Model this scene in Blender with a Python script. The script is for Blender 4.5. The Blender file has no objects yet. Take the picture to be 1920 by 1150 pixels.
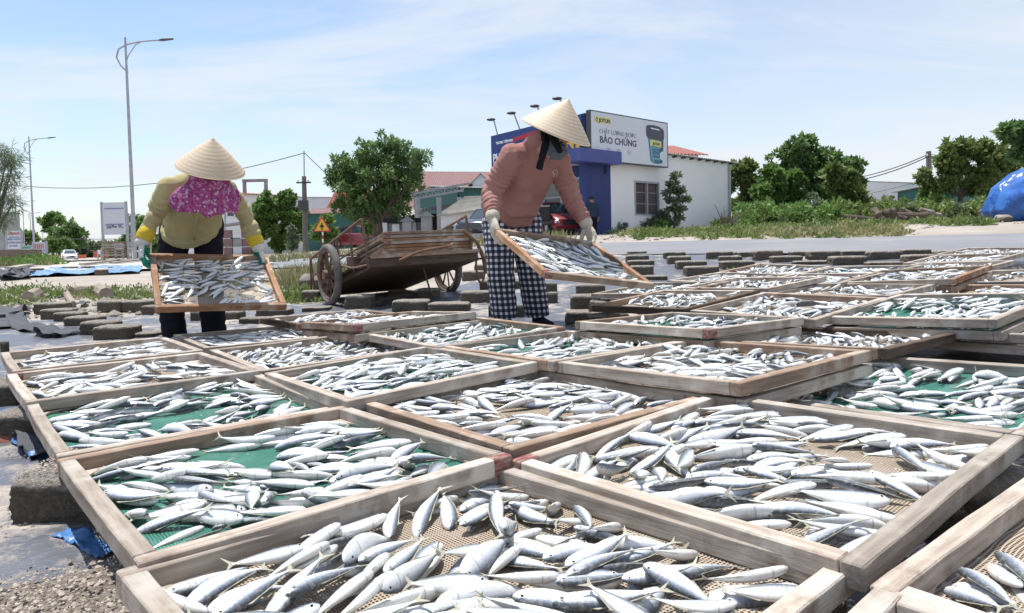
import bpy, math, random
import numpy as np
from mathutils import Vector, Matrix, noise as mn

scene = bpy.context.scene
COL = scene.collection
PI = math.pi
R = math.radians

# ------------------------------------------------------------------ camera
F, CX, PY, H0, CH = 1280., 960., 510., 460., .66
PITCH, ROLL = math.atan((PY - H0) / F), R(1.3)
_f = Vector((0, math.cos(PITCH), -math.sin(PITCH)))
_u = Vector((0, math.sin(PITCH), math.cos(PITCH)))
_r = Vector((1, 0, 0))
RT = _r * math.cos(ROLL) - _u * math.sin(ROLL)
UP = _r * math.sin(ROLL) + _u * math.cos(ROLL)
cam_d = bpy.data.cameras.new('camera')
cam = bpy.data.objects.new('camera', cam_d)
COL.objects.link(cam)
cam.matrix_world = Matrix.Translation((0, 0, CH)) @ Matrix((RT, UP, -_f)).transposed().to_4x4()
cam_d.sensor_width = 36
cam_d.lens = 36 * F / 1920
cam_d.shift_y = -65 / 1920
cam_d.clip_start = .05
cam_d.clip_end = 5000
scene.camera = cam
SKY_STRENGTH, CLOUD, SUN, EXPO = .118, 5.15, 4.3, .60
SUN_EL, SUN_AZ = R(74), R(-50)      # azimuth from +Y towards +X: the sun stands high, behind the trays and to the left

# ------------------------------------------------------------------ world
W = bpy.data.worlds.new('World')
scene.world = W
W.use_nodes = True
nt = W.node_tree
nt.nodes.clear()
def N(t, typ, **k):
    n = t.nodes.new(typ)
    for a, b in k.items():
        if a == 'i':
            for q, v in b.items(): n.inputs[q].default_value = v
        else: setattr(n, a, b)
    return n
L = lambda t, a, b: t.links.new(a, b)
sky = N(nt, 'ShaderNodeTexSky', sky_type='NISHITA', sun_disc=False, sun_elevation=SUN_EL, sun_rotation=SUN_AZ % (2 * PI), air_density=1.1, dust_density=.7, ozone_density=2.2)
tc = N(nt, 'ShaderNodeTexCoord')
sep = N(nt, 'ShaderNodeSeparateXYZ'); L(nt, tc.outputs['Generated'], sep.inputs[0])
zz = N(nt, 'ShaderNodeMath', operation='MAXIMUM', i={1: .0}); L(nt, sep.outputs[2], zz.inputs[0])
zp = N(nt, 'ShaderNodeMath', operation='ADD', i={1: .16}); L(nt, zz.outputs[0], zp.inputs[0])
dx = N(nt, 'ShaderNodeMath', operation='DIVIDE'); L(nt, sep.outputs[0], dx.inputs[0]); L(nt, zp.outputs[0], dx.inputs[1])
dy = N(nt, 'ShaderNodeMath', operation='DIVIDE'); L(nt, sep.outputs[1], dy.inputs[0]); L(nt, zp.outputs[0], dy.inputs[1])
cb = N(nt, 'ShaderNodeCombineXYZ'); L(nt, dx.outputs[0], cb.inputs[0]); L(nt, dy.outputs[0], cb.inputs[1])
mp = N(nt, 'ShaderNodeMapping', i={'Scale': (.55, 1.25, 1), 'Rotation': (0, 0, R(-14)), 'Location': (3.1, 1.7, 0)}); L(nt, cb.outputs[0], mp.inputs[0])
n1 = N(nt, 'ShaderNodeTexNoise', i={'Scale': 1.0, 'Detail': 9, 'Roughness': .6, 'Distortion': .8}); L(nt, mp.outputs[0], n1.inputs[0])
r1 = N(nt, 'ShaderNodeMapRange', interpolation_type='SMOOTHSTEP', i={'From Min': .42, 'From Max': .68, 'To Min': 0, 'To Max': .72}); L(nt, n1.outputs[0], r1.inputs[0])
# low veil of white towards the horizon (thin high cloud and humid air)
r2 = N(nt, 'ShaderNodeMapRange', interpolation_type='SMOOTHSTEP', i={'From Min': .30, 'From Max': -.02, 'To Min': .0, 'To Max': .52}); L(nt, sep.outputs[2], r2.inputs[0])
# more veil to the right
r3 = N(nt, 'ShaderNodeMapRange', interpolation_type='SMOOTHSTEP', i={'From Min': -.35, 'From Max': .75, 'To Min': .05, 'To Max': .5}); L(nt, sep.outputs[0], r3.inputs[0])
def screen(a, b):
    x = N(nt, 'ShaderNodeMath', operation='SUBTRACT', i={0: 1}); L(nt, a, x.inputs[1])
    y = N(nt, 'ShaderNodeMath', operation='SUBTRACT', i={0: 1}); L(nt, b, y.inputs[1])
    z = N(nt, 'ShaderNodeMath', operation='MULTIPLY'); L(nt, x.outputs[0], z.inputs[0]); L(nt, y.outputs[0], z.inputs[1])
    w = N(nt, 'ShaderNodeMath', operation='SUBTRACT', i={0: 1}); L(nt, z.outputs[0], w.inputs[1])
    return w.outputs[0]
fac = screen(screen(r1.outputs[0], r2.outputs[0]), r3.outputs[0])
# small cumulus puffs close to the horizon
mp2 = N(nt, 'ShaderNodeMapping', i={'Scale': (5, 5, 11), 'Location': (1.2, .3, 0)}); L(nt, tc.outputs['Generated'], mp2.inputs[0])
n2 = N(nt, 'ShaderNodeTexNoise', i={'Scale': 1.0, 'Detail': 7, 'Roughness': .5}); L(nt, mp2.outputs[0], n2.inputs[0])
r4 = N(nt, 'ShaderNodeMapRange', i={'From Min': .5, 'From Max': .6, 'To Min': 0, 'To Max': .85}); L(nt, n2.outputs[0], r4.inputs[0])
r5 = N(nt, 'ShaderNodeMapRange', i={'From Min': .17, 'From Max': .1, 'To Min': 0, 'To Max': 1}); L(nt, sep.outputs[2], r5.inputs[0])
m5 = N(nt, 'ShaderNodeMath', operation='MULTIPLY'); L(nt, r4.outputs[0], m5.inputs[0]); L(nt, r5.outputs[0], m5.inputs[1])
fac = screen(fac, m5.outputs[0])
mix = N(nt, 'ShaderNodeMix', data_type='RGBA'); L(nt, fac, mix.inputs[0]); L(nt, sky.outputs[0], mix.inputs[6]); mix.inputs[7].default_value = (CLOUD * .93, CLOUD * .975, CLOUD * 1.04, 1)
bg = N(nt, 'ShaderNodeBackground', i={1: SKY_STRENGTH}); L(nt, mix.outputs[2], bg.inputs[0])
wo = N(nt, 'ShaderNodeOutputWorld'); L(nt, bg.outputs[0], wo.inputs[0])

sd = bpy.data.lights.new('sun', 'SUN'); sd.energy = SUN; sd.angle = R(.55); sd.color = (1, .965, .91)
so = bpy.data.objects.new('sun', sd); COL.objects.link(so)
sdir = Vector((math.sin(SUN_AZ) * math.cos(SUN_EL), math.cos(SUN_AZ) * math.cos(SUN_EL), math.sin(SUN_EL)))
so.rotation_euler = sdir.to_track_quat('Z', 'Y').to_euler()
so.location = (0, 0, 30)
scene.view_settings.view_transform = 'Standard'
scene.view_settings.look = 'None'
scene.view_settings.exposure = EXPO
scene.view_settings.gamma = 1
scene.view_settings.use_curve_mapping = False
scene.cycles.transparent_max_bounces = 14
scene.cycles.max_bounces = 7
scene.render.engine = 'CYCLES'
scene.cycles.use_denoising = True

# ------------------------------------------------------------------ helpers
def ray(x, y): return RT * ((x - CX) / F) + UP * ((PY - y) / F) + _f
def at(x, y, Y):
    d = ray(x, y); return Vector((0, 0, CH)) + d * (Y / d.y)
def onz(x, y, z):
    d = ray(x, y); return Vector((0, 0, CH)) + d * ((z - CH) / d.z)
def ss(t): t = min(max(t, 0.), 1.); return t * t * (3 - 2 * t)
def ground(x, y):
    """height of the terrain: flat under the near trays, rising to the road on the right, nearly level on the left"""
    s = y + .7 * x
    a = float(np.interp(s, [3, 4, 5, 6.3, 7.8, 9.5, 12, 16, 26, 36], [0, .035, .08, .125, .175, .25, .41, .56, .9, 1.18]))
    b = float(np.interp(y, [3, 8, 15, 30, 60, 110, 400], [0, .06, .14, .3, .2, -.1, -.4]))
    w = ss((x / max(y, 1.) + .5) / .55)
    return a * w + b * (1 - w)
def on_ground(x, y, y0=.4, y1=300):
    d = ray(x, y)
    t = y0
    while t < y1:
        P = Vector((0, 0, CH)) + d * t
        if P.z <= ground(P.x, P.y):
            lo, hi = t / 1.02, t
            for _ in range(20):
                m = (lo + hi) / 2; P = Vector((0, 0, CH)) + d * m
                if P.z <= ground(P.x, P.y): hi = m
                else: lo = m
            return Vector((0, 0, CH)) + d * hi
        t *= 1.02
    return Vector((0, 0, CH)) + d * y1

def tag(o, label=None, cat=None, group=None, kind=None):
    if label: o['label'] = label
    if cat: o['category'] = cat
    if group: o['group'] = group
    if kind: o['kind'] = kind
    return o
def empty(name, loc=(0, 0, 0), rz=0, M=None):
    o = bpy.data.objects.new(name, None); o.empty_display_size = .1; COL.objects.link(o)
    if M is not None: o.matrix_world = M
    else: o.location = loc; o.rotation_euler = (0, 0, rz)
    return o
def link(name, me, mats=None, parent=None, M=None):
    if mats is not None:
        for m in (mats if isinstance(mats, (list, tuple)) else [mats]): me.materials.append(m)
    o = bpy.data.objects.new(name, me); COL.objects.link(o)
    if parent is not None: o.parent = parent
    if M is not None: o.matrix_local = M
    return o
def copy_tree(o, parent=None):
    c = o.copy(); COL.objects.link(c); c.parent = parent
    for ch in list(o.children): copy_tree(ch, c)
    return c

class MB:
    """collects shapes, then links them as ONE mesh object"""
    def __init__(s): s.v, s.f, s.m, s.uv = [], [], [], {}
    def add(s, vs, fs, m=0):
        b = len(s.v); s.v += [tuple(v) for v in vs]; s.f += [tuple(i + b for i in f) for f in fs]; s.m += [m] * len(fs); return s
    def box(s, c, d, m=0, rot=None, bev=0.):
        x, y, z = d[0] / 2, d[1] / 2, d[2] / 2
        if bev:
            b = min(bev, x * .9, y * .9, z * .9); vs = []; idx = {}
            for sx in (-1, 1):
                for sy in (-1, 1):
                    for sz in (-1, 1):
                        for k, p in enumerate(((x, y - b, z - b), (x - b, y, z - b), (x - b, y - b, z))):
                            idx[(sx, sy, sz, k)] = len(vs); vs.append((sx * p[0], sy * p[1], sz * p[2]))
            q = lambda *a: idx[a]
            fs = []
            for a in (-1, 1):
                fs.append([q(a, -1, -1, 0), q(a, 1, -1, 0), q(a, 1, 1, 0), q(a, -1, 1, 0)][::a])
                fs.append([q(-1, a, -1, 1), q(-1, a, 1, 1), q(1, a, 1, 1), q(1, a, -1, 1)][::a])
                fs.append([q(-1, -1, a, 2), q(1, -1, a, 2), q(1, 1, a, 2), q(-1, 1, a, 2)][::a])
            for a in (-1, 1):
                for c_ in (-1, 1):
                    fs.append([q(a, c_, -1, 0), q(a, c_, 1, 0), q(a, c_, 1, 1), q(a, c_, -1, 1)][::-a * c_])
                    fs.append([q(a, -1, c_, 0), q(a, 1, c_, 0), q(a, 1, c_, 2), q(a, -1, c_, 2)][::a * c_])
                    fs.append([q(-1, a, c_, 1), q(1, a, c_, 1), q(1, a, c_, 2), q(-1, a, c_, 2)][::-a * c_])
            for a in (-1, 1):
                for b_ in (-1, 1):
                    for c_ in (-1, 1):
                        fs.append([q(a, b_, c_, 0), q(a, b_, c_, 1), q(a, b_, c_, 2)][::a * b_ * c_])
        else:
            vs = [(sx * x, sy * y, sz * z) for sx in (-1, 1) for sy in (-1, 1) for sz in (-1, 1)]
            fs = [(0, 1, 3, 2), (4, 6, 7, 5), (0, 4, 5, 1), (2, 3, 7, 6), (0, 2, 6, 4), (1, 5, 7, 3)]
        c = Vector(c)
        vs = [(rot @ Vector(v) if rot is not None else Vector(v)) + c for v in vs]
        return s.add(vs, fs, m)
    def bar(s, a, b, w, h=None, m=0, up=(0, 0, 1), bev=0.):
        a, b = Vector(a), Vector(b); d = b - a
        X = d.normalized(); Y = Vector(up).cross(X)
        if Y.length < 1e-4: Y = Vector((0, 1, 0)).cross(X)
        Y.normalize(); Z = X.cross(Y)
        return s.box((a + b) / 2, (d.length, w, h or w), m, Matrix((X, Y, Z)).transposed(), bev)
    def tube(s, pts, rad, n=8, m=0, caps=True, side=None):
        """rad: number or list of r or (a,b)"""
        pts = [Vector(p) for p in pts]; k = len(pts); b0 = len(s.v)
        rad = list(rad) if isinstance(rad, (list, tuple)) else [rad] * k
        prev = None
        for i, p in enumerate(pts):
            t = (pts[min(i + 1, k - 1)] - pts[max(i - 1, 0)]).normalized()
            if prev is None:
                x = Vector(side) if side is not None else (Vector((0, 0, 1)) if abs(t.z) < .9 else Vector((1, 0, 0)))
            else: x = prev
            if side is not None: x = Vector(side)
            x = (x - t * x.dot(t)).normalized(); y = t.cross(x); prev = x
            a, b = rad[i] if isinstance(rad[i], (tuple, list)) else (rad[i], rad[i])
            for j in range(n):
                q = 2 * PI * j / n
                s.v.append(tuple(p + x * (a * math.cos(q)) + y * (b * math.sin(q))))
        for i in range(k - 1):
            for j in range(n):
                j2 = (j + 1) % n
                s.f.append((b0 + i * n + j, b0 + i * n + j2, b0 + (i + 1) * n + j2, b0 + (i + 1) * n + j)); s.m.append(m)
        if caps:
            s.f.append(tuple(b0 + j for j in range(n))[::-1]); s.m.append(m)
            s.f.append(tuple(b0 + (k - 1) * n + j for j in range(n))); s.m.append(m)
        return s
    def lathe(s, prof, c=(0, 0, 0), n=24, m=0, rot=None):
        b0 = len(s.v); c = Vector(c)
        for r, z in prof:
            for j in range(n):
                q = 2 * PI * j / n; v = Vector((r * math.cos(q), r * math.sin(q), z))
                s.v.append(tuple((rot @ v if rot is not None else v) + c))
        for i in range(len(prof) - 1):
            for j in range(n):
                j2 = (j + 1) % n
                s.f.append((b0 + i * n + j, b0 + i * n + j2, b0 + (i + 1) * n + j2, b0 + (i + 1) * n + j)); s.m.append(m)
        return s
    def prism(s, poly, d, O=(0, 0, 0), X=(1, 0, 0), Y=(0, 0, 1), m=0):
        """polygon in the plane (X,Y) through O, extruded by d along X x Y"""
        O, X, Y = Vector(O), Vector(X), Vector(Y); Z = X.cross(Y).normalized(); n = len(poly)
        vs = [O + X * a + Y * b for a, b in poly]; vs += [v + Z * d for v in vs]
        fs = [tuple(range(n))[::-1], tuple(range(n, 2 * n))] + [(i, (i + 1) % n, n + (i + 1) % n, n + i) for i in range(n)]
        return s.add(vs, fs, m)
    def sphere(s, c, r, m=0, nu=10, nv=7, sc=(1, 1, 1), rot=None):
        b0 = len(s.v); c = Vector(c)
        for i in range(nv + 1):
            t = PI * i / nv
            for j in range(nu):
                q = 2 * PI * j / nu
                v = Vector((r * sc[0] * math.sin(t) * math.cos(q), r * sc[1] * math.sin(t) * math.sin(q), r * sc[2] * math.cos(t)))
                s.v.append(tuple((rot @ v if rot is not None else v) + c))
        for i in range(nv):
            for j in range(nu):
                j2 = (j + 1) % nu
                s.f.append((b0 + i * nu + j, b0 + (i + 1) * nu + j, b0 + (i + 1) * nu + j2, b0 + i * nu + j2)); s.m.append(m)
        return s
    def mesh(s, name, smooth=False):
        me = bpy.data.meshes.new(name)
        me.from_pydata(s.v, [], s.f)
        me.polygons.foreach_set('material_index', s.m)
        if smooth is True: me.polygons.foreach_set('use_smooth', [True] * len(s.f))
        me.update()
        if smooth == 'auto': me.polygons.foreach_set('use_smooth', [True] * len(s.f)); me.set_sharp_from_angle(angle=R(38))
        return me
    def build(s, name, mats, parent=None, M=None, smooth=False):
        return link(name, s.mesh(name, smooth), mats, parent, M)

# ------------------------------------------------------------------ materials
def mat(name, col, rough=.7, col2=None, nscale=6, ndetail=5, lo=.35, hi=.65, metal=0., bump=0., bscale=None, stretch=(1, 1, 1), spec=.5, col3=None, n3scale=2., lo3=.5, hi3=.62, coord='Object', bdist=.02, trans=0.):
    m = bpy.data.materials.new(name); m.use_nodes = True; t = m.node_tree; t.nodes.clear()
    out = N(t, 'ShaderNodeOutputMaterial'); b = N(t, 'ShaderNodeBsdfPrincipled', i={'Roughness': rough, 'Metallic': metal, 'Specular IOR Level': spec})
    b.inputs['Base Color'].default_value = (*col, 1)
    c = N(t, 'ShaderNodeTexCoord'); mpn = N(t, 'ShaderNodeMapping', i={'Scale': stretch}); L(t, c.outputs[coord], mpn.inputs[0])
    src = None
    if col2 is not None:
        n = N(t, 'ShaderNodeTexNoise', i={'Scale': nscale, 'Detail': ndetail, 'Roughness': .6}); L(t, mpn.outputs[0], n.inputs[0])
        r = N(t, 'ShaderNodeMapRange', i={'From Min': lo, 'From Max': hi}); L(t, n.outputs[0], r.inputs[0])
        x = N(t, 'ShaderNodeMix', data_type='RGBA'); x.inputs[6].default_value = (*col, 1); x.inputs[7].default_value = (*col2, 1)
        L(t, r.outputs[0], x.inputs[0]); src = x.outputs[2]
        if col3 is not None:
            n_ = N(t, 'ShaderNodeTexNoise', i={'Scale': n3scale, 'Detail': 6, 'Roughness': .65}); L(t, c.outputs[coord], n_.inputs[0])
            r_ = N(t, 'ShaderNodeMapRange', i={'From Min': lo3, 'From Max': hi3}); L(t, n_.outputs[0], r_.inputs[0])
            x_ = N(t, 'ShaderNodeMix', data_type='RGBA'); L(t, src, x_.inputs[6]); x_.inputs[7].default_value = (*col3, 1)
            L(t, r_.outputs[0], x_.inputs[0]); src = x_.outputs[2]
        L(t, src, b.inputs['Base Color'])
    if bump:
        n = N(t, 'ShaderNodeTexNoise', i={'Scale': bscale or nscale * 2, 'Detail': 6, 'Roughness': .65}); L(t, mpn.outputs[0], n.inputs[0])
        bp = N(t, 'ShaderNodeBump', i={'Strength': bump, 'Distance': bdist}); L(t, n.outputs[0], bp.inputs['Height']); L(t, bp.outputs[0], b.inputs['Normal'])
    sh = b.outputs[0]
    if trans:
        tl = N(t, 'ShaderNodeBsdfTranslucent'); tl.inputs[0].default_value = (*col, 1)
        if src is not None: L(t, src, tl.inputs[0])
        ms = N(t, 'ShaderNodeMixShader', i={0: trans}); L(t, sh, ms.inputs[1]); L(t, tl.outputs[0], ms.inputs[2]); sh = ms.outputs[0]
    L(t, sh, out.inputs[0])
    return m
Mt = {}
for k, a, b, c in (('wood_pale', (.42, .36, .305), (.22, .17, .13), (.48, .44, .39)), ('wood_brown', (.31, .225, .165), (.17, .115, .08), (.42, .35, .29)), ('wood_grey', (.36, .315, .27), (.19, .155, .125), (.45, .41, .36))):
    Mt[k] = mat(k, a, .82, b, nscale=2.2, ndetail=8, lo=.38, hi=.72, stretch=(2.2, 26, 26), bump=.6, bscale=7, col3=c, n3scale=5, bdist=.005, spec=.2)
Mt['wood_dark'] = mat('wood_dark', (.12, .085, .062), .85, (.055, .04, .03), nscale=2, stretch=(3, 22, 22), lo=.35, hi=.7, bump=.4, bdist=.006, spec=.2)
Mt['wood_warm'] = mat('wood_warm', (.36, .2, .11), .75, (.2, .1, .055), nscale=2.2, ndetail=8, stretch=(3, 24, 24), lo=.35, hi=.7, bump=.3, bdist=.004, col3=(.42, .32, .24), n3scale=6, spec=.25)
Mt['red_paint'] = mat('red_paint', (.17, .035, .035), .75, (.30, .23, .19), nscale=3, stretch=(6, 30, 30), lo=.42, hi=.62, bump=.3, bdist=.003)
for k in ('wood_pale', 'wood_brown', 'wood_grey', 'wood_warm'):
    t = Mt[k].node_tree; b = [n for n in t.nodes if n.type == 'BSDF_PRINCIPLED'][0]; src = b.inputs['Base Color'].links[0].from_socket
    c = N(t, 'ShaderNodeTexCoord'); oi = N(t, 'ShaderNodeObjectInfo'); va = N(t, 'ShaderNodeVectorMath', operation='MULTIPLY_ADD', i={1: (1, 1, 1)}); cm = N(t, 'ShaderNodeCombineXYZ'); L(t, oi.outputs['Random'], cm.inputs[1]); sc_ = N(t, 'ShaderNodeVectorMath', operation='SCALE', i={3: 40}); L(t, cm.outputs[0], sc_.inputs[0])
    L(t, c.outputs['Object'], va.inputs[0]); L(t, sc_.outputs[0], va.inputs[2])
    n = N(t, 'ShaderNodeTexNoise', i={'Scale': 7., 'Detail': 9, 'Roughness': .72}); L(t, va.outputs[0], n.inputs[0])
    r = N(t, 'ShaderNodeMapRange', i={'From Min': .56, 'From Max': .72, 'To Max': .75}); L(t, n.outputs[0], r.inputs[0])
    x = N(t, 'ShaderNodeMix', data_type='RGBA'); L(t, r.outputs[0], x.inputs[0]); L(t, src, x.inputs[6]); x.inputs[7].default_value = (.13, .09, .07, 1)
    hv = N(t, 'ShaderNodeHueSaturation'); mr = N(t, 'ShaderNodeMapRange', i={'To Min': .78, 'To Max': 1.15}); L(t, oi.outputs['Random'], mr.inputs[0]); L(t, mr.outputs[0], hv.inputs['Value']); L(t, x.outputs[2], hv.inputs['Color']); L(t, hv.outputs[0], b.inputs['Base Color'])
Mt['plywood'] = mat('plywood', (.44, .36, .29), .8, (.34, .27, .21), nscale=12)
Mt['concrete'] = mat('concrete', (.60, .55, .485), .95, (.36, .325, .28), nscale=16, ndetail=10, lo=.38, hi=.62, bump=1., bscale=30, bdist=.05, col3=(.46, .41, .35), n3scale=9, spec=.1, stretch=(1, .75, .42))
def dark_sided(m):
    """full concrete colour on top of each block, multiplied darker below an uneven edge"""
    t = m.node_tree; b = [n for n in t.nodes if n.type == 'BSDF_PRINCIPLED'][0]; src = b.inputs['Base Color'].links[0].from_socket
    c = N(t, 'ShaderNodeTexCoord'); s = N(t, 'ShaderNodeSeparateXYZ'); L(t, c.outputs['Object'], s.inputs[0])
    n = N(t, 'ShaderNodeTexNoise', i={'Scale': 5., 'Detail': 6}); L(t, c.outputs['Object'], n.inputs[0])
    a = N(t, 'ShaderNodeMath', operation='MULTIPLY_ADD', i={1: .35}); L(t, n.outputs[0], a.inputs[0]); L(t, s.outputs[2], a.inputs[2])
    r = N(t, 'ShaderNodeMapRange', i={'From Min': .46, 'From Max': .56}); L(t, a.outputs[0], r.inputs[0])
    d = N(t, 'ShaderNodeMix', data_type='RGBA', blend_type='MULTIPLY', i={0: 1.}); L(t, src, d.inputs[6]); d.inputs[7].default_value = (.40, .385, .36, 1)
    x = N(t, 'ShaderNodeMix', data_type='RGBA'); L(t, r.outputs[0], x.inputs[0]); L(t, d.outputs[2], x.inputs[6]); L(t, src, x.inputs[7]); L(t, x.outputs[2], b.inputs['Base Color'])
dark_sided(Mt['concrete'])
Mt['slab'] = mat('slab', (.47, .41, .345), .95, (.30, .255, .21), nscale=24, ndetail=10, lo=.36, hi=.64, bump=1., bscale=40, bdist=.04, col3=(.4, .33, .27), n3scale=7, spec=.1, stretch=(1, .6, .18))
def creased(name, c1, c2, rough, scale, dist, str_=1.):
    """stiff plastic sheet: sharp facets and creases instead of soft lumps"""
    m = mat(name, c1, rough, c2, nscale=1.5); t = m.node_tree; b = [n for n in t.nodes if n.type == 'BSDF_PRINCIPLED'][0]
    c = N(t, 'ShaderNodeTexCoord'); nz = N(t, 'ShaderNodeTexNoise', i={'Scale': scale * .7, 'Detail': 4}); L(t, c.outputs['Object'], nz.inputs[0])
    va = N(t, 'ShaderNodeVectorMath', operation='MULTIPLY_ADD', i={1: (1.1 / scale,) * 3}); L(t, nz.outputs[1], va.inputs[0]); L(t, c.outputs['Object'], va.inputs[2])
    mp_ = N(t, 'ShaderNodeMapping', i={'Scale': (1, 1, .45)}); L(t, va.outputs[0], mp_.inputs[0])
    prev = None
    for s_, d_ in ((scale, dist), (scale * 2.7, dist * .35)):
        v = N(t, 'ShaderNodeTexVoronoi', i={'Scale': s_}); L(t, mp_.outputs[0], v.inputs[0])
        bp = N(t, 'ShaderNodeBump', i={'Strength': str_, 'Distance': d_}); L(t, v.outputs['Distance'], bp.inputs['Height'])
        if prev: L(t, prev.outputs[0], bp.inputs['Normal'])
        prev = bp
    L(t, prev.outputs[0], b.inputs['Normal']); Mt[name] = m
creased('tarp_deep', (.02, .08, .31), (.035, .14, .42), .3, 1.5, .16)
creased('tarp_blue', (.07, .19, .40), (.17, .29, .44), .45, 3.5, .08)
creased('plastic_flap', (.03, .033, .045), (.06, .06, .07), .75, 9., .02)
creased('tarp_orange', (.55, .12, .035), (.45, .09, .03), .5, 3., .08)
Mt['rust'] = mat('rust', (.13, .07, .045), .8, (.25, .17, .13), nscale=18, lo=.4, hi=.75, bump=.4, bdist=.003, metal=.2)
Mt['tyre'] = mat('tyre', (.09, .085, .08), .85, (.22, .2, .18), nscale=10, lo=.35, hi=.8, bump=.2)
Mt['rope'] = mat('rope', (.22, .12, .065), .9, (.12, .065, .035), nscale=60, bump=.6, bdist=.004)
Mt['sand'] = mat('sand', (.39, .35, .31), .95, (.29, .26, .23), nscale=1.3, ndetail=9, lo=.35, hi=.68, bump=.7, bscale=25, col3=(.27, .245, .2), n3scale=.35, lo3=.48, hi3=.7, bdist=.03, spec=.1)
Mt['plaster'] = mat('plaster', (.80, .80, .81), .8, (.72, .72, .73), nscale=.6, ndetail=9, lo=.4, hi=.75, bump=.25, bscale=6, col3=(.56, .54, .51), n3scale=1.1, lo3=.62, hi3=.9)
Mt['blue_wall'] = mat('blue_wall', (.014, .03, .14), .6, (.018, .036, .16), nscale=2)
Mt['blue_light'] = mat('blue_light', (.045, .065, .24), .5, (.055, .075, .27), nscale=2)
Mt['grey_metal'] = mat('grey_metal', (.42, .43, .46), .45, (.33, .34, .37), nscale=3, metal=.3)
Mt['dark_metal'] = mat('dark_metal', (.05, .05, .055), .5)
Mt['white'] = mat('white', (.74, .75, .78), .5, (.66, .67, .7), nscale=2)
Mt['glass'] = mat('glass', (.03, .045, .06), .08, spec=.8)
Mt['glass_green'] = mat('glass_green', (.12, .14, .12), .12, spec=.7)
Mt['shutter'] = mat('shutter', (.065, .045, .05), .5, (.09, .06, .065), nscale=8)
Mt['bark'] = mat('bark', (.13, .1, .075), .9, (.07, .055, .04), nscale=9, stretch=(1, 1, .3), bump=.6)
Mt['pole_concrete'] = mat('pole_concrete', (.2, .18, .165), .9, (.13, .12, .11), nscale=8)
Mt['black'] = mat('black', (.012, .012, .014), .6)
Mt['rubber'] = mat('rubber', (.02, .02, .02), .8)
def flat(name, c, r=.6): 
    if name not in Mt: Mt[name] = mat(name, c, r)
    return Mt[name]
# ------------------------------------------------------------------ terrain, road, sheets
def noise2(x, y, s=1., z=0.): return mn.noise(Vector((x * s, y * s, z)))
def grid_mesh(name, P, mats, kind='structure', smooth=True, fmask=None):
    """P: array [nu][nv] of points"""
    nu, nv = len(P), len(P[0])
    vs = [tuple(p) for row in P for p in row]
    fs = [(i * nv + j, (i + 1) * nv + j, (i + 1) * nv + j + 1, i * nv + j + 1) for i in range(nu - 1) for j in range(nv - 1) if fmask is None or fmask(i, j)]
    me = bpy.data.meshes.new(name); me.from_pydata(vs, [], fs)
    me.polygons.foreach_set('use_smooth', [smooth] * len(fs)); me.update()
    o = link(name, me, mats)
    if kind: o['kind'] = kind
    return o
def axis(a, steps):
    out = [a[0]]
    for b, s in zip(a[1:], steps):
        n = max(1, round((b - out[-1]) / s)); s0 = out[-1]
        out += [s0 + (b - s0) * (k + 1) / n for k in range(n)]
    return out
xs = axis([-420, -60, -20, -8, 8, 20, 60, 420], [30, 4, 1, .25, 1, 4, 30])
ys = axis([-12, 0, 14, 30, 60, 150, 900], [2, .25, 1, 2.5, 9, 60])
grid_mesh('ground', [[(x, y, ground(x, y) + (.012 * noise2(x, y, 1.7) if abs(x) < 9 and 0 < y < 14 else 0)) for y in ys] for x in xs], Mt['sand'])
def strip(name, fn, nu, nv, off, m, jag=None, kind='structure', bump=0., bs=1.):
    P = []
    for i in range(nu + 1):
        row = []
        for j in range(nv + 1):
            x, y = fn(i / nu, j / nv)
            z = ground(x, y) + off
            if bump: z += bump * (abs(mn.noise(Vector((x * bs, y * bs * 1.7, .3)))) * 1.6 + .6 * abs(mn.noise(Vector((x * bs * 3.1 + y * bs * 2, y * bs * 3.7, 4.)))))
            row.append((x, y, z))
        P.append(row)
    return grid_mesh(name, P, m, kind)
Mt['asphalt'] = mat('asphalt', (.16, .165, .18), .8, (.2, .2, .215), nscale=.7, ndetail=8, bump=.5, bscale=60, col3=(.27, .26, .25), n3scale=.25, lo3=.55, hi3=.8, bdist=.01)
Mt['apron'] = mat('apron', (.40, .38, .35), .9, (.33, .315, .29), nscale=.3, ndetail=8, bump=.3, bscale=20, col3=(.44, .4, .35), n3scale=.1)
def road_pt(u, v):
    e = Vector((1, -.7)).normalized(); n = Vector((.7, 1)).normalized()
    t = -22 + u * 90
    s = 12.5 + 5.6 * v + .25 * noise2(t, v, .3)
    q = n * (s / Vector((.7, 1)).length) + e * t
    return q.x, q.y
strip('road', road_pt, 260, 14, .035, Mt['asphalt'])
def apron_pt(u, v):
    A = [(-21, 17.5), (-33, 32), (-52, 55), (-104, 150), (-300, 420)]; B = [(-6.5, 19), (-13, 30), (-26, 50), (-94, 152), (-292, 424)]
    k = u * 4; i = min(int(k), 3); f = k - i
    a = Vector(A[i]).lerp(Vector(A[i + 1]), f); b = Vector(B[i]).lerp(Vector(B[i + 1]), f)
    p = a.lerp(b, v) + Vector((0, .5 * noise2(v * 6, u * 6, 1.)))
    return p.x, p.y
strip('concrete_apron', apron_pt, 160, 24, .07, Mt['apron'])
# concrete forecourt round the tarpaulin heap, right
def fore_pt(u, v):
    q = PI * .25 + u * PI * 1.5
    return 16.5 + 8 * v * math.cos(q), 18.6 + 4.2 * v * math.sin(q)

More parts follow.
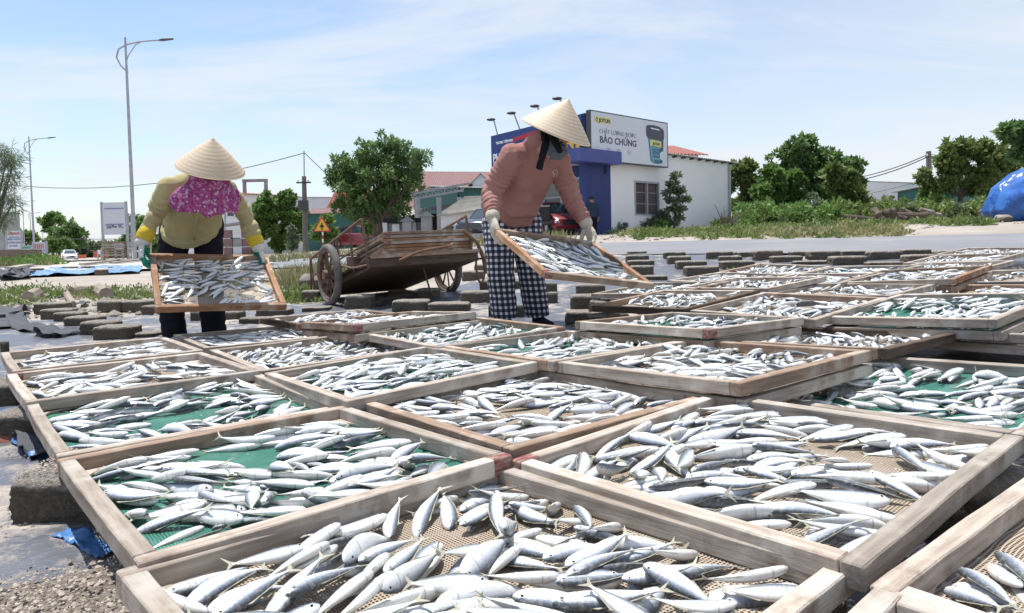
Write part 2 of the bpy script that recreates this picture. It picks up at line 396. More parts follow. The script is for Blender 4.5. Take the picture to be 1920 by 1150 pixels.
def plastic():
    m = bpy.data.materials.new('plastic_sheet'); m.use_nodes = True; t = m.node_tree; b = t.nodes['Principled BSDF']
    c = N(t, 'ShaderNodeTexCoord')
    n = N(t, 'ShaderNodeTexNoise', i={'Scale': 1.1, 'Detail': 10, 'Roughness': .68}); L(t, c.outputs['Object'], n.inputs[0])
    n2_ = N(t, 'ShaderNodeTexNoise', i={'Scale': 14., 'Detail': 8, 'Roughness': .7}); L(t, c.outputs['Object'], n2_.inputs[0])
    ad = N(t, 'ShaderNodeMath', operation='MULTIPLY_ADD', i={1: .35}); L(t, n2_.outputs[0], ad.inputs[0]); L(t, n.outputs[0], ad.inputs[2])
    r = N(t, 'ShaderNodeMapRange', i={'From Min': .69, 'From Max': .80}); L(t, ad.outputs[0], r.inputs[0])
    # more sand has blown onto the sheet close to the trays' left corner
    sp = N(t, 'ShaderNodeSeparateXYZ'); L(t, c.outputs['Object'], sp.inputs[0])
    ry = N(t, 'ShaderNodeMapRange', i={'From Min': 2.6, 'From Max': .7, 'To Min': 0, 'To Max': .55}); L(t, sp.outputs[1], ry.inputs[0])
    rx = N(t, 'ShaderNodeMapRange', i={'From Min': -.35, 'From Max': -.8, 'To Min': -.25, 'To Max': 1.}); L(t, sp.outputs[0], rx.inputs[0])
    ryx = N(t, 'ShaderNodeMath', operation='MULTIPLY'); L(t, ry.outputs[0], ryx.inputs[0]); L(t, rx.outputs[0], ryx.inputs[1])
    a2 = N(t, 'ShaderNodeMath', operation='MULTIPLY_ADD', i={1: .3}); L(t, ryx.outputs[0], a2.inputs[0]); L(t, ad.outputs[0], a2.inputs[2]); L(t, a2.outputs[0], r.inputs[0])
    x0 = N(t, 'ShaderNodeMix', data_type='RGBA'); x0.inputs[6].default_value = (.06, .064, .082, 1); x0.inputs[7].default_value = (.145, .148, .165, 1); L(t, n2_.outputs[0], x0.inputs[0])
    x = N(t, 'ShaderNodeMix', data_type='RGBA'); L(t, x0.outputs[2], x.inputs[6]); x.inputs[7].default_value = (.44, .38, .32, 1); L(t, r.outputs[0], x.inputs[0])
    L(t, x.outputs[2], b.inputs['Base Color'])
    rr = N(t, 'ShaderNodeMapRange', i={'To Min': .36, 'To Max': .95}); L(t, r.outputs[0], rr.inputs[0]); L(t, rr.outputs[0], b.inputs['Roughness'])
    n3 = N(t, 'ShaderNodeTexNoise', i={'Scale': 7., 'Detail': 6, 'Roughness': .6, 'Distortion': 1.2}); L(t, c.outputs['Object'], n3.inputs[0])
    bp = N(t, 'ShaderNodeBump', i={'Strength': .8, 'Distance': .02}); L(t, n3.outputs[0], bp.inputs['Height'])
    n4 = N(t, 'ShaderNodeTexNoise', i={'Scale': 120., 'Detail': 3}); L(t, c.outputs['Object'], n4.inputs[0])
    ml = N(t, 'ShaderNodeMath', operation='MULTIPLY'); L(t, n4.outputs[0], ml.inputs[0]); L(t, r.outputs[0], ml.inputs[1])
    bp2 = N(t, 'ShaderNodeBump', i={'Strength': .9, 'Distance': .01}); L(t, ml.outputs[0], bp2.inputs['Height']); L(t, bp.outputs[0], bp2.inputs['Normal'])
    L(t, bp2.outputs[0], b.inputs['Normal'])
    return m
Mt['plastic'] = plastic()
def sheet_pt(u, v):
    x = -6.2 + u * 14.2 + .12 * noise2(0, v * 9, 1.)
    yn = .35
    yf = float(np.interp(x, [-6.2, -4.6, -3.2, -1.8, -.5, .5, 2, 3.5, 5.5, 8], [5.9, 6.3, 6.7, 7.6, 8.9, 10.4, 11.9, 9.7, 8.2, 6.5])) - .05 + .22 * noise2(x, 0, 2.1) + .1 * noise2(x, 5, 7)
    return x * (.42 + .58 * min(1, v * 2.2)) if x < 0 else x, yn + (yf - yn) * v
strip('plastic_sheet', sheet_pt, 280, 200, .014, Mt['plastic'], bump=.016, bs=2.3)

# ------------------------------------------------------------------ trays
TR = {
'T1': (-0.059, 0.998, 0.182, 0.751, -0.025, 0.028, 0.782, 0.781), 'BR': (0.538, 1.483, 0.203, 0.702, -0.029, -0.031, 0.799, 0.766),
'T2': (-0.557, 1.571, 0.181, 0.716, -0.023, -0.001, 0.756, 0.805), 'T3': (-1.109, 2.254, 0.157, 0.705, 0.018, 0.009, 0.786, 0.773),
'T4': (-1.580, 2.801, 0.173, 0.706, -0.007, 0.002, 0.780, 0.781), 'T5a': (-2.092, 3.438, 0.172, 0.693, -0.005, -0.004, 0.769, 0.792),
'T5': (0.043, 2.093, 0.187, 0.674, -0.024, -0.005, 0.770, 0.793), 'T6': (-0.457, 2.629, 0.197, 0.651, -0.027, -0.038, 0.762, 0.802),
'T7': (-1.022, 3.448, 0.156, 0.681, 0.013, -0.009, 0.785, 0.775), 'T8': (-1.558, 4.145, 0.152, 0.653, -0.001, 0.007, 0.791, 0.766),
'T9': (0.213, 3.026, 0.220, 0.662, -0.029, 0.004, 0.787, 0.781), 'T10': (-0.281, 3.606, 0.219, 0.669, -0.004, -0.030, 0.777, 0.791),
'T11': (-1.282, 4.816, 0.190, 0.654, -0.025, -0.005, 0.778, 0.781), 'T12': (-0.762, 4.109, 0.245, 0.635, -0.060, -0.014, 0.773, 0.787),
'T13': (0.704, 2.439, 0.246, 0.664, -0.044, -0.004, 0.792, 0.772), 'T14': (1.317, 2.136, 0.190, 0.587, -0.060, -0.071, 0.784, 0.780),
'T15': (2.340, 3.13, 0.262, 0.52, -0.045, -0.060, 0.774, 0.765), 'T16': (1.422, 3.023, 0.225, 0.711, -0.047, 0.024, 0.807, 0.758),
'T17': (0.858, 3.356, 0.276, 0.679, -0.030, 0.017, 0.770, 0.793), 'T18': (1.552, 3.872, 0.292, 0.662, -0.001, -0.073, 0.789, 0.775),
'T19': (2.065, 3.80, 0.300, 0.594, -0.060, -0.090, 0.784, 0.782), 'T20': (1.044, 4.439, 0.292, 0.677, -0.033, -0.080, 0.782, 0.782),
'T21': (1.171, 5.371, 0.303, 0.751, -0.041, -0.061, 0.791, 0.773), 'T22': (1.92, 6.0, 0.335, 0.624, 0.01, -0.055, 0.77, 0.77),
'T23': (2.517, 6.586, 0.370, 0.666, 0.027, -0.085, 0.782, 0.773), 'T24': (3.001, 5.963, 0.375, 0.60, -0.028, -0.072, 0.775, 0.784),
'T25': (1.80, 5.16, 0.34, 0.66, -0.03, -0.06, 0.77, 0.77), 'T26': (2.280, 4.587, 0.317, 0.708, -0.021, -0.036, 0.778, 0.780),
'T27': (2.93, 4.98, 0.385, 0.697, -0.060, -0.080, 0.767, 0.774), 'T28': (2.40, 5.42, 0.345, 0.68, -0.03, -0.06, 0.77, 0.76),
'T29': (3.72, 5.85, 0.40, 0.64, -0.04, -0.06, 0.776, 0.77), 'T30': (4.30, 6.5, 0.445, 0.66, -0.037, -0.07, 0.77, 0.77),
'T31': (5.0, 7.12, 0.49, 0.6, 0.0, -0.07, 0.77, 0.77), 'T32': (3.62, 4.72, 0.375, 0.68, -0.05, -0.07, 0.77, 0.77),
'T33': (2.90, 4.16, 0.315, 0.70, -0.03, -0.05, 0.774, 0.77), 'NR': (1.025, .845, 0.196, 0.655, -0.015, -0.01, 0.78, 0.78),
'NB': (.472, .366, 0.186, 0.755, -0.01, -0.01, 0.78, 0.78),
'H1': (-1.913, 4.423, 0.489, 0.535, 0.458, 0.043, 0.744, 0.717), 'H2': (0.367, 4.139, 0.593, 0.512, 0.389, 0.129, 0.763, 0.699)}
TR['T19'] = (2.11, 3.36, 0.320, 0.594, -0.060, -0.090, 0.784, 0.782)
def tray_M(q):
    X, Y, z, yaw, pt, rl, sx, sy = q
    return Matrix.Translation((X, Y, z)) @ Matrix.Rotation(yaw, 4, 'Z') @ Matrix.Rotation(rl, 4, 'Y') @ Matrix.Rotation(pt, 4, 'X')
def net_mat(name, col, pitch, width, col2):
    m = bpy.data.materials.new(name); m.use_nodes = True; t = m.node_tree; t.nodes.clear()
    out = N(t, 'ShaderNodeOutputMaterial'); b = N(t, 'ShaderNodeBsdfPrincipled', i={'Roughness': .6})
    c = N(t, 'ShaderNodeTexCoord')
    n = N(t, 'ShaderNodeTexNoise', i={'Scale': 9., 'Detail': 6}); L(t, c.outputs['Object'], n.inputs[0])
    x = N(t, 'ShaderNodeMix', data_type='RGBA'); x.inputs[6].default_value = (*col, 1); x.inputs[7].default_value = (*col2, 1)
    r = N(t, 'ShaderNodeMapRange', i={'From Min': .5, 'From Max': .75}); L(t, n.outputs[0], r.inputs[0]); L(t, r.outputs[0], x.inputs[0]); L(t, x.outputs[2], b.inputs['Base Color'])
    # the strands wander a little
    nw = N(t, 'ShaderNodeTexNoise', i={'Scale': 7., 'Detail': 2}); L(t, c.outputs['Object'], nw.inputs[0])
    va = N(t, 'ShaderNodeVectorMath', operation='MULTIPLY_ADD', i={1: (.018, .018, 0)}); L(t, nw.outputs[1], va.inputs[0]); L(t, c.outputs['Object'], va.inputs[2])
    sp = N(t, 'ShaderNodeSeparateXYZ'); L(t, va.outputs[0], sp.inputs[0])
    ms = []
    for k in (0, 1):
        a = N(t, 'ShaderNodeMath', operation='MULTIPLY', i={1: 1 / pitch}); L(t, sp.outputs[k], a.inputs[0])
        f = N(t, 'ShaderNodeMath', operation='FRACT'); L(t, a.outputs[0], f.inputs[0])
        g = N(t, 'ShaderNodeMath', operation='LESS_THAN', i={1: width}); L(t, f.outputs[0], g.inputs[0]); ms.append(g)
    mx = N(t, 'ShaderNodeMath', operation='MAXIMUM'); L(t, ms[0].outputs[0], mx.inputs[0]); L(t, ms[1].outputs[0], mx.inputs[1])
    tr = N(t, 'ShaderNodeBsdfTransparent'); s = N(t, 'ShaderNodeMixShader'); L(t, mx.outputs[0], s.inputs[0]); L(t, tr.outputs[0], s.inputs[1]); L(t, b.outputs[0], s.inputs[2]); L(t, s.outputs[0], out.inputs[0])
    return m
Mt['net_brown'] = net_mat('net_brown', (.40, .32, .24), .0068, .36, (.5, .42, .33))
Mt['net_green'] = net_mat('net_green', (.02, .15, .105), .0055, .5, (.06, .24, .18))
rng = random.Random(11)
RH, RW = .039, .035
def rail_mesh(Ln, seed, red, thick=1.):
    """a length of sawn timber, along X, slightly bowed, ends chipped; red paint on one end if asked"""
    r = random.Random(seed); mb = MB(); n = 9; b = .0025
    sec = lambda w, h: [(-w + b, -h), (w - b, -h), (w, -h + b), (w, h - b), (w - b, h), (-w + b, h), (-w, h - b), (-w, -h + b)]
    bow = r.uniform(-.004, .004)
    cuts = [-.5, -.497] + [-.5 + (k - .35 * (k == 1) + .35 * (k == n - 1)) / n for k in range(1, n)] + [.497, .5]
    rows = []
    for k, u in enumerate(cuts):
        e = .88 if k in (0, len(cuts) - 1) else 1
        w = RW / 2 * thick * (1 + r.uniform(-.07, .05)) * e; h = RH / 2 * (1 + r.uniform(-.02, .02)) * e
        rows.append([(u * Ln, y + bow * math.cos(u * PI), z - .0005 + r.uniform(-.0006, .0006)) for y, z in sec(w, h)])
    vs = [p for row in rows for p in row]; fs = []; ms = []
    for k in range(len(rows) - 1):
        for j in range(8):
            j2 = (j + 1) % 8; fs.append((k * 8 + j, (k + 1) * 8 + j, (k + 1) * 8 + j2, k * 8 + j2))
            ms.append(1 if (red == 1 and k >= len(rows) - 3) or (red == -1 and k < 2) else 0)
    fs.append(tuple(range(8))); ms.append(1 if red == -1 else 0)
    fs.append(tuple((len(rows) - 1) * 8 + j for j in range(8))[::-1]); ms.append(1 if red == 1 else 0)
    mb.v, mb.f, mb.m = vs, [f[::-1] for f in fs], ms
    return mb.mesh('rail')
def make_tray(key, q, net, label, group='fish drying trays laid out on the blocks', woods=None, red=(0, 0, 0, 0), gus=True, brace=0):
    sx, sy = q[6], q[7]
    t = empty('drying_tray', M=tray_M(q)); tag(t, label, 'tray', group)
    woods = woods or [rng.choice(['wood_pale', 'wood_pale', 'wood_brown', 'wood_grey']) for _ in range(4)]
    zc = -RH / 2
    # two through rails along x, two between them along y (order: back-left, near-right, left, right)
    spec = [(sx, (0, sy / 2 - RW / 2, zc), 0), (sx, (0, -sy / 2 + RW / 2, zc), 0), (sy - 2 * RW - .001, (-sx / 2 + RW / 2, 0, zc), PI / 2), (sy - 2 * RW - .001, (sx / 2 - RW / 2, 0, zc), PI / 2)]
    for k, (Ln, c, a) in enumerate(spec):
        jit = Matrix.Rotation(rng.uniform(-.003, .003), 4, 'X')
        link('rail', rail_mesh(Ln, hash((key, k)) & 0xffff if 0 else (len(key) * 977 + sum(map(ord, key)) * 31 + k), red[k]), [Mt[woods[k]], Mt['red_paint']], t, Matrix.Translation(c) @ Matrix.Rotation(a, 4, 'Z') @ jit)
    # net
    n = 10; P = []
    for i in range(n + 1):
        for j in range(n + 1):
            u, v = -sx / 2 + .01 + (sx - .02) * i / n, -sy / 2 + .01 + (sy - .02) * j / n
            e = min(i, n - i, j, n - j) / (n / 2)
            P.append((u, v, -RH - .001 - .007 * min(1, e * 1.5) * (1 + .6 * noise2(u * 6, v * 6, 1, sum(map(ord, key))))))
    me = bpy.data.meshes.new('net'); me.from_pydata(P, [], [(i * (n + 1) + j, (i + 1) * (n + 1) + j, (i + 1) * (n + 1) + j + 1, i * (n + 1) + j + 1) for i in range(n) for j in range(n)])
    link('net', me, Mt[net], t)
    if gus:
        for a in (-1, 1):
            for b in (-1, 1):
                mb = MB(); r_ = rng.uniform(.09, .13)
                cx, cy = a * (sx / 2 - RW), b * (sy / 2 - RW)
                pts = [(cx, cy), (cx - a * r_, cy)] + [(cx - a * r_ * (1 - math.sin(q_)) * 1., cy - b * r_ * (1 - math.cos(q_))) for q_ in (.35, .8, 1.2)] + [(cx, cy - b * r_)]
                if a * b < 0: pts = pts[::-1]
                mb.prism(pts, .006, O=(0, 0, -RH + .001), X=(1, 0, 0), Y=(0, 1, 0))
                if rng.random() < .75: mb.build('corner_gusset', Mt['plywood'], t)
    return t

# --- fish ------------------------------------------------------------
def fish_material():
    m = bpy.data.materials.new('fish_skin'); m.use_nodes = True; t = m.node_tree; b = t.nodes['Principled BSDF']
    a = N(t, 'ShaderNodeAttribute', attribute_name='fcol'); s = N(t, 'ShaderNodeSeparateColor'); L(t, a.outputs['Color'], s.inputs[0])
    c = N(t, 'ShaderNodeTexCoord')
    n = N(t, 'ShaderNodeTexNoise', i={'Scale': 30., 'Detail': 9, 'Roughness': .75}); L(t, c.outputs['Object'], n.inputs[0])
    ad = N(t, 'ShaderNodeMath', operation='MULTIPLY_ADD', i={1: .42, 2: -.21}); L(t, n.outputs[0], ad.inputs[0])
    ad2 = N(t, 'ShaderNodeMath', operation='ADD'); L(t, ad.outputs[0], ad2.inputs[0]); L(t, s.outputs[0], ad2.inputs[1])
    cr = N(t, 'ShaderNodeValToRGB'); L(t, ad2.outputs[0], cr.inputs[0])
    e = cr.color_ramp.elements
    e[0].position = .0; e[0].color = (.72, .71, .68, 1)
    e[1].position = 1.; e[1].color = (.06, .07, .085, 1)
    for p, q in ((.42, (.70, .71, .71, 1)), (.58, (.58, .60, .62, 1)), (.70, (.36, .40, .47, 1)), (.80, (.20, .23, .28, 1)), (.90, (.10, .115, .135, 1))):
        x = e.new(p); x.color = q
    # a yellowish stripe/stain and blood-brown speckles
    n5 = N(t, 'ShaderNodeTexNoise', i={'Scale': 26., 'Detail': 4}); L(t, c.outputs['Object'], n5.inputs[0])
    r5_ = N(t, 'ShaderNodeMapRange', i={'From Min': .52, 'From Max': .74, 'To Max': .55}); L(t, n5.outputs[0], r5_.inputs[0])
    x5 = N(t, 'ShaderNodeMix', data_type='RGBA'); L(t, r5_.outputs[0], x5.inputs[0]); L(t, cr.outputs[0], x5.inputs[6]); x5.inputs[7].default_value = (.5, .47, .38, 1)
    # gill line: a thin dark arc
    g1 = N(t, 'ShaderNodeMath', operation='SUBTRACT', i={1: .225}); L(t, s.outputs[1], g1.inputs[0])
    g2 = N(t, 'ShaderNodeMath', operation='ABSOLUTE'); L(t, g1.outputs[0], g2.inputs[0])
    g3 = N(t, 'ShaderNodeMapRange', i={'From Min': .004, 'From Max': .014, 'To Min': .5, 'To Max': 0}); L(t, g2.outputs[0], g3.inputs[0])
    x6 = N(t, 'ShaderNodeMix', data_type='RGBA'); L(t, g3.outputs[0], x6.inputs[0]); L(t, x5.outputs[2], x6.inputs[6]); x6.inputs[7].default_value = (.2, .17, .16, 1)
    L(t, x6.outputs[2], b.inputs['Base Color'])
    b.inputs['Metallic'].default_value = .22
    b.inputs['Roughness'].default_value = .29
    b.inputs['Specular IOR Level'].default_value = .5
    nb = N(t, 'ShaderNodeTexNoise', i={'Scale': 150., 'Detail': 4}); L(t, c.outputs['Object'], nb.inputs[0])
    bp = N(t, 'ShaderNodeBump', i={'Strength': .35, 'Distance': .002}); L(t, nb.outputs[0], bp.inputs['Height']); L(t, bp.outputs[0], b.inputs['Normal'])
    return m
Mt['fish'] = fish_material()
Mt['fin'] = mat('fin', (.50, .47, .32), .5, (.42, .42, .38), nscale=40, trans=.3)
Mt['eye_white'] = mat('eye_white', (.6, .58, .5), .25)
Mt['eye_black'] = mat('eye_black', (.01, .01, .012), .15)
S_ = [0, .015, .05, .11, .19, .29, .40, .52, .63, .74, .82, .88, .915]
D_ = [.010, .034, .062, .085, .101, .111, .110, .098, .077, .051, .031, .019, .017]
T_ = [.004, .022, .041, .053, .060, .063, .061, .053, .041, .026, .015, .008, .006]
def fish_arrays(seed, n=12, low=False):
    """unit-length fish: +x head, +y back, z thickness. returns verts, faces, mats, attribute"""
    r = random.Random(seed); k = len(S_); idx = list(range(k)) if not low else [0, 1, 3, 5, 7, 9, 11, 12]
    n = 7 if low else n
    bz = r.uniform(-.09, .09); by = r.uniform(-.16, .16); plump = r.uniform(.86, 1.12); thin = r.uniform(.85, 1.15)
    X = lambda s: .5 - s
    oy = lambda s: by * ((s - .45) ** 2) * 2 - .008 * math.sin(PI * min(1, s)); oz = lambda s: bz * ((s - .4) ** 2) * 2
    V, Fc, M_, A = [], [], [], []
    for i in idx:
        s, d, t_ = S_[i], D_[i] * plump, T_[i] * thin
        for j in range(n):
            q = 2 * PI * j / n; cy, cz = math.cos(q), math.sin(q)
            yy = d * cy * (1.06 if cy < 0 else .94)
            zz_ = t_ * math.copysign(abs(cz) ** .85, cz) * (1 - .18 * cy)
            V.append((X(s), yy + oy(s), zz_ + oz(s))); A.append(((cy + 1) / 2, s, seed % 7 / 7, 1))
    m = len(idx)
    for i in range(m - 1):
        for j in range(n):
            j2 = (j + 1) % n
            Fc.append((i * n + j, i * n + j2, (i + 1) * n + j2, (i + 1) * n + j)); M_.append(0)
    Fc.append(tuple(range(n))[::-1]); M_.append(0)
    def fin(poly, th=.003):
        b0 = len(V); q = len(poly)
        for sgn in (1, -1):
            for s, y in poly: V.append((X(s), y + oy(s), sgn * th + oz(s))); A.append((.7, s, 0, 1))
        Fc.append(tuple(range(b0, b0 + q))); M_.append(1); Fc.append(tuple(range(b0 + q, b0 + 2 * q))[::-1]); M_.append(1)
        for a in range(q):
            c = (a + 1) % q; Fc.append((b0 + a, b0 + q + a, b0 + q + c, b0 + c)); M_.append(1)
    sp = r.uniform(.7, 1.15)
    fin([(.895, .02), (.93, .035 * sp), (1.0, .1 * sp), (1.025, .115 * sp), (.965, .012), (.955, 0), (.965, -.012), (1.025, -.11 * sp), (1.0, -.095 * sp), (.93, -.034 * sp), (.895, -.02)][::-1])
    if not low:
        p = plump
        fin([(.33, .105 * p), (.37, .124 * p), (.43, .112 * p), (.5, .100 * p), (.56, .096 * p), (.7, .066 * p), (.84, .031 * p), (.84, .022), (.6, .07 * p), (.33, .09 * p)][::-1])
        fin([(.55, -.098 * p), (.59, -.108 * p), (.66, -.085 * p), (.84, -.034), (.84, -.024), (.6, -.08 * p)])
        # pectoral fin, pressed on each flank
        for sg in (1, -1):
            b0 = len(V)
            for s, y, z in ((.235, -.008, .060), (.27, .002, .062), (.40, -.028, .062), (.29, -.022, .062)):
                V.append((X(s), y + oy(s), sg * z * thin + oz(s))); A.append((.6, s, 0, 1))
            Fc.append((b0, b0 + 1, b0 + 2, b0 + 3) if sg > 0 else (b0 + 3, b0 + 2, b0 + 1, b0)); M_.append(1)
            # eye: pale ring and dark pupil
            for rr, mm, ex in ((.025, 2, 0), (.017, 3, .003)):
                b0 = len(V); ce = (X(.085), .018 + oy(.085), sg * (.044 * thin + ex) + oz(.085))
                V.append((ce[0], ce[1], ce[2] + sg * .006)); A.append((.3, .08, 0, 1))
                for j in range(8):
                    q = 2 * PI * j / 8; V.append((ce[0] + rr * math.cos(q), ce[1] + rr * math.sin(q), ce[2])); A.append((.3, .08, 0, 1))
                for j in range(8):
                    a_, c_ = b0 + 1 + j, b0 + 1 + (j + 1) % 8
                    Fc.append((b0, a_, c_) if sg > 0 else (b0, c_, a_)); M_.append(mm)
    return V, Fc, M_, A
def mesh_from(name, V, Fc, M_, A):
    me = bpy.data.meshes.new(name); me.from_pydata(V, [], Fc)
    me.polygons.foreach_set('material_index', M_); me.polygons.foreach_set('use_smooth', [q != 1 for q in M_])
    at_ = me.attributes.new('fcol', 'FLOAT_COLOR', 'POINT'); at_.data.foreach_set('color', np.array(A, dtype=np.float32).ravel())
    for k in ('fish', 'fin', 'eye_white', 'eye_black'): me.materials.append(Mt[k])
    me.update(); return me
NV = 16
FISH_HI = [mesh_from('fish', *fish_arrays(100 + k)) for k in range(NV)]
FISH_LO = [fish_arrays(100 + k, low=True) for k in range(NV)]

def drop_fish(key, q, n, cover=1., ang=None, seed=0, amp=1.0, bias=None):
    """lay n fish one after another on the net of a tray; each rests on whatever lies below it. returns local poses"""
    r = np.random.RandomState(seed + sum(map(ord, key)) * 7)
    sx, sy = q[6], q[7]; g = .006; hx, hy = sx / 2 - RW - .004, sy / 2 - RW - .004
    H = np.full((int(2 * hx / g) + 1, int(2 * hy / g) + 1), -RH - .006)
    base = ang if ang is not None else r.uniform(-.4, .9)
    out = []; cl = None; ox, oy_ = r.uniform(0, 50, 2); tries = 0
    def pick():
        best = None
        for _ in range(14):
            cx, cy = r.uniform(-hx, hx) * .96, r.uniform(-hy, hy) * .96
            if bias is not None and r.rand() < .45: cx, cy = cx * .75 + bias[0] * hx * .5, cy * .75 + bias[1] * hy * .5
            if mn.noise(Vector((cx * 3.2 + ox, cy * 3.2 + oy_, 0))) < -.42 + (1 - cover) * 1.2: continue
            i0, j0 = int((cx + hx) / g), int((cy + hy) / g)
            h = H[max(0, i0 - 9):i0 + 9, max(0, j0 - 9):j0 + 9].mean() + r.uniform(0, .004)
            if best is None or h < best[0]: best = (h, cx, cy)
        return best[1:] if best else (r.uniform(-hx, hx), r.uniform(-hy, hy))
    while len(out) < n and tries < n * 30:
        tries += 1
        if cl is None or cl[3] <= 0:
            cx, cy = pick()
            f0 = 1.6 * mn.noise(Vector((cx * 2 + oy_, cy * 2 + ox, 3)))
            cl = [cx, cy, (base + f0 + r.normal(0, .35) * amp if r.rand() < .82 else r.uniform(0, PI)) + (PI if r.rand() < .5 else 0), r.randint(1, 5), 0.]
        Lf = r.uniform(.118, .168); th = cl[2] + r.normal(0, .13)
        if r.rand() < .12: th += PI
        c, s = math.cos(th), math.sin(th)
        x = cl[0] + r.normal(0, .012) - s * cl[4]; y = cl[1] + r.normal(0, .012) + c * cl[4]
        cl[4] += r.uniform(.026, .042); cl[3] -= 1
        m = mn.noise(Vector((x * 3.2 + ox, y * 3.2 + oy_, 0)))
        if m < -.42 + (1 - cover) * 1.2: cl[3] = 0; continue
        hl = Lf * .47
        if abs(x) + abs(c) * hl > hx or abs(y) + abs(s) * hl > hy: 
            x = max(-hx + abs(c) * hl, min(hx - abs(c) * hl, x)); y = max(-hy + abs(s) * hl, min(hy - abs(s) * hl, y))
            if r.rand() < .3: cl[3] = 0
        roll = float(np.clip(r.normal(-.12, .55), -1.25, 1.1))
        hd, ht = .103 * Lf, .062 * Lf
        w = math.hypot(hd * math.cos(roll), ht * math.sin(roll)); tk = math.hypot(hd * math.sin(roll), ht * math.cos(roll))
        aa, bb = np.meshgrid(np.linspace(-hl, hl, 17), np.linspace(-w, w, 5), indexing='ij')
        px = x + aa * c - bb * s; py = y + aa * s + bb * c
        ii = np.clip(((px + hx) / g).astype(int), 0, H.shape[0] - 1); jj = np.clip(((py + hy) / g).astype(int), 0, H.shape[1] - 1)
        e = np.sqrt(np.clip(1 - (aa / (hl * 1.04)) ** 2 - (bb / (w * 1.05)) ** 2, 0, 1)); bot = tk * e
        need = H[ii, jj] + bot; msk = e > .12
        f_ = np.where(msk & (aa > 0), need, -9).max(); b_ = np.where(msk & (aa <= 0), need, -9).max(); mid = np.where(msk & (abs(aa) < hl * .3), need, -9).max()
        pit = float(np.clip((f_ - b_) / hl, -.30, .30)); z = max((f_ + b_) / 2, mid - .002) - .0025
        if z > -RH + .021: cl[3] = 0; continue
        top = z + math.tan(pit) * aa + tk * e
        np.maximum.at(H, (ii, jj), np.where(msk, top - .002, -9))
        out.append((x, y, z, th, pit, roll, Lf, r.randint(NV), 1 if r.rand() < .5 else -1))
    return out
def fish_M(p):
    x, y, z, th, pit, roll, Lf, v, sg = p
    return Matrix.Translation((x, y, z)) @ Matrix.Rotation(th, 4, 'Z') @ Matrix.Rotation(-pit, 4, 'Y') @ Matrix.Rotation(roll, 4, 'X') @ Matrix.Diagonal((Lf, Lf, Lf * .98, 1))
# key: (net, count, cover, label, reds(4: back-left, near-right, left, right), bias)
TL = {
'T1': ('net_brown', 106, 1., 'nearest tray in the middle, pale wood frame, cut off by the bottom edge'),
'BR': ('net_brown', 100, 1., 'large brown net tray to the right of the nearest one'),
'T2': ('net_green', 86, .93, 'green net tray just left of the nearest one'),
'T3': ('net_green', 78, .93, 'green net tray at the left border, wedge plates in its corners'),
'T4': ('net_brown', 78, 1., 'brown net tray at the left border with red paint on its left corner'),
'T5a': ('net_brown', 74, 1., 'leftmost and farthest tray of the left border, beside the dark sheet'),
'T5': ('net_brown', 88, 1., 'densely covered brown tray in the centre, behind the nearest tray'),
'T6': ('net_green', 98, 1., 'green net tray left of the centre, densely covered and touching the raised tray'),
'T7': ('net_brown', 96, 1., 'brown net tray in the third row, left of the middle'),
'T8': ('net_brown', 80, 1., 'grey wooden tray right in front of the feet of the woman in khaki'),
'T9': ('net_green', 78, .85, 'green net tray with a long bare green strip at its back edge'),
'T10': ('net_green', 88, .9, 'green net tray in front of the legs of the woman in checked trousers'),
'T11': ('net_brown', 86, 1., 'thin dark tray in front of the left wheel of the cart'),
'T12': ('net_brown', 86, 1., 'low tray with a red front corner in front of the middle of the cart'),
'T13': ('net_brown', 96, 1., 'raised tray right of the centre lying on top of another frame'),
'T14': ('net_green', 92, .95, 'green net tray at the right edge behind the large brown one'),
'T15': ('net_brown', 62, .85, 'raised tray at the right edge with a bare brown corner, on a second frame'),
'T16': ('net_brown', 80, 1., 'sunken dark framed tray squeezed between two raised ones'),
'T17': ('net_green', 96, 1., 'raised tray with stained pale frame and a bright red near corner'),
'T18': ('net_brown', 88, .85, 'brown net tray right behind the raised one with the red near corner'),
'T19': ('net_green', 92, .95, 'green net tray at the right with its green left corner bare'),
'T20': ('net_brown', 84, .85, 'tray with a dark wet front rail and a bare brown left corner'),
'T21': ('net_green', 84, 1., 'tray just below the far corner of the tray held by the woman in pink'),
'T22': ('net_brown', 84, 1., 'small looking tray in the far rows beside the isolated dark blocks'),
'T23': ('net_brown', 84, 1., 'farthest tray of the rows, nearest to the line of blocks'),
'T24': ('net_green', 86, 1., 'far tray right below the broad single block'),
'T25': ('net_brown', 76, 1., 'half hidden far tray with a pale upright rail at its right side'),
'T26': ('net_brown', 72, .95, 'tray on the right with grey frame and loosely spread fish'),
'T27': ('net_brown', 78, .95, 'high stacked tray on the right with a long warm brown rail'),
'T28': ('net_brown', 80, 1., 'far tray mostly hidden behind the high stacked one'),
'T29': ('net_brown', 80, 1., 'far tray behind the high stacked one, showing only its back rail'),
'T30': ('net_brown', 78, 1., 'tray near the right edge just below the farthest right block'),
'T31': ('net_brown', 78, 1., 'last tray towards the road at the right edge'),
'T32': ('net_brown', 60, .85, 'tray at the right edge with a bare beige left part'),
'T33': ('net_brown', 70, 1., 'tray at the right edge wedged below the bare beige one'),
'NR': ('net_brown', 46, .75, 'nearest tray at the right edge with only few fish on its brown net'),
'NB': ('net_brown', 0, 1., 'empty pale frame corner at the bottom edge, right of the nearest tray'),
'H1': ('net_brown', 74, .95, 'wooden tray of fish held up by the woman in the khaki jacket'),
'H2': ('net_green', 92, 1., 'green net tray of fish being tipped by the woman in pink')}
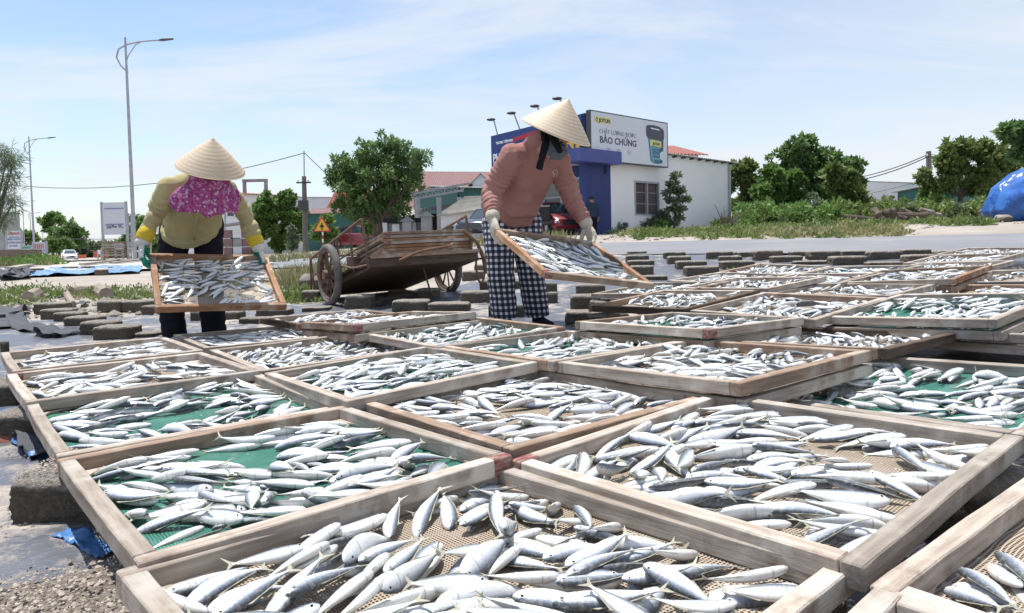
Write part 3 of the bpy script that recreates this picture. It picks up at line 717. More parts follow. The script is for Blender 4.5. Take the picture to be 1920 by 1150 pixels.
REDS = {'BR': (-1, 0, 0, 0), 'T2': (0, 1, 0, 0), 'T4': (-1, 0, 0, 0), 'T17': (0, -1, 0, 0), 'T12': (0, -1, 0, 0), 'T11': (0, -1, 0, 0), 'T10': (0, 1, 0, 0), 'H2': (0, -1, 0, 0)}
WD = {'T16': ['wood_dark', 'wood_dark', 'wood_brown', 'wood_dark'], 'T11': ['wood_grey', 'wood_pale', 'wood_dark', 'wood_brown'], 'H1': ['wood_warm'] * 4, 'H2': ['wood_brown', 'wood_brown', 'wood_warm', 'wood_warm'],
      'T1': ['wood_pale'] * 4, 'BR': ['wood_pale', 'wood_grey', 'wood_pale', 'wood_grey'], 'T2': ['wood_brown', 'wood_pale', 'wood_pale', 'wood_pale'], 'T3': ['wood_grey', 'wood_pale', 'wood_pale', 'wood_grey'], 'T20': ['wood_brown', 'wood_dark', 'wood_dark', 'wood_pale'], 'T27': ['wood_brown', 'wood_warm', 'wood_pale', 'wood_brown'],
      'T14': ['wood_grey'] * 4, 'T15': ['wood_pale', 'wood_grey', 'wood_grey', 'wood_brown'], 'NR': ['wood_pale'] * 4, 'NB': ['wood_pale'] * 4}
ANG = {'T1': -.45, 'BR': -.5, 'T2': -.35, 'T3': -.3, 'T5': -.35, 'T14': -.55, 'T13': -.5, 'H1': .4, 'H2': -.75}
BIAS = {'T9': (-.2, -.9), 'T2': (-.1, -.3), 'T15': (.6, 0), 'NR': (.7, .2), 'T20': (.5, .1), 'T18': (.1, -.5), 'T19': (.3, -.2), 'T32': (.7, -.1), 'T14': (.0, .1), 'T10': (.4, -.2)}
allfish = []
import colorsys
for key, (net, n, cov, lab) in TL.items():
    q = TR[key]
    grp = 'trays of fish held by the women' if key[0] == 'H' else 'fish drying trays laid out on the blocks'
    make_tray(key, q, net, lab, grp, WD.get(key), REDS.get(key, (0, 0, 0, 0)))
    M_ = tray_M(q)
    for p in drop_fish(key, q, int(n * 1.32), cov, ANG.get(key), amp=.8, bias=BIAS.get(key)):
        W_ = M_ @ fish_M(p); d = (W_.translation - Vector((0, 0, CH)))
        sc_ = F * (d.dot(RT)) / d.dot(_f) + CX, PY - F * d.dot(UP) / d.dot(_f)
        infr = d.dot(_f) > .1 and -60 < sc_[0] < 1980 and -20 < sc_[1] < 1210
        allfish.append((d.length if infr else 99, key, p, W_, infr))
allfish.sort(key=lambda a: a[0])
WHERE = {'T1': 'nearest tray', 'BR': 'big brown tray', 'T2': 'left green tray', 'T3': 'wedge plated tray', 'T5': 'centre tray', 'T14': 'right green tray', 'NR': 'right near tray', 'T13': 'raised tray', 'T6': 'green middle tray'}
def fish_label(key, p, W_):
    x, y = p[0] / .34, p[1] / .34
    if max(abs(x), abs(y)) < .4: w = 'mid'
    else:
        a = math.degrees(math.atan2(y, x))
        w = {0: 'far right edge of', 1: 'far corner of', 2: 'far left edge of', 3: 'left corner of', 4: 'near left edge of', 5: 'near corner of', 6: 'near right edge of', 7: 'right corner of'}[int(((a + 360 + 22.5) % 360) // 45)]
    w = 'middle of' if w == 'mid' else w
    look = 'dark back up' if p[5] < -.38 else 'pale belly up' if p[5] > .38 else 'lying flat'
    h = W_.to_3x3() @ Vector((1, 0, 0)); hd_ = ('right' if h.x > 0 else 'left') if abs(h.x) > abs(h.y) else ('away' if h.y > 0 else 'forward')
    sz = 'long ' if p[6] > .152 else 'short ' if p[6] < .134 else ''
    return f"{sz}silver fish {look}, head {hd_}, {w} {WHERE.get(key, 'a middle row tray')}"
NFISH = 296
NEAR = ['nearest', 'second nearest', 'third nearest', 'fourth nearest', 'fifth nearest', 'sixth nearest', 'seventh nearest', 'eighth nearest', 'ninth nearest', 'tenth nearest']
_lab = [fish_label(a[1], a[2], a[3]) for a in allfish[:NFISH]]; _seen = {}
for k, (d, key, p, W_, infr) in enumerate(allfish[:NFISH]):
    o = bpy.data.objects.new('fish', FISH_HI[p[7]]); COL.objects.link(o); o.matrix_world = W_
    lb = _lab[k]
    if _lab.count(lb) > 1:
        i_ = _seen.get(lb, 0); _seen[lb] = i_ + 1; lb = NEAR[min(i_, 9)] + ' ' + lb
        if len(lb.split()) > 16: lb = lb.replace('silver ', '')
    tag(o, lb, 'fish', 'fish in the ' + WHERE.get(key, 'middle row trays'))
# the rest of the catch
VV, FF_sizes, FI, MM, AA = [], [], [], [], []; off = 0
for d, key, p, W_, infr in allfish[NFISH:]:
    if not infr: continue
    V, Fc, M_, A = FISH_LO[p[7]]; m3 = np.array(W_); v = np.array(V) @ m3[:3, :3].T + m3[:3, 3]
    VV.append(v); AA += A; MM += M_
    FF_sizes.append([len(f) for f in Fc]); FI.append(np.concatenate([np.array(f) for f in Fc]) + off); off += len(V)
me = bpy.data.meshes.new('fish_catch')
VV = np.concatenate(VV); FI = np.concatenate(FI); SZ = np.concatenate([np.array(s) for s in FF_sizes])
me.vertices.add(len(VV)); me.vertices.foreach_set('co', VV.ravel()); me.loops.add(len(FI)); me.loops.foreach_set('vertex_index', FI)
me.polygons.add(len(SZ)); me.polygons.foreach_set('loop_start', np.concatenate([[0], np.cumsum(SZ)[:-1]])); me.polygons.foreach_set('loop_total', SZ)
me.polygons.foreach_set('material_index', MM); me.polygons.foreach_set('use_smooth', [True] * len(SZ)); me.update(calc_edges=True); me.validate()
a_ = me.attributes.new('fcol', 'FLOAT_COLOR', 'POINT'); a_.data.foreach_set('color', np.array(AA, dtype=np.float32).ravel())
tag(link('fish_catch', me, [Mt['fish'], Mt['fin'], Mt['eye_white'], Mt['eye_black']]), 'all the smaller fish spread over the farther trays', kind='stuff')
rs_ = np.random.RandomState(2); SV = []
for key in ('T1', 'BR', 'T2', 'NR', 'T5', 'T3', 'T14'):
    q = TR[key]; M_ = tray_M(q)
    for _ in range(260):
        x, y = rs_.uniform(-.34, .34, 2); a = rs_.uniform(0, 6.28); s_ = rs_.uniform(.0012, .0034) * (2.2 if rs_.rand() < .06 else 1); z = -RH - .004
        for k in range(4): SV.append(tuple(M_ @ Vector((x + s_ * math.cos(a + k * 1.57), y + s_ * .7 * math.sin(a + k * 1.57), z + rs_.uniform(0, .0012)))))
me = bpy.data.meshes.new('fish_scales'); me.from_pydata(SV, [], [(i, i + 1, i + 2, i + 3) for i in range(0, len(SV), 4)])
tag(link('fish_scales', me, mat('scale_flakes', (.62, .6, .56), .4)), 'loose pale scales and flakes stuck to the nets', kind='stuff')
# second frames under the raised trays
for key, lab, dx_, dy_, a_ in (('T13', 'bare frame lying under the raised tray right of the centre', .012, .01, .01), ('T15', 'bare frame lying under the raised tray at the right edge', .02, .012, -.012), ('T17', 'bare frame under the raised tray with the red corner', .0, .02, .012),
                             ('BR', 'bare frame under the large brown tray at the right', .014, -.012, .006), ('T12', 'bare frame under the low tray in front of the cart', .02, -.01, .0), ('T27', 'bare frame under the high stacked tray on the right', .01, .01, .01), ('T19', 'bare frame under the green tray at the right', .01, -.01, .01)):
    q = list(TR[key]); q[0] += dx_; q[1] += dy_; q[2] -= RH + .012; q[3] += a_
    if key == 'BR': continue
    make_tray(key + 'u', q, TL[key][0], lab, 'bare frames stacked under the trays', None, (0, 0, 0, 0), gus=False)
# ------------------------------------------------------------------ concrete blocks
def block_mesh(seed):
    r = random.Random(seed); n = 16; V, Fc = [], []; idx = {}
    def vid(i, j, k):
        key = (i, j, k)
        if key not in idx:
            p = Vector((i / n - .5, j / n - .5, k / n - .5)) * 2
            # rounded box
            e = 9; l = (abs(p.x) ** e + abs(p.y) ** e + abs(p.z) ** e) ** (1 / e)
            p = p / max(l, 1e-6) * .5
            d = 1 + .03 * mn.noise(p * 4.5 + Vector((seed * 3.3, 0, 0))) + .035 * mn.noise(p * 13 + Vector((0, seed, 0))) + .03 * mn.noise(p * 27 + Vector((0, 0, seed))) - (.16 * max(0, mn.noise(p * 2.1 + Vector((seed * 7.7, 3, 1))) - .25))
            idx[key] = len(V); V.append(tuple(p * d))
        return idx[key]
    for a in range(n):
        for b in range(n):
            for s in (0, n):
                q = lambda f: [f(a, b), f(a + 1, b), f(a + 1, b + 1), f(a, b + 1)]
                for f, fl in ((lambda u, v: vid(s, u, v), s == 0), (lambda u, v: vid(u, s, v), s == n), (lambda u, v: vid(u, v, s), s == 0)):
                    c = q(f); Fc.append(tuple(c[::-1] if fl else c))
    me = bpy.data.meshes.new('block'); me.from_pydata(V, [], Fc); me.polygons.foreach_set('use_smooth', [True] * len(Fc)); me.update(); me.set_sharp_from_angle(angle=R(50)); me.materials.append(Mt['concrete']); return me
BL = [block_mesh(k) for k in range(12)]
# pixel box of each block in the photo: left, right, top, base (used to find where on the ground it stands) and its depth in metres
def block(x0, x1, yt, yb, label, group, deep=.2, rz=None, maxw=.42, P=None, cut=0):
    if P is None: P = on_ground((x0 + x1) / 2, yb)
    w = min(maxw, (x1 - x0) / F * P.y); h = max(.06, (yb - yt) / F * P.y * 1.0 - (.0 if P.y > 4 else .03))
    dd = min(deep, w * .8)
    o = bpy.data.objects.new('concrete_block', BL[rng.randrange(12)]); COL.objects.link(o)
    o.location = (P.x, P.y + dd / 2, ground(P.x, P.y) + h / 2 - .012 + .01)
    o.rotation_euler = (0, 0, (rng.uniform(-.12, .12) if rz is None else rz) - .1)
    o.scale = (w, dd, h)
    tag(o, label, 'block', group); return o
ORD = ['first', 'second', 'third', 'fourth', 'fifth', 'sixth', 'seventh', 'eighth', 'ninth', 'tenth', 'eleventh', 'twelfth']
row_l = [(60, 116, 568, 590), (73, 125, 580, 601), (98, 145, 586, 608), (117, 177, 594, 618), (147, 207, 603, 634), (171, 243, 612, 643)]
for k, b in enumerate(row_l): block(*b, f"{ORD[k]} block from the back in the slanting row left of the woman in khaki", 'concrete blocks left of the woman in khaki', rz=.1)
for b, l in (((180, 227, 564, 587), 'mossy block left of a lighter one behind the sheet edge'), ((226, 277, 564, 586), 'block touching a mossy one just left of the black trousers'), ((264, 300, 573, 592), 'small block half behind the left trouser leg'),
             ((213, 290, 626, 640), 'flat pale block lying in front of the slanting row'), ((0, 12, 640, 668), 'block cut by the left edge of the picture beside the farthest left tray'),
             ((356, 378, 584, 606), 'block between the trouser legs of the woman in khaki'), ((410, 450, 584, 606), 'pale block just right of the black trousers'), ((447, 490, 596, 612), 'low dark block behind the corner of the tray at her feet'),
             ((477, 540, 580, 597), 'dark block right under the held tray corner'), ((565, 615, 577, 588), 'flat pale block in front of the left cart wheel'), ((564, 598, 545, 568), 'grey block beside the left cart wheel')):
    block(*b, l, 'concrete blocks about the woman in khaki')
cart_b = [((645, 698, 553, 583), 'dark block in the shade under the left half of the cart'), ((735, 803, 563, 590), 'dark round edged block under the middle of the cart'), ((803, 880, 568, 589), 'flat pale topped block in front of the right cart wheel'),
          ((784, 822, 541, 565), 'pale block left behind the right cart wheel'), ((864, 920, 546, 573), 'pale topped block right of the right cart wheel'), ((867, 906, 508, 528), 'far block right of the cart above the others'),
          ((727, 760, 543, 558), 'far block seen below the cart deck'), ((900, 925, 526, 548), 'block touching the left checked trouser leg'), ((850, 880, 568, 584), 'low block half hidden behind the tray corner by the cart'), ((889, 918, 496, 514), 'farthest block just left of the checked trousers'),
          ((965, 985, 500, 514), 'upper block seen between the checked legs'), ((962, 984, 526, 545), 'middle block seen between the checked legs'), ((965, 984, 572, 600), 'lower block seen between the checked legs'), ((1023, 1045, 530, 552), 'block touching the right checked trouser leg'), ((1018, 1046, 548, 573), 'larger block just right of the checked legs'), ((916, 928, 572, 600), 'block hidden behind the left checked leg')]
for b, l in cart_b: block(*b, l, 'concrete blocks about the cart')
mid_b = [((1064, 1157, 584, 614), 'large black fronted block in front of the stack beside the checked legs'), ((1072, 1129, 553, 585), 'broken black fronted block, second from the front'), ((1082, 1137, 533, 557), 'pale topped block, third from the front beside the tipped tray'),
         ((1213, 1254, 517, 529), 'flat block below the corner of the tipped tray'), ((1185, 1227, 498, 519), 'lowest block of the four behind the tipped tray'), ((1180, 1228, 488, 502), 'third block down of the four behind the tipped tray'), ((1176, 1218, 478, 495), 'second block down of the four behind the tipped tray'), ((1178, 1214, 471, 480), 'topmost block of the four behind the tipped tray'),
         ((1288, 1350, 499, 521), 'black fronted double block left of the far trays'), ((1271, 1327, 489, 507), 'rounded pale topped block above the black double one'), ((1255, 1298, 480, 498), 'small rounded block in the middle of the group'), ((1247, 1287, 472, 487), 'dark block at the back of the group by the road'),
         ((1355, 1416, 489, 508), 'wide pale topped block beside the far tray corner'), ((1352, 1394, 480, 492), 'block with a green weed growing in front of it'), ((1329, 1377, 471, 488), 'block with a small stone on top near the road')]
for b, l in mid_b: block(*b, l, 'concrete blocks between the women and the road')
row_r = [(1390, 1420, 472, 485), (1418, 1470, 469, 490), (1451, 1507, 480, 495), (1487, 1521, 471, 484), (1521, 1578, 470, 490), (1495, 1562, 489, 501), (1579, 1628, 470, 483), (1564, 1628, 480, 501), (1635, 1692, 470, 491), (1631, 1708, 491, 503), (1692, 1749, 467, 483), (1704, 1776, 477, 501), (1765, 1829, 469, 491), (1833, 1896, 466, 481)]
nm = ['narrow grey block', 'tall black block', 'small chipped pale block', 'narrow low block at the back', 'broad dark block', 'flat block touching the far tray', 'dark block just behind a broad square one', 'broad square brown block', 'rounded pale topped block', 'long flat block behind the trays', 'dark block at the very edge of the road', 'large black rough block', 'pale topped block with a broken left end', 'last dark block at the right end']
for b, l in zip(row_r, nm): block(*b, l + ' in the long row beside the road', 'concrete blocks in the row beside the road')
# blocks that carry the near trays
def block_at(x, y, w, d, h, rz, label, group='concrete blocks carrying the trays'):
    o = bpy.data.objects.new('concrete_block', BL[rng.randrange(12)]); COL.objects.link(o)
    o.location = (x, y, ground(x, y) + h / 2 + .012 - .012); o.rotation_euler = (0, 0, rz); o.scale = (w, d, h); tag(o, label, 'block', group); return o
p = on_ground(125, 1020)
block_at(-1.085, 1.72, .27, .24, .128, -.03, 'big rough block with a black front under the left corner of the green tray')
o = block_at(-.80, 1.07, .52, .30, .085, .45, 'flat sandy slab of concrete under the left corner of the nearest tray'); o.data = o.data.copy(); o.data.materials[0] = Mt['slab']
block_at(-1.72, 2.47, .26, .25, .115, .1, 'dark gravelly block under the left border of the rows')
block_at(-2.28, 3.02, .24, .2, .11, .1, 'block under the corner of the leftmost trays')
k = 0
for key, (ax, ay) in (('T1', (.3, .3)), ('T1', (.3, -.3)), ('BR', (.3, .3)), ('BR', (.32, -.3)), ('T5', (.3, .3)), ('T13', (-.3, .32)), ('T13', (.3, -.3)), ('T9', (.3, .3)), ('T10', (.3, .3)), ('T17', (-.3, .3)), ('T17', (.3, .3)), ('T20', (-.3, .3)), ('T21', (-.3, .3)), ('T18', (.3, .3)), ('T26', (.3, .3)), ('T27', (.3, -.3)), ('T14', (.3, -.3)), ('T15', (-.3, -.3)), ('T11', (.3, .3)), ('T12', (.3, .3)), ('T8', (-.3, .3)), ('T7', (-.3, .3)), ('T6', (.3, .3)), ('T3', (-.2, .3)), ('NR', (-.3, .3)), ('T23', (0, .3)), ('T30', (0, 0)), ('T31', (0, 0)), ('T29', (0, 0)), ('T24', (0, 0)), ('T33', (0, 0)), ('T32', (0, 0))):
    q = TR[key]; P = tray_M(q) @ Vector((ax, ay, 0)); un = 2 if key in ('T13', 'T15', 'T17', 'T12', 'T27', 'T19') else 1
    zb = P.z - RH * un - (.014 * (un > 1)) - .022; h = zb - ground(P.x, P.y)
    if h < .03: continue
    block_at(P.x, P.y, .24, .19, h, q[3] + rng.uniform(-.3, .3), 'block under ' + ' '.join(TL[key][3].split(',')[0].split()[:11]) + ((', ' + ['far', 'near'][ay < 0] + ' side') if key in ('T1', 'BR', 'T13') else (', ' + ['right', 'left'][ax < 0] + ' side') if key == 'T17' else ''))
# small stone on a block, a weed in front: see plants
mb = MB(); mb.sphere((0, 0, 0), .5, nu=10, nv=7)
def stone_mesh(seed, m):
    s = MB().sphere((0, 0, 0), 1, nu=12, nv=9); s.v = [tuple(Vector(v) * (1 + .35 * mn.noise(Vector(v) * 1.3 + Vector((seed * 5, 0, 0))) + .1 * mn.noise(Vector(v) * 4 + Vector((seed, 0, 0))))) for v in s.v]
    me = s.mesh('stone', True); me.materials.append(Mt[m]); return me
Mt['brick'] = mat('brick', (.33, .13, .08), .9, (.24, .1, .07), nscale=12, bump=.6)
def stone(px, py, r, label, m='concrete', sc=(1, .8, .6), seed=1, P=None, name='stone', cat='stone', group=None):
    P = P or on_ground(px, py); o = bpy.data.objects.new(name, stone_mesh(seed, m)); COL.objects.link(o)
    o.location = P + Vector((0, 0, r * sc[2] * .6)); o.scale = Vector(sc) * r; o.rotation_euler = (0, 0, seed); tag(o, label, cat, group); return o
stone(12, 838, .045, 'broken piece of red brick lying on the sand at the left edge', 'brick', seed=3, name='brick_piece', cat='brick')
stone(1345, 473, .03, 'small stone resting on top of a block near the road', seed=5, P=Vector((3.05, 9.3, .47)))
stone(582, 542, .17, 'brownish rock by the left cart wheel in the weeds', 'concrete', (1, .7, .8), 7)
# loose gravel and grit
def scatter(name, pts, m, label, rmin, rmax, seed=0, flatz=.6):
    r = random.Random(seed); mb = MB(); base = [(1, 0, 0), (0, 1, 0), (-1, 0, 0), (0, -1, 0), (0, 0, 1), (0, 0, -1)]; fc = [(0, 1, 4), (1, 2, 4), (2, 3, 4), (3, 0, 4), (1, 0, 5), (2, 1, 5), (3, 2, 5), (0, 3, 5)]
    for x, y, z in pts:
        s = r.uniform(rmin, rmax) * (1 if r.random() < .85 else 2.); a = r.uniform(0, 6.3); ca, sa = math.cos(a), math.sin(a)
        mb.add([((q[0] * ca - q[1] * sa * .7) * s * r.uniform(.7, 1.2) + x, (q[0] * sa + q[1] * ca * .7) * s * r.uniform(.7, 1.2) + y, q[2] * s * flatz + z + s * .3) for q in base], fc)
    return tag(mb.build(name, m), label, kind='stuff')
r = random.Random(5); pts = []
for _ in range(2600):
    x = r.uniform(-1.9, -.55); y = r.uniform(.75, 3.0)
    if x * -1 < y * .28: continue
    if mn.noise(Vector((x * 2, y * 2, 7))) > -.1: pts.append((x, y, ground(x, y) + .026))
for _ in range(1800):
    x = r.uniform(-5.5, 5); y = r.uniform(4.5, 9.5)
    pts.append((x, y, ground(x, y) + .024))
scatter('gravel', pts, Mt['sand'], 'grit and shell fragments on the sheet', .0022, .006)
pts = []
Mr = Matrix.Rotation(.45, 3, 'Z')
for _ in range(2600):
    v = Mr @ Vector((r.uniform(-.24, .24), r.uniform(-.13, .13), 0)); pts.append((v.x - .80, v.y + 1.07, .098))
for _ in range(900):
    pts.append((-1.085 + r.uniform(-.12, .12), 1.72 + r.uniform(-.1, .1), .138))
Mt['pebble'] = mat('pebble', (.50, .43, .36), .9, (.24, .2, .17), nscale=90, lo=.4, hi=.6)
scatter('aggregate', pts, Mt['pebble'], 'small pebbles set in the tops of the near blocks', .0016, .0042, seed=9, flatz=.5)
# crumpled torn plastic and blue strips
Mt['blue_strip'] = mat('blue_strip', (.03, .12, .32), .35, (.08, .2, .42), nscale=12, bump=.3)
def ribbon(name, pts, w, m, label, cat, seed=0, group=None):
    r = random.Random(seed); P = []
    n = len(pts) * 6
    for i in range(n + 1):
        t = i / n * (len(pts) - 1); a = min(int(t), len(pts) - 2); f = t - a
        c = Vector(pts[a]).lerp(Vector(pts[a + 1]), f); d = (Vector(pts[a + 1]) - Vector(pts[a])).normalized()
        tw = 1.1 * mn.noise(Vector((i * .21, seed, 0))); sd_ = Vector((-d.y * math.cos(tw), d.x * math.cos(tw), math.sin(tw)))
        row = []
        for j in range(7):
            v = j / 6 - .5; q = c + sd_ * (w * (1 + .4 * mn.noise(Vector((i * .3, seed, 3)))) * v)
            q.z = max(q.z, ground(q.x, q.y) + .024) + .016 * abs(mn.noise(Vector((i * .5, j * .9, seed)))) 
            row.append(q)
        P.append(row)
    o = grid_mesh(name, P, m, None); mo = o.modifiers.new('s', 'SOLIDIFY'); mo.thickness = .0015; return tag(o, label, cat, group)
g0 = lambda px, py, dz=.03: on_ground(px, py) + Vector((0, 0, dz))
ribbon('plastic_strip', [g0(0, 795, .05), g0(25, 815, .06), g0(45, 845, .03), g0(70, 868, .05), g0(78, 880, .02)], .055, Mt['blue_strip'], 'twisted blue plastic strip by the left border below the trays', 'plastic strip', 1)
ribbon('plastic_strip', [g0(118, 1022, .03), g0(150, 1032, .03), g0(185, 1052, .015), g0(210, 1058, .01)], .05, Mt['blue_strip'], 'blue plastic strip lying in front of the big rough block', 'plastic strip', 2)
for pts, w, lb, sd_ in (([(0, 625), (28, 598), (40, 622), (85, 628), (100, 640), (150, 626)], .16, 'crumpled torn edge of black plastic at the left', 3), ([(0, 600), (20, 592), (30, 585)], .3, 'bunched grey plastic heap at the left edge of the picture', 4), ([(30, 800), (50, 830), (72, 860), (90, 880)], .09, 'grey plastic shred beside the blue strip', 5), ([(150, 578), (160, 574)], .1, 'small black plastic flap near the driftwood', 6)):
    ribbon('plastic_scrap', [g0(a, b, .05) for a, b in pts], w, Mt['plastic_flap'], lb, 'plastic scrap', sd_)
# driftwood sticks and logs
Mt['driftwood'] = mat('driftwood', (.33, .28, .23), .9, (.2, .16, .13), nscale=6, stretch=(1, 1, 1), bump=.6)
def stick(a, b, r0, r1, label, name='log', cat='log', m='driftwood', group=None, seed=0, sag=.0, n=7):
    pts = []; rad = []
    for k in range(n):
        t = k / (n - 1); p_ = Vector(a).lerp(Vector(b), t) + Vector((mn.noise(Vector((t * 3, seed, 0))), mn.noise(Vector((t * 3, seed, 5))), .4 * mn.noise(Vector((t * 3, seed, 9))))) * r0 * 1.4
        pts.append(p_); rad.append((r0 + (r1 - r0) * t) * (1 + .25 * mn.noise(Vector((t * 5, seed, 2)))))
    return tag(MB().tube(pts, rad, 9).build(name, Mt[m], smooth='auto'), label, cat, group)
stick(g0(70, 634, .02), g0(135, 629, .02), .014, .01, 'grey stick lying on the black sheet at the left', 'stick', 'stick')
stick(g0(120, 550, .05), g0(137, 577, .04), .05, .035, 'short upright looking piece of driftwood in the sand', seed=2)
stick(g0(55, 567, .06), g0(72, 563, .06), .09, .07, 'weathered stump end at the left among the weeds', seed=3)
stick(g0(135, 553, .05), g0(195, 548, .06), .07, .05, 'long grey log in the weeds behind the blocks', seed=4)
stick(g0(186, 550, .05), g0(200, 562, .07), .1, .09, 'thick end of a bent log behind the mossy block', seed=5)

# blue tarpaulin on the ground, left, with planks and blocks
def patch(name, quad, nu, nv, off, m, label=None, kind='structure', bump=.05, seed=0, bs=3., cat=None):
    a, b, c, d = [Vector(q) for q in quad]; P = []
    for i in range(nu + 1):
        row = []
        for j in range(nv + 1):
            u, v = i / nu, j / nv; p_ = a.lerp(b, u).lerp(d.lerp(c, u), v)
            e = 1 + 0 * u; p_ += Vector((.25 * noise2(u * 5, v * 5, 1, seed) * bump * 6, .25 * noise2(u * 4, v * 6, 1, seed + 5) * bump * 6, 0))
            p_.z = ground(p_.x, p_.y) + off + bump * abs(mn.noise(Vector((p_.x * bs, p_.y * bs, seed))))
            row.append(p_)
        P.append(row)
    o = grid_mesh(name, P, m, kind if cat is None else None)
    if cat: tag(o, label, cat)
    return o
G = on_ground
patch('blue_tarp', (G(40, 522), G(262, 514), G(268, 500), G(100, 507)), 60, 20, .05, Mt['tarp_blue'], 'crumpled light blue tarpaulin spread on the ground at the left', bump=.10, seed=3, cat='tarpaulin')
patch('plastic_scrap', (G(0, 528), G(60, 524), G(48, 510), G(0, 514)), 30, 12, .05, Mt['plastic_flap'], 'heap of dark grey plastic left of the blue tarpaulin', bump=.22, seed=8, cat='plastic scrap')
for a, b, w, lb in ((G(20, 510), G(58, 504), .3, 'grey board lying left of the blue tarpaulin'), (G(155, 502), G(212, 496), .22, 'board lying at the back edge of the blue tarpaulin'), (G(210, 499), G(265, 494), .2, 'second board behind the blue tarpaulin nearer the lamp post')):
    tag(MB().bar(a + Vector((0, 0, .12)), b + Vector((0, 0, .14)), w, .06).build('board', Mt['wood_grey']), lb, 'board')
for b, lb in (((53, 75, 503, 514), 'left block on the blue tarpaulin'), ((115, 141, 500, 508), 'pale flat block on the back edge of the blue tarpaulin'), ((150, 172, 499, 508), 'middle block on the blue tarpaulin'), ((176, 196, 505, 517), 'largest block on the blue tarpaulin'), ((200, 222, 500, 507), 'block near the right end of the blue tarpaulin'), ((225, 234, 505, 513), 'small block at the front of the blue tarpaulin'), ((1, 8, 497, 502), 'lone small block on the pale concrete at the left')):
    block(*b, lb, 'blocks on and beside the blue tarpaulin', maxw=.6)
# broken kerb stones along the apron
ORD2 = ORD + ['thirteenth', 'fourteenth', 'fifteenth', 'sixteenth', 'seventeenth', 'eighteenth', 'nineteenth', 'twentieth', 'twenty first', 'twenty second', 'twenty third']
r = random.Random(8); k = 0
for px in range(0, 330, 15):
    py = 495 - px * .012 + r.uniform(-1.5, 1.5); P = G(px, py)
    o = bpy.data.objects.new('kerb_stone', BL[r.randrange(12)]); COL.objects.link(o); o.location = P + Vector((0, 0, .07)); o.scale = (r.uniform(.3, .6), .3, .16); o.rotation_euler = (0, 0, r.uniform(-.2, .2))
    tag(o, ORD2[px // 15] + ' kerb stone from the left in the broken line along the concrete road', 'kerb stone', 'kerb stones along the concrete road')

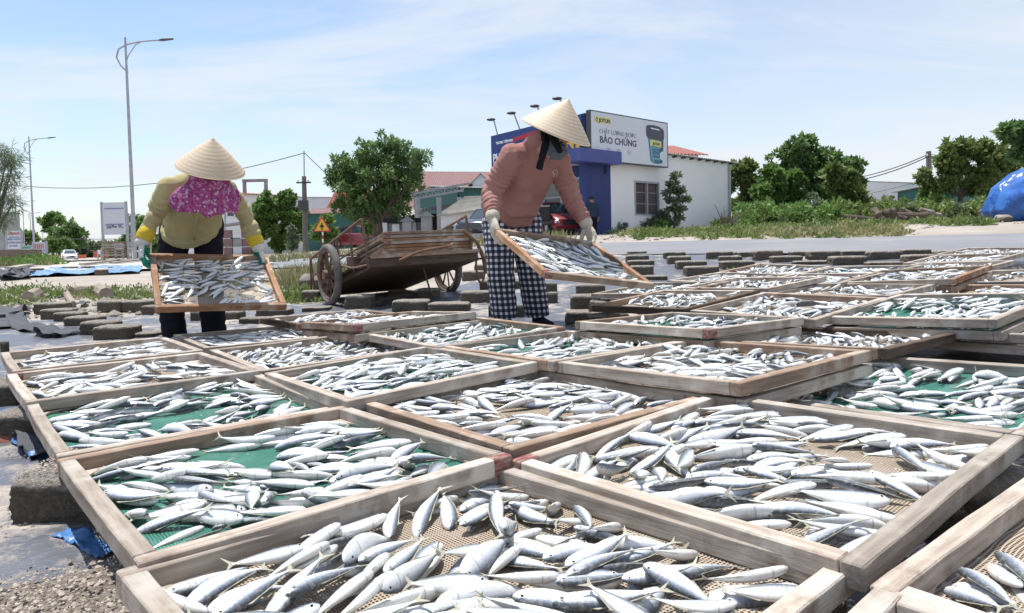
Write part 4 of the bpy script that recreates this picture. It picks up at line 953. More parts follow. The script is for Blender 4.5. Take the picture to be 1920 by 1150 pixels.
# ------------------------------------------------------------------ cart
def build_cart():
    A = Vector((-1.87, 6.98, 0)); B = Vector((-.735, 7.72, 0))
    A.z = ground(A.x, A.y) + .315; B.z = ground(B.x, B.y) + .315
    O = (A + B) / 2; u = (B - A).normalized(); w = Vector((0, 0, 1)).cross(u).normalized(); half = (B - A).length / 2
    Mx = Matrix((u, w, Vector((0, 0, 1)))).transposed().to_4x4(); Mx.translation = O
    c = empty('handcart', M=Mx); tag(c, 'old wooden handcart with rusty side rails and two spoked wheels, tipped towards the trays', 'cart')
    # local: x along the axle, y towards the handles (away), z up. The deck is pitched: its rear end (-y) is up.
    pt = R(-11); D = lambda x, y, z=0: Vector((x, y * math.cos(pt) - z * math.sin(pt), y * math.sin(pt) + z * math.cos(pt) - .055))
    dw = .56
    mb = MB()
    for k in range(9):          # floor boards lie across
        y0 = -.82 + k * .2
        a, b = D(-dw, y0 + .1, .045), D(dw + rng.uniform(-.01, .02), y0 + .1, .045)
        mb.bar(a, b, .185, .024, up=(0, -math.sin(pt), math.cos(pt)))
    for x in (-.5, -.25, 0, .25, .5): mb.bar(D(x, -.84, .0), D(x, 1.0, .0), .05, .055, up=(1, 0, 0) if 0 else (0, -math.sin(pt), math.cos(pt)))
    mb.bar(D(-dw - .02, -.86, .01), D(dw + .03, -.86, .01), .035, .1, up=(0, -math.sin(pt), math.cos(pt)))
    mb.bar(D(0, -.85, -.035), D(0, 1.0, -.035), 2 * dw, .016, up=(0, -math.sin(pt), math.cos(pt)))
    mb.build('deck', Mt['wood_dark'], c)
    MB().bar(D(-dw, -.9, .055), D(dw + .04, -.9, .055), .02, .035, up=(0, -math.sin(pt), math.cos(pt))).build('edge_board', Mt['wood_brown'], c)
    MB().tube([(-half - .03, 0, 0), (half + .03, 0, 0)], .022, 10).build('axle', Mt['rust'], c, smooth='auto')
    mb = MB()
    for x in (-.42, .42): mb.bar((x, -.12, .09), (x, .12, .09), .05, .16)
    mb.build('axle_bracket', Mt['rust'], c)
    for sx in (-1, 1):
        wh = empty('wheel'); wh.parent = c; wh.location = (sx * half, 0, 0)
        rot = Matrix.Rotation(PI / 2, 3, 'Y')
        prof = []
        for k in range(13):
            q = 2 * PI * k / 12; prof.append((.281 + .034 * math.cos(q), .038 * math.sin(q)))
        MB().lathe(prof, n=44, rot=rot).build('tyre', Mt['tyre'], wh, smooth=True)
        MB().lathe([(.262, -.026), (.262, .026), (.236, .022), (.236, -.022), (.262, -.026)], n=40, rot=rot).build('rim', Mt['rust'], wh, smooth='auto')
        MB().lathe([(.0, -.06), (.045, -.06), (.05, -.02), (.05, .02), (.045, .06), (0, .06)], n=16, rot=rot).build('hub', Mt['rust'], wh, smooth='auto')
        mb = MB()
        for k in range(10):
            q = 2 * PI * k / 10 + .2; d = Vector((0, math.cos(q), math.sin(q)))
            mb.tube([d * .04, d * .24], .0095, 6)
        mb.build('spokes', Mt['rust'], wh, smooth='auto')
        # side rail
        mb = MB(); X = sx * (dw + .0); T = .013
        top = [D(X, -.80, .44), D(X, .95, .40)]
        mb.tube([D(X, -.80, -.02), D(X, -.805, .25), D(X, -.80, .44)], T * 1.1, 8); mb.tube(top, T * 1.15, 8)
        for y in (-.42, -.02, .4, .93): mb.tube([D(X, y, 0), D(X, y, .43)], T * .9, 8)
        mb.tube([D(X, -.78, .2), D(X, -.2, .2), D(X, .93, .2)] if sx < 0 else [D(X, -.2, .2), D(X, .93, .2)], T * .7, 8)
        if sx > 0:
            mb.tube([D(X, -.3, .1), D(X + .02, -.28, .24), D(X + .02, -.1, .36), D(X, .1, .34), D(X, .2, .2), D(X, .22, .05)], T, 8)
        else:
            mb.tube([D(X, -.8, -.0), D(X - .02, -.55, .02), D(X, -.35, .05), D(X - .01, -.12, .12), D(X, .0, .1)], T * .9, 8)
        mb.build('side_rail', Mt['rust'], c, smooth='auto')
        mb = MB(); mb.bar(D(sx * .46, .95, .0), D(sx * .40, 1.75, .05), .06, .06, bev=.01); mb.build('handle', Mt['wood_grey'], c)
    mb = MB()
    for x in (-dw, dw): mb.tube([D(x, .93, .42), D(x, 1.0, .2), (x, 1.06, -.28)], .014, 8)
    mb.tube([D(-dw, .94, .42), D(dw, .94, .42)], .014, 8); mb.tube([(-dw, 1.04, -.1), (dw, 1.04, -.1)], .011, 8)
    mb.build('rear_stand', Mt['rust'], c, smooth='auto')
    MB().tube([D(.1, -.6, -.04), Vector((.16, -.6, -.22)), Vector((.2, -.62, -.27))], .01, 7).build('prop_rod', Mt['rust'], c, smooth='auto')
    # rope: over the rear edge, coiled at the right end and hanging in a loop
    pts = [D(-.30, -.93, .0), D(-.1, -.95, .07), D(.12, -.94, .1), D(.28, -.93, .12), D(.3, -.9, .14)]
    MB().tube(pts, .012, 8).build('rope', Mt['rope'], c, smooth='auto')
    mb = MB(); P0 = D(dw + .02, -.86, .15); pp = []
    for k in range(30):
        t = k / 29; q = -PI / 2 + t * 2 * PI
        pp.append(P0 + Vector((.04 + .05 * math.cos(q * 1.0), -.03, -.24 + .22 * -math.sin(q) * .8)))
    mb.tube(pp, .012, 7)
    mb.tube([D(dw - .1, -.86, .28), P0 + Vector((.02, -.02, .0)), P0 + Vector((.08, -.03, -.16)), P0 + Vector((.1, -.03, -.3))], .02, 7)
    mb.sphere(P0 + Vector((.1, -.04, -.16)), .045, nu=9, nv=6)
    mb.build('rope', Mt['rope'], c, smooth='auto')
    # the frames loaded on it
    names = ['topmost frame of the load on the cart, with a red painted end', 'second frame from the top of the load on the cart', 'third frame from the top of the load on the cart', 'fourth frame from the top of the load on the cart', 'fifth frame of the load on the cart, fourth above the deck boards', 'third frame above the deck boards of the cart', 'second frame above the deck boards of the cart', 'lowest frame of the load, lying on the deck boards of the cart']
    names = names[:4] + names[5:]
    n = len(names)
    for k in range(n):
        lay = n - 1 - k
        loc = D(.10 + rng.uniform(-.014, .014), -.42 + rng.uniform(-.012, .012), .083 + (lay + 1) * .032)
        q = [0, 0, 0, 0, 0, 0, .98, .76]
        old = globals()['RH']
        t = make_tray('c%d' % k, q, 'net_brown', names[k], 'empty frames loaded on the cart', [rng.choice(['wood_brown', 'wood_pale', 'wood_warm', 'wood_brown', 'wood_dark']) for _ in range(4)], (0, -1 if k in (0, 1, 3) else 0, 0, 0), gus=False)
        t.matrix_world = Mx @ (Matrix.Translation(loc) @ Matrix.Rotation(pt, 4, 'X') @ Matrix.Rotation(rng.uniform(-.02, .02), 4, 'Z') @ Matrix.Diagonal((1, 1, .70, 1)))
    return c
build_cart()
# ------------------------------------------------------------------ people
def cloth(name, col, rough=.85, col2=None, nscale=5, **k): 
    Mt[name] = mat(name, col, rough, col2 or tuple(c * .82 for c in col), nscale=nscale, spec=.15, bump=.55, bscale=16, bdist=.012, **k); return Mt[name]
cloth('khaki', (.43, .38, .205)); cloth('yellow', (.62, .46, .05)); cloth('black_cloth', (.012, .012, .018)); cloth('pink_knit', (.36, .19, .165), col2=(.29, .14, .125), nscale=3)
cloth('glove_white', (.62, .63, .62)); cloth('glove_cream', (.56, .51, .43)); cloth('glove_green', (.01, .24, .17), .5); cloth('mask_grey', (.12, .14, .165)); cloth('navy', (.035, .05, .09)); cloth('dark_pants', (.012, .012, .014))
Mt['skin'] = mat('skin', (.36, .2, .13), .5, (.31, .165, .105), nscale=20)
Mt['hair'] = mat('hair', (.012, .01, .009), .45)
Mt['shoe'] = mat('shoe', (.5, .48, .46), .6)
def straw():
    m = bpy.data.materials.new('straw'); m.use_nodes = True; t = m.node_tree; b = t.nodes['Principled BSDF']; b.inputs['Roughness'].default_value = .62
    c = N(t, 'ShaderNodeTexCoord'); s = N(t, 'ShaderNodeSeparateXYZ'); L(t, c.outputs['Object'], s.inputs[0])
    w = N(t, 'ShaderNodeTexWave', wave_type='BANDS', bands_direction='Z', i={'Scale': 17., 'Distortion': .4, 'Detail': 2}); L(t, c.outputs['Object'], w.inputs[0])
    at_ = N(t, 'ShaderNodeMath', operation='ARCTAN2'); L(t, s.outputs[1], at_.inputs[0]); L(t, s.outputs[0], at_.inputs[1])
    cb_ = N(t, 'ShaderNodeCombineXYZ'); L(t, at_.outputs[0], cb_.inputs[0]); L(t, s.outputs[2], cb_.inputs[2])
    n = N(t, 'ShaderNodeTexNoise', i={'Scale': 22., 'Detail': 6, 'Roughness': .7}); mp_ = N(t, 'ShaderNodeMapping', i={'Scale': (1, 1, .35)}); L(t, cb_.outputs[0], mp_.inputs[0]); L(t, mp_.outputs[0], n.inputs[0])
    x = N(t, 'ShaderNodeMix', data_type='RGBA'); x.inputs[6].default_value = (.60, .46, .31, 1); x.inputs[7].default_value = (.74, .64, .50, 1); L(t, n.outputs[0], x.inputs[0])
    x2 = N(t, 'ShaderNodeMix', data_type='RGBA', blend_type='MULTIPLY', i={0: .06}); L(t, x.outputs[2], x2.inputs[6]); L(t, w.outputs[0], x2.inputs[7])
    n_ = N(t, 'ShaderNodeTexNoise', i={'Scale': 9., 'Detail': 5}); L(t, c.outputs['Object'], n_.inputs[0])
    r_ = N(t, 'ShaderNodeMapRange', i={'From Min': .5, 'From Max': .75, 'To Max': .45}); L(t, n_.outputs[0], r_.inputs[0])
    x3 = N(t, 'ShaderNodeMix', data_type='RGBA'); L(t, r_.outputs[0], x3.inputs[0]); L(t, x2.outputs[2], x3.inputs[6]); x3.inputs[7].default_value = (.5, .33, .19, 1)
    L(t, x3.outputs[2], b.inputs['Base Color'])
    bp = N(t, 'ShaderNodeBump', i={'Strength': .25, 'Distance': .002}); ad = N(t, 'ShaderNodeMath', operation='ADD'); L(t, w.outputs[0], ad.inputs[0]); L(t, n.outputs[0], ad.inputs[1]); L(t, ad.outputs[0], bp.inputs['Height']); L(t, bp.outputs[0], b.inputs['Normal'])
    tl = N(t, 'ShaderNodeBsdfTranslucent'); L(t, x3.outputs[2], tl.inputs[0]); ms = N(t, 'ShaderNodeMixShader', i={0: .18}); L(t, b.outputs[0], ms.inputs[1]); L(t, tl.outputs[0], ms.inputs[2]); L(t, ms.outputs[0], t.nodes['Material Output'].inputs[0])
    return m
Mt['straw'] = straw()
def floral():
    m = bpy.data.materials.new('floral_cloth'); m.use_nodes = True; t = m.node_tree; b = t.nodes['Principled BSDF']; b.inputs['Roughness'].default_value = .8
    c = N(t, 'ShaderNodeTexCoord')
    v = N(t, 'ShaderNodeTexVoronoi', i={'Scale': 78., 'Randomness': 1.}); L(t, c.outputs['Object'], v.inputs[0])
    s = N(t, 'ShaderNodeSeparateColor'); L(t, v.outputs['Color'], s.inputs[0])
    cr = N(t, 'ShaderNodeValToRGB'); cr.color_ramp.interpolation = 'CONSTANT'; L(t, s.outputs[0], cr.inputs[0]); e = cr.color_ramp.elements
    e[0].color = (.30, .045, .16, 1); e[1].position = .30; e[1].color = (.36, .09, .26, 1)
    for p, q in ((.52, (.48, .27, .42, 1)), (.64, (.15, .03, .15, 1)), (.84, (.6, .48, .55, 1))): x = e.new(p); x.color = q
    d = N(t, 'ShaderNodeMapRange', i={'From Min': .25, 'From Max': .7, 'To Min': 0, 'To Max': .7}); L(t, v.outputs['Distance'], d.inputs[0])
    x = N(t, 'ShaderNodeMix', data_type='RGBA'); L(t, d.outputs[0], x.inputs[0]); L(t, cr.outputs[0], x.inputs[6]); x.inputs[7].default_value = (.36, .05, .22, 1); L(t, x.outputs[2], b.inputs['Base Color'])
    tl = N(t, 'ShaderNodeBsdfTranslucent'); L(t, x.outputs[2], tl.inputs[0]); ms = N(t, 'ShaderNodeMixShader', i={0: .15}); L(t, b.outputs[0], ms.inputs[1]); L(t, tl.outputs[0], ms.inputs[2]); L(t, ms.outputs[0], t.nodes['Material Output'].inputs[0])
    return m
Mt['floral'] = floral()
def gingham():
    m = bpy.data.materials.new('gingham_cloth'); m.use_nodes = True; t = m.node_tree; b = t.nodes['Principled BSDF']; b.inputs['Roughness'].default_value = .85
    u = N(t, 'ShaderNodeUVMap', uv_map='UVMap'); s = N(t, 'ShaderNodeSeparateXYZ'); L(t, u.outputs[0], s.inputs[0]); ms = []
    for k in (0, 1):
        a = N(t, 'ShaderNodeMath', operation='MULTIPLY', i={1: 1 / .041}); L(t, s.outputs[k], a.inputs[0])
        f = N(t, 'ShaderNodeMath', operation='FRACT'); L(t, a.outputs[0], f.inputs[0]); g = N(t, 'ShaderNodeMath', operation='LESS_THAN', i={1: .55}); L(t, f.outputs[0], g.inputs[0]); ms.append(g)
    ad = N(t, 'ShaderNodeMath', operation='ADD'); L(t, ms[0].outputs[0], ad.inputs[0]); L(t, ms[1].outputs[0], ad.inputs[1])
    cr = N(t, 'ShaderNodeValToRGB'); cr.color_ramp.interpolation = 'CONSTANT'; e = cr.color_ramp.elements; e[0].color = (.66, .66, .68, 1); e[1].position = .3; e[1].color = (.085, .085, .13, 1); x = e.new(.8); x.color = (.01, .01, .02, 1)
    h = N(t, 'ShaderNodeMath', operation='MULTIPLY', i={1: .5}); L(t, ad.outputs[0], h.inputs[0]); L(t, h.outputs[0], cr.inputs[0]); L(t, cr.outputs[0], b.inputs['Base Color'])
    return m
Mt['gingham'] = gingham()

def fuse(name, mb, voxel=.01, smooth=3, disp=None, mats=None, parent=None, uvfn=None, matfn=None):
    """one continuous skin over overlapping lofts: voxel remesh, relax, then folds"""
    me = mb.mesh('tmp'); o = bpy.data.objects.new('tmp', me); COL.objects.link(o)
    mo = o.modifiers.new('r', 'REMESH'); mo.mode = 'VOXEL'; mo.voxel_size = voxel
    m2 = o.modifiers.new('s', 'SMOOTH'); m2.iterations = smooth; m2.factor = .5
    dg = bpy.context.evaluated_depsgraph_get(); ev = o.evaluated_get(dg)
    nm = bpy.data.meshes.new_from_object(ev); bpy.data.objects.remove(o); bpy.data.meshes.remove(me)
    nm.name = name
    n = len(nm.vertices); co = np.empty(n * 3); nm.vertices.foreach_get('co', co); co = co.reshape(-1, 3)
    no = np.empty(n * 3); nm.vertex_normals.foreach_get('vector', no); no = no.reshape(-1, 3)
    if disp is not None:
        d = np.array([disp(Vector(c)) for c in co]); co = co + no * d[:, None]; nm.vertices.foreach_set('co', co.ravel())
    nm.polygons.foreach_set('use_smooth', [True] * len(nm.polygons)); nm.materials.clear()
    for m in (mats if isinstance(mats, (list, tuple)) else [mats]): nm.materials.append(m)
    if matfn is not None:
        cen = np.empty(len(nm.polygons) * 3); nm.polygons.foreach_get('center', cen); cen = cen.reshape(-1, 3)
        pn = np.empty(len(nm.polygons) * 3); nm.polygons.foreach_get('normal', pn); pn = pn.reshape(-1, 3)
        nm.polygons.foreach_set('material_index', [matfn(Vector(a), Vector(b)) for a, b in zip(cen, pn)])
    if uvfn is not None:
        uv = nm.uv_layers.new(name='UVMap'); li = np.empty(len(nm.loops), dtype=np.int32); nm.loops.foreach_get('vertex_index', li)
        U = np.array([uvfn(Vector(c)) for c in co]); Lu = U[li][:, :2]; per = U[li][:, 2]
        ls = np.empty(len(nm.polygons), dtype=np.int32); nm.polygons.foreach_get('loop_start', ls); lt = np.empty(len(nm.polygons), dtype=np.int32); nm.polygons.foreach_get('loop_total', lt)
        for a, k in zip(ls, lt):     # close the seam of the wrap
            q = Lu[a:a + k, 0]; P = per[a]
            if q.max() - q.min() > P / 2: q[q < q.max() - P / 2] += P
        uv.data.foreach_set('uv', Lu.ravel())
    nm.update(); return link(name, nm, None, parent)
def seg_param(p, chain):
    """nearest point on a polyline: returns (arc length, distance, tangent)"""
    best = None; acc = 0
    for a, b in zip(chain, chain[1:]):
        d = b - a; l = d.length; t = max(0, min(1, (p - a).dot(d) / (l * l))); q = a + d * t; e = (p - q).length
        if best is None or e < best[1]: best = (acc + t * l, e, d / l)
        acc += l
    return best
def folds(chains, amp=.006, freq=55, base=.004, bf=9, seed=0):
    """wrinkles running round the limbs plus a soft uneven drape"""
    def f(p):
        d = base * mn.noise(p * bf + Vector((seed, 0, 0))) + base * .5 * mn.noise(p * bf * 2.6)
        for ch, am, fr in chains:
            s, e, t = seg_param(p, ch)
            k = max(0, 1 - max(0, e - .07) / .06) * min(1, max(0, s - .03) / .1)
            if k > 0:
                w = s * fr * 1.5 + 6.5 * mn.noise(p * 6.5 + Vector((0, seed, 0)))
                d += k * am * (abs(math.sin(w * .5)) * 1.6 - 1.1) * (.45 + 1.1 * abs(mn.noise(p * 6)))
        return d
    return f
def hand(name, wrist, f, n, mats, parent, grip=1., s=1., thumb=1, cuff=None, green=None):
    """gloved or bare hand: wrist point, f = towards the knuckles, n = where the palm faces; thumb = side of the thumb along f x n"""
    wrist = Vector(wrist); f = Vector(f).normalized(); n = (Vector(n) - f * Vector(n).dot(f)).normalized(); w = f.cross(n).normalized() * thumb
    mb = MB(); P = lambda a, b, c: wrist + (f * a + w * b + n * c) * s
    mb.tube([P(-.05, 0, 0), P(-.01, 0, 0), P(.02, 0, 0), P(.06, -.002, .0), P(.095, -.004, .004), P(.103, -.004, .006)], [(.031 * s, .026 * s), (.030 * s, .024 * s), (.035 * s, .022 * s), (.046 * s, .021 * s), (.045 * s, .018 * s), (.036 * s, .012 * s)], 14, side=w)
    Ls = [(.030, .046, .028, .020), (.010, .050, .031, .022), (-.011, .047, .028, .021), (-.031, .038, .022, .018)]
    for k, (b, l1, l2, l3) in enumerate(Ls):
        a = R(25 + 9 * k * .3) * grip; q = P(.082, b, .002); pts = [P(.06, b * .9, 0), q]
        for l, da in ((l1, 38), (l2, 62), (l3, 40)):
            d = f * math.cos(a) + n * math.sin(a); q = q + d * l * s; pts.append(q); a += R(da) * grip
        mb.tube(pts, [.012 * s, .0125 * s, .0115 * s, .0105 * s, .0085 * s], 9)
        mb.sphere(pts[-1], .0088 * s, nu=8, nv=6); mb.sphere(pts[2], .0118 * s, nu=8, nv=6)
    tp = [P(.012, .026, .008), P(.036, .050, .020), P(.062, .060, .036), P(.082, .055, .050)]
    mb.tube(tp, [.017 * s, .0145 * s, .0128 * s, .0095 * s], 9); mb.sphere(tp[-1], .0098 * s, nu=8, nv=6)
    mf = None
    if green is not None: mf = lambda c, m_: 1 if ((c - wrist).dot(n) > .010 * s and (c - wrist).dot(f) > .02 * s) or ((c - wrist).dot(f) > .1 * s) else 0
    return fuse(name, mb, .0042, 2, lambda p: .0012 * mn.noise(p * 60), mats, parent, matfn=mf)
def conical_hat(parent, c, ax, rad, h, label=None, seed=0):
    ax = Vector(ax).normalized(); rot = ax.to_track_quat('Z', 'Y').to_matrix()
    prof = [(rad, -.004), (rad * 1.003, 0)] + [(rad * (1 - t) + .004 * math.sin(PI * t), h * t + .006 * math.sin(PI * t)) for t in [k / 22 for k in range(1, 22)]] + [(.004, h), (.0, h + .001)]
    inner = [(.0, h - .006)] + [(rad * (1 - t) - .004, h * t - .004) for t in [k / 10 for k in range(9, 0, -1)]] + [(rad - .005, -.004), (rad, -.004)]
    mb = MB(); mb.lathe(prof[::1], n=64); mb.lathe(inner, n=64)
    mb.v = [tuple(Vector(v) + Vector((0, 0, .010 * mn.noise(Vector((v[0] * 3, v[1] * 3, seed))) * min(1, math.hypot(v[0], v[1]) / rad * 1.4)))) for v in mb.v]
    Mx = rot.to_4x4(); Mx.translation = Vector(c)
    o = mb.build('conical_hat', Mt['straw'], parent, Mx, smooth=True)
    MB().tube([(rad * math.cos(q), rad * math.sin(q), -.002 + .010 * mn.noise(Vector((rad * math.cos(q) * 3, rad * math.sin(q) * 3, seed)))) for q in [2 * PI * k / 64 for k in range(65)]], .003, 6, caps=False).build('hat_rim', Mt['straw'], o, smooth=True)
    return o
def head(parent, c, fwd, up, mats, s=1., nm='body', neck_to=None):
    """skull, jaw, nose, brow, ears and lips in one skin, eyes set in"""
    c = Vector(c); fwd = Vector(fwd).normalized(); up = (Vector(up) - fwd * Vector(up).dot(fwd)).normalized(); rt_ = fwd.cross(up)
    Rm = Matrix((fwd, -rt_, up)).transposed(); P = lambda a, b, z: c + (fwd * a + rt_ * b + up * z) * s
    mb = MB(); mb.sphere(P(-.01, 0, .02), .098 * s, nu=18, nv=12, sc=(.98, .80, 1.0), rot=Rm); mb.sphere(P(.025, 0, -.045), .068 * s, nu=14, nv=10, sc=(.95, .85, 1.1), rot=Rm)
    mb.tube([P(.086, 0, .018), P(.106, 0, -.012), P(.092, 0, -.02)], [.009 * s, .013 * s, .008 * s], 8)
    mb.tube([P(.074, -.018, -.048), P(.084, 0, -.047), P(.074, .018, -.048)], [.006 * s, .008 * s, .006 * s], 7)
    mb.tube([P(.074, -.04, .032), P(.084, 0, .032), P(.074, .04, .032)], .009 * s, 7)
    for sg in (-1, 1): mb.sphere(P(-.01, sg * .076, -.005), .022 * s, sc=(.7, .35, 1.2), rot=Rm)
    if neck_to is not None: mb.tube([P(-.02, 0, -.03), P(-.03, 0, -.09), Vector(neck_to)], [.05 * s, .05 * s, .058 * s], 12)
    o = fuse(nm, mb, .0055 * s, 2, None, mats, parent)
    for sg in (-1, 1): MB().sphere(P(.074, sg * .031, .008), .0125 * s, nu=10, nv=7).build('eye', Mt['eye_black'], o, smooth=True)
    return o
V3 = Vector

# --- woman in the khaki jacket ---------------------------------------
def woman_khaki():
    p = empty('person', (-2.29, 4.9, ground(-2.29, 4.9))); tag(p, 'woman in khaki jacket and flowered neck scarf bending to set down a tray of fish', 'person', None)
    root = p; inv = Matrix.Translation(-V3(p.location))
    S = V3((.86, .5, 0)); Fd = V3((.5, -.86, 0)); g = ground(-2.3, 4.9)
    o0 = V3(p.location); W = lambda v: V3(v) - o0
    # trousers
    mb = MB(); hipL, hipR = W((-2.385, 4.88, .86)), W((-2.20, 4.975, .86)); legs = []
    for hp, kn, an in ((hipL, W((-2.43, 4.83, .46)), W((-2.425, 4.87, .06))), (hipR, W((-2.19, 4.93, .46)), W((-2.175, 4.95, .06)))):
        mb.tube([hp + V3((0, 0, .06)), hp, hp.lerp(kn, .45), kn, kn.lerp(an, .6), an], [(.10, .115), (.108, .12), (.1, .105), (.088, .09), (.085, .088), (.083, .088)], 16, side=S); legs.append([hp, kn, an])
    mb.tube([W((-2.30, 4.93, .96)), W((-2.29, 4.93, .87)), W((-2.29, 4.92, .78))], [(.19, .13), (.2, .135), (.15, .11)], 18, side=S)
    fuse('trousers', mb, .011, 3, folds([(l, .006, 50) for l in legs], base=.006, seed=3), Mt['black_cloth'], p)
    # bare feet in sandals
    for an in (W((-2.425, 4.87, .06)), W((-2.175, 4.95, .06))):
        mb = MB(); d = Fd
        mb.tube([an + V3((0, 0, .06)), an + V3((0, 0, -.0)), an + d * .05 + V3((0, 0, -.02)), an + d * .12 + V3((0, 0, -.025)), an + d * .165 + V3((0, 0, -.035))], [(.038, .04), (.042, .045), (.046, .036), (.05, .028), (.035, .016)], 12, side=S)
        fuse('shoe', mb, .006, 2, None, Mt['shoe'], p)
    # jacket
    mb = MB(); T = [W(v) for v in ((-2.295, 4.915, .795), (-2.275, 4.88, .86), (-2.225, 4.80, .955), (-2.15, 4.68, 1.04), (-2.08, 4.56, 1.105), (-2.03, 4.46, 1.14))]
    mb.tube(T, [(.178, .14), (.188, .148), (.188, .145), (.178, .128), (.158, .10), (.075, .065)], 22, side=S)
    shL, shR = W((-2.215, 4.45, 1.085)), W((-1.915, 4.63, 1.085))
    mb.tube([shL, shL.lerp(shR, .5) + V3((0, 0, .035)), shR], [.062, .085, .062], 14); mb.sphere(shL, .069); mb.sphere(shR, .069)
    aL = [shL, W((-2.415, 4.50, .975)), W((-2.385, 4.47, .765))]; aR = [shR, W((-1.885, 4.83, .935)), W((-1.805, 4.81, .745))]
    aL = [aL[0], W((-2.335, 4.54, .955)), W((-2.385, 4.475, .79))]
    for ch in (aL, aR):
        a, b, c = ch; mb.tube([a, a.lerp(b, .5), b, b.lerp(c, .5), c.lerp(b, .12), c], [.070, .066, .062, .056, .054, .046], 14)
    # hem band and the hanging front
    mb.tube([W((-2.28, 4.87, .80)), W((-2.265, 4.82, .84))], [(.186, .145), (.188, .145)], 22, side=S)
    fuse('jacket', mb, .009, 3, folds([(aL, .014, 62), (aR, .014, 62)], base=.014, bf=7, seed=1), Mt['khaki'], p)
    mb = MB(); zc = [T[5] + Fd * .07 - V3((0, 0, .03)), T[4] + Fd * .125 - V3((0, 0, .06)), T[3] + Fd * .12 - V3((0, 0, .11)), T[2] + Fd * .11 - V3((0, 0, .13)), T[1] + Fd * .11 - V3((0, 0, .13))]
    mb.tube(zc, .006, 6); mb.build('zip', Mt['khaki'], p, smooth=True)
    # yellow undersleeves and gloves
    for ch, nn, th in ((aL, S, -1), (aR, -S, 1)):
        e, w_ = ch[1], ch[2]; d = (w_ - e).normalized(); a = w_ - d * .015; b = w_ + d * .055
        mb = MB(); mb.tube([a - d * .03, a, a.lerp(b, .33), a.lerp(b, .66), b, b - d * .01], [.04, .052, .055, .052, .05, .04], 18)
        fuse('cuff', mb, .006, 1, folds([([a, b], .006, 190)], base=.003, bf=25, seed=4), Mt['yellow'], p)
        f = V3((.0, -.25, -1)) if th < 0 else V3((.22, .2, -1))
        hand('glove', b + f.normalized() * .012, f, nn, [Mt['glove_white'], Mt['glove_green']], p, grip=.9, s=1.08, thumb=th, green=True)
        mb = MB(); mb.tube([b - d * .02, b + d * .012, b + f.normalized() * .03], [.042, .045, .040], 14); mb.build('glove_cuff', Mt['glove_white'], p, smooth=True)
    # head, scarf and hat
    hc = W((-1.905, 4.345, 1.160)); fw = V3((.46, -.74, -.48))
    head(p, hc, fw, V3((.1, -.35, .9)), Mt['skin'], neck_to=W((-2.04, 4.47, 1.13)))
    def ring(c, rx, ry, t, k, amp, fr, ph, tilt=0):
        pts = []
        for j in range(k):
            q = 2 * PI * j / k; rr = 1 + amp * math.sin(q * fr + ph) * .5 + amp * mn.noise(V3((math.cos(q) * 2.2, math.sin(q) * 2.2, t * 2)))
            pts.append(c + S * (rx * math.cos(q) * rr) + (Fd * math.cos(tilt) - V3((0, 0, 1)) * math.sin(tilt)) * (ry * math.sin(q) * rr) + V3((0, 0, amp * .05 * math.sin(q * fr * .5 + ph))))
        return pts
    rings = [(hc + V3((-.005, .0, .115)), .075, .085, .0, 0, .1), (hc + V3((0, 0, .07)), .098, .11, .02, 0, .15), (hc + V3((0, .005, .02)), .108, .122, .05, 0, .3), (hc + V3((0, .0, -.035)), .112, .125, .08, .0, .3),
             (hc + V3((-.01, .01, -.075)), .128, .125, .12, .0, .3), (hc + V3((-.02, .03, -.095)), .170, .135, .12, .1, .3), (hc + V3((-.03, .04, -.125)), .200, .150, .14, .2, .3), (hc + V3((-.035, .035, -.16)), .212, .158, .17, .3, .3), (hc + V3((-.03, .02, -.19)), .20, .150, .20, .4, .3), (hc + V3((-.025, .005, -.212)), .165, .135, .24, .5, .3)]
    k = 64; vs = []
    for i, (c, rx, ry, am, ti, _) in enumerate(rings): vs += ring(c, rx, ry, i * .12, k, am, 11, i * .25, ti)
    fs = [(i * k + j, i * k + (j + 1) % k, (i + 1) * k + (j + 1) % k, (i + 1) * k + j) for i in range(len(rings) - 1) for j in range(k)]
    me = bpy.data.meshes.new('scarf'); me.from_pydata([tuple(v) for v in vs], [], fs); me.polygons.foreach_set('use_smooth', [True] * len(fs)); me.update()
    o = link('scarf', me, Mt['floral'], p); mo = o.modifiers.new('u', 'SUBSURF'); mo.levels = mo.render_levels = 1; mo = o.modifiers.new('s', 'SOLIDIFY'); mo.thickness = .004
    # the bunched face cloth and the knot by the ear
    mb = MB(); mb.sphere(hc + fw.normalized() * .085 + V3((0, 0, -.035)), .075, nu=16, nv=10, sc=(1, .8, .62)); mb.tube([hc + S * .10 + V3((0, 0, .02)), hc + S * .15 + V3((0, -.01, .01)), hc + S * .185 + V3((0, 0, -.012))], [.02, .032, .012], 10)
    fuse('face_cloth', mb, .007, 2, lambda q: .006 * mn.noise(q * 24) + .004 * math.sin(q.z * 160 + 6 * mn.noise(q * 9)), Mt['floral'], p)
    conical_hat(p, W((-1.875, 4.305, 1.185)), (.27, -.36, .9), .203, .198, seed=2)
    return p
woman_khaki()

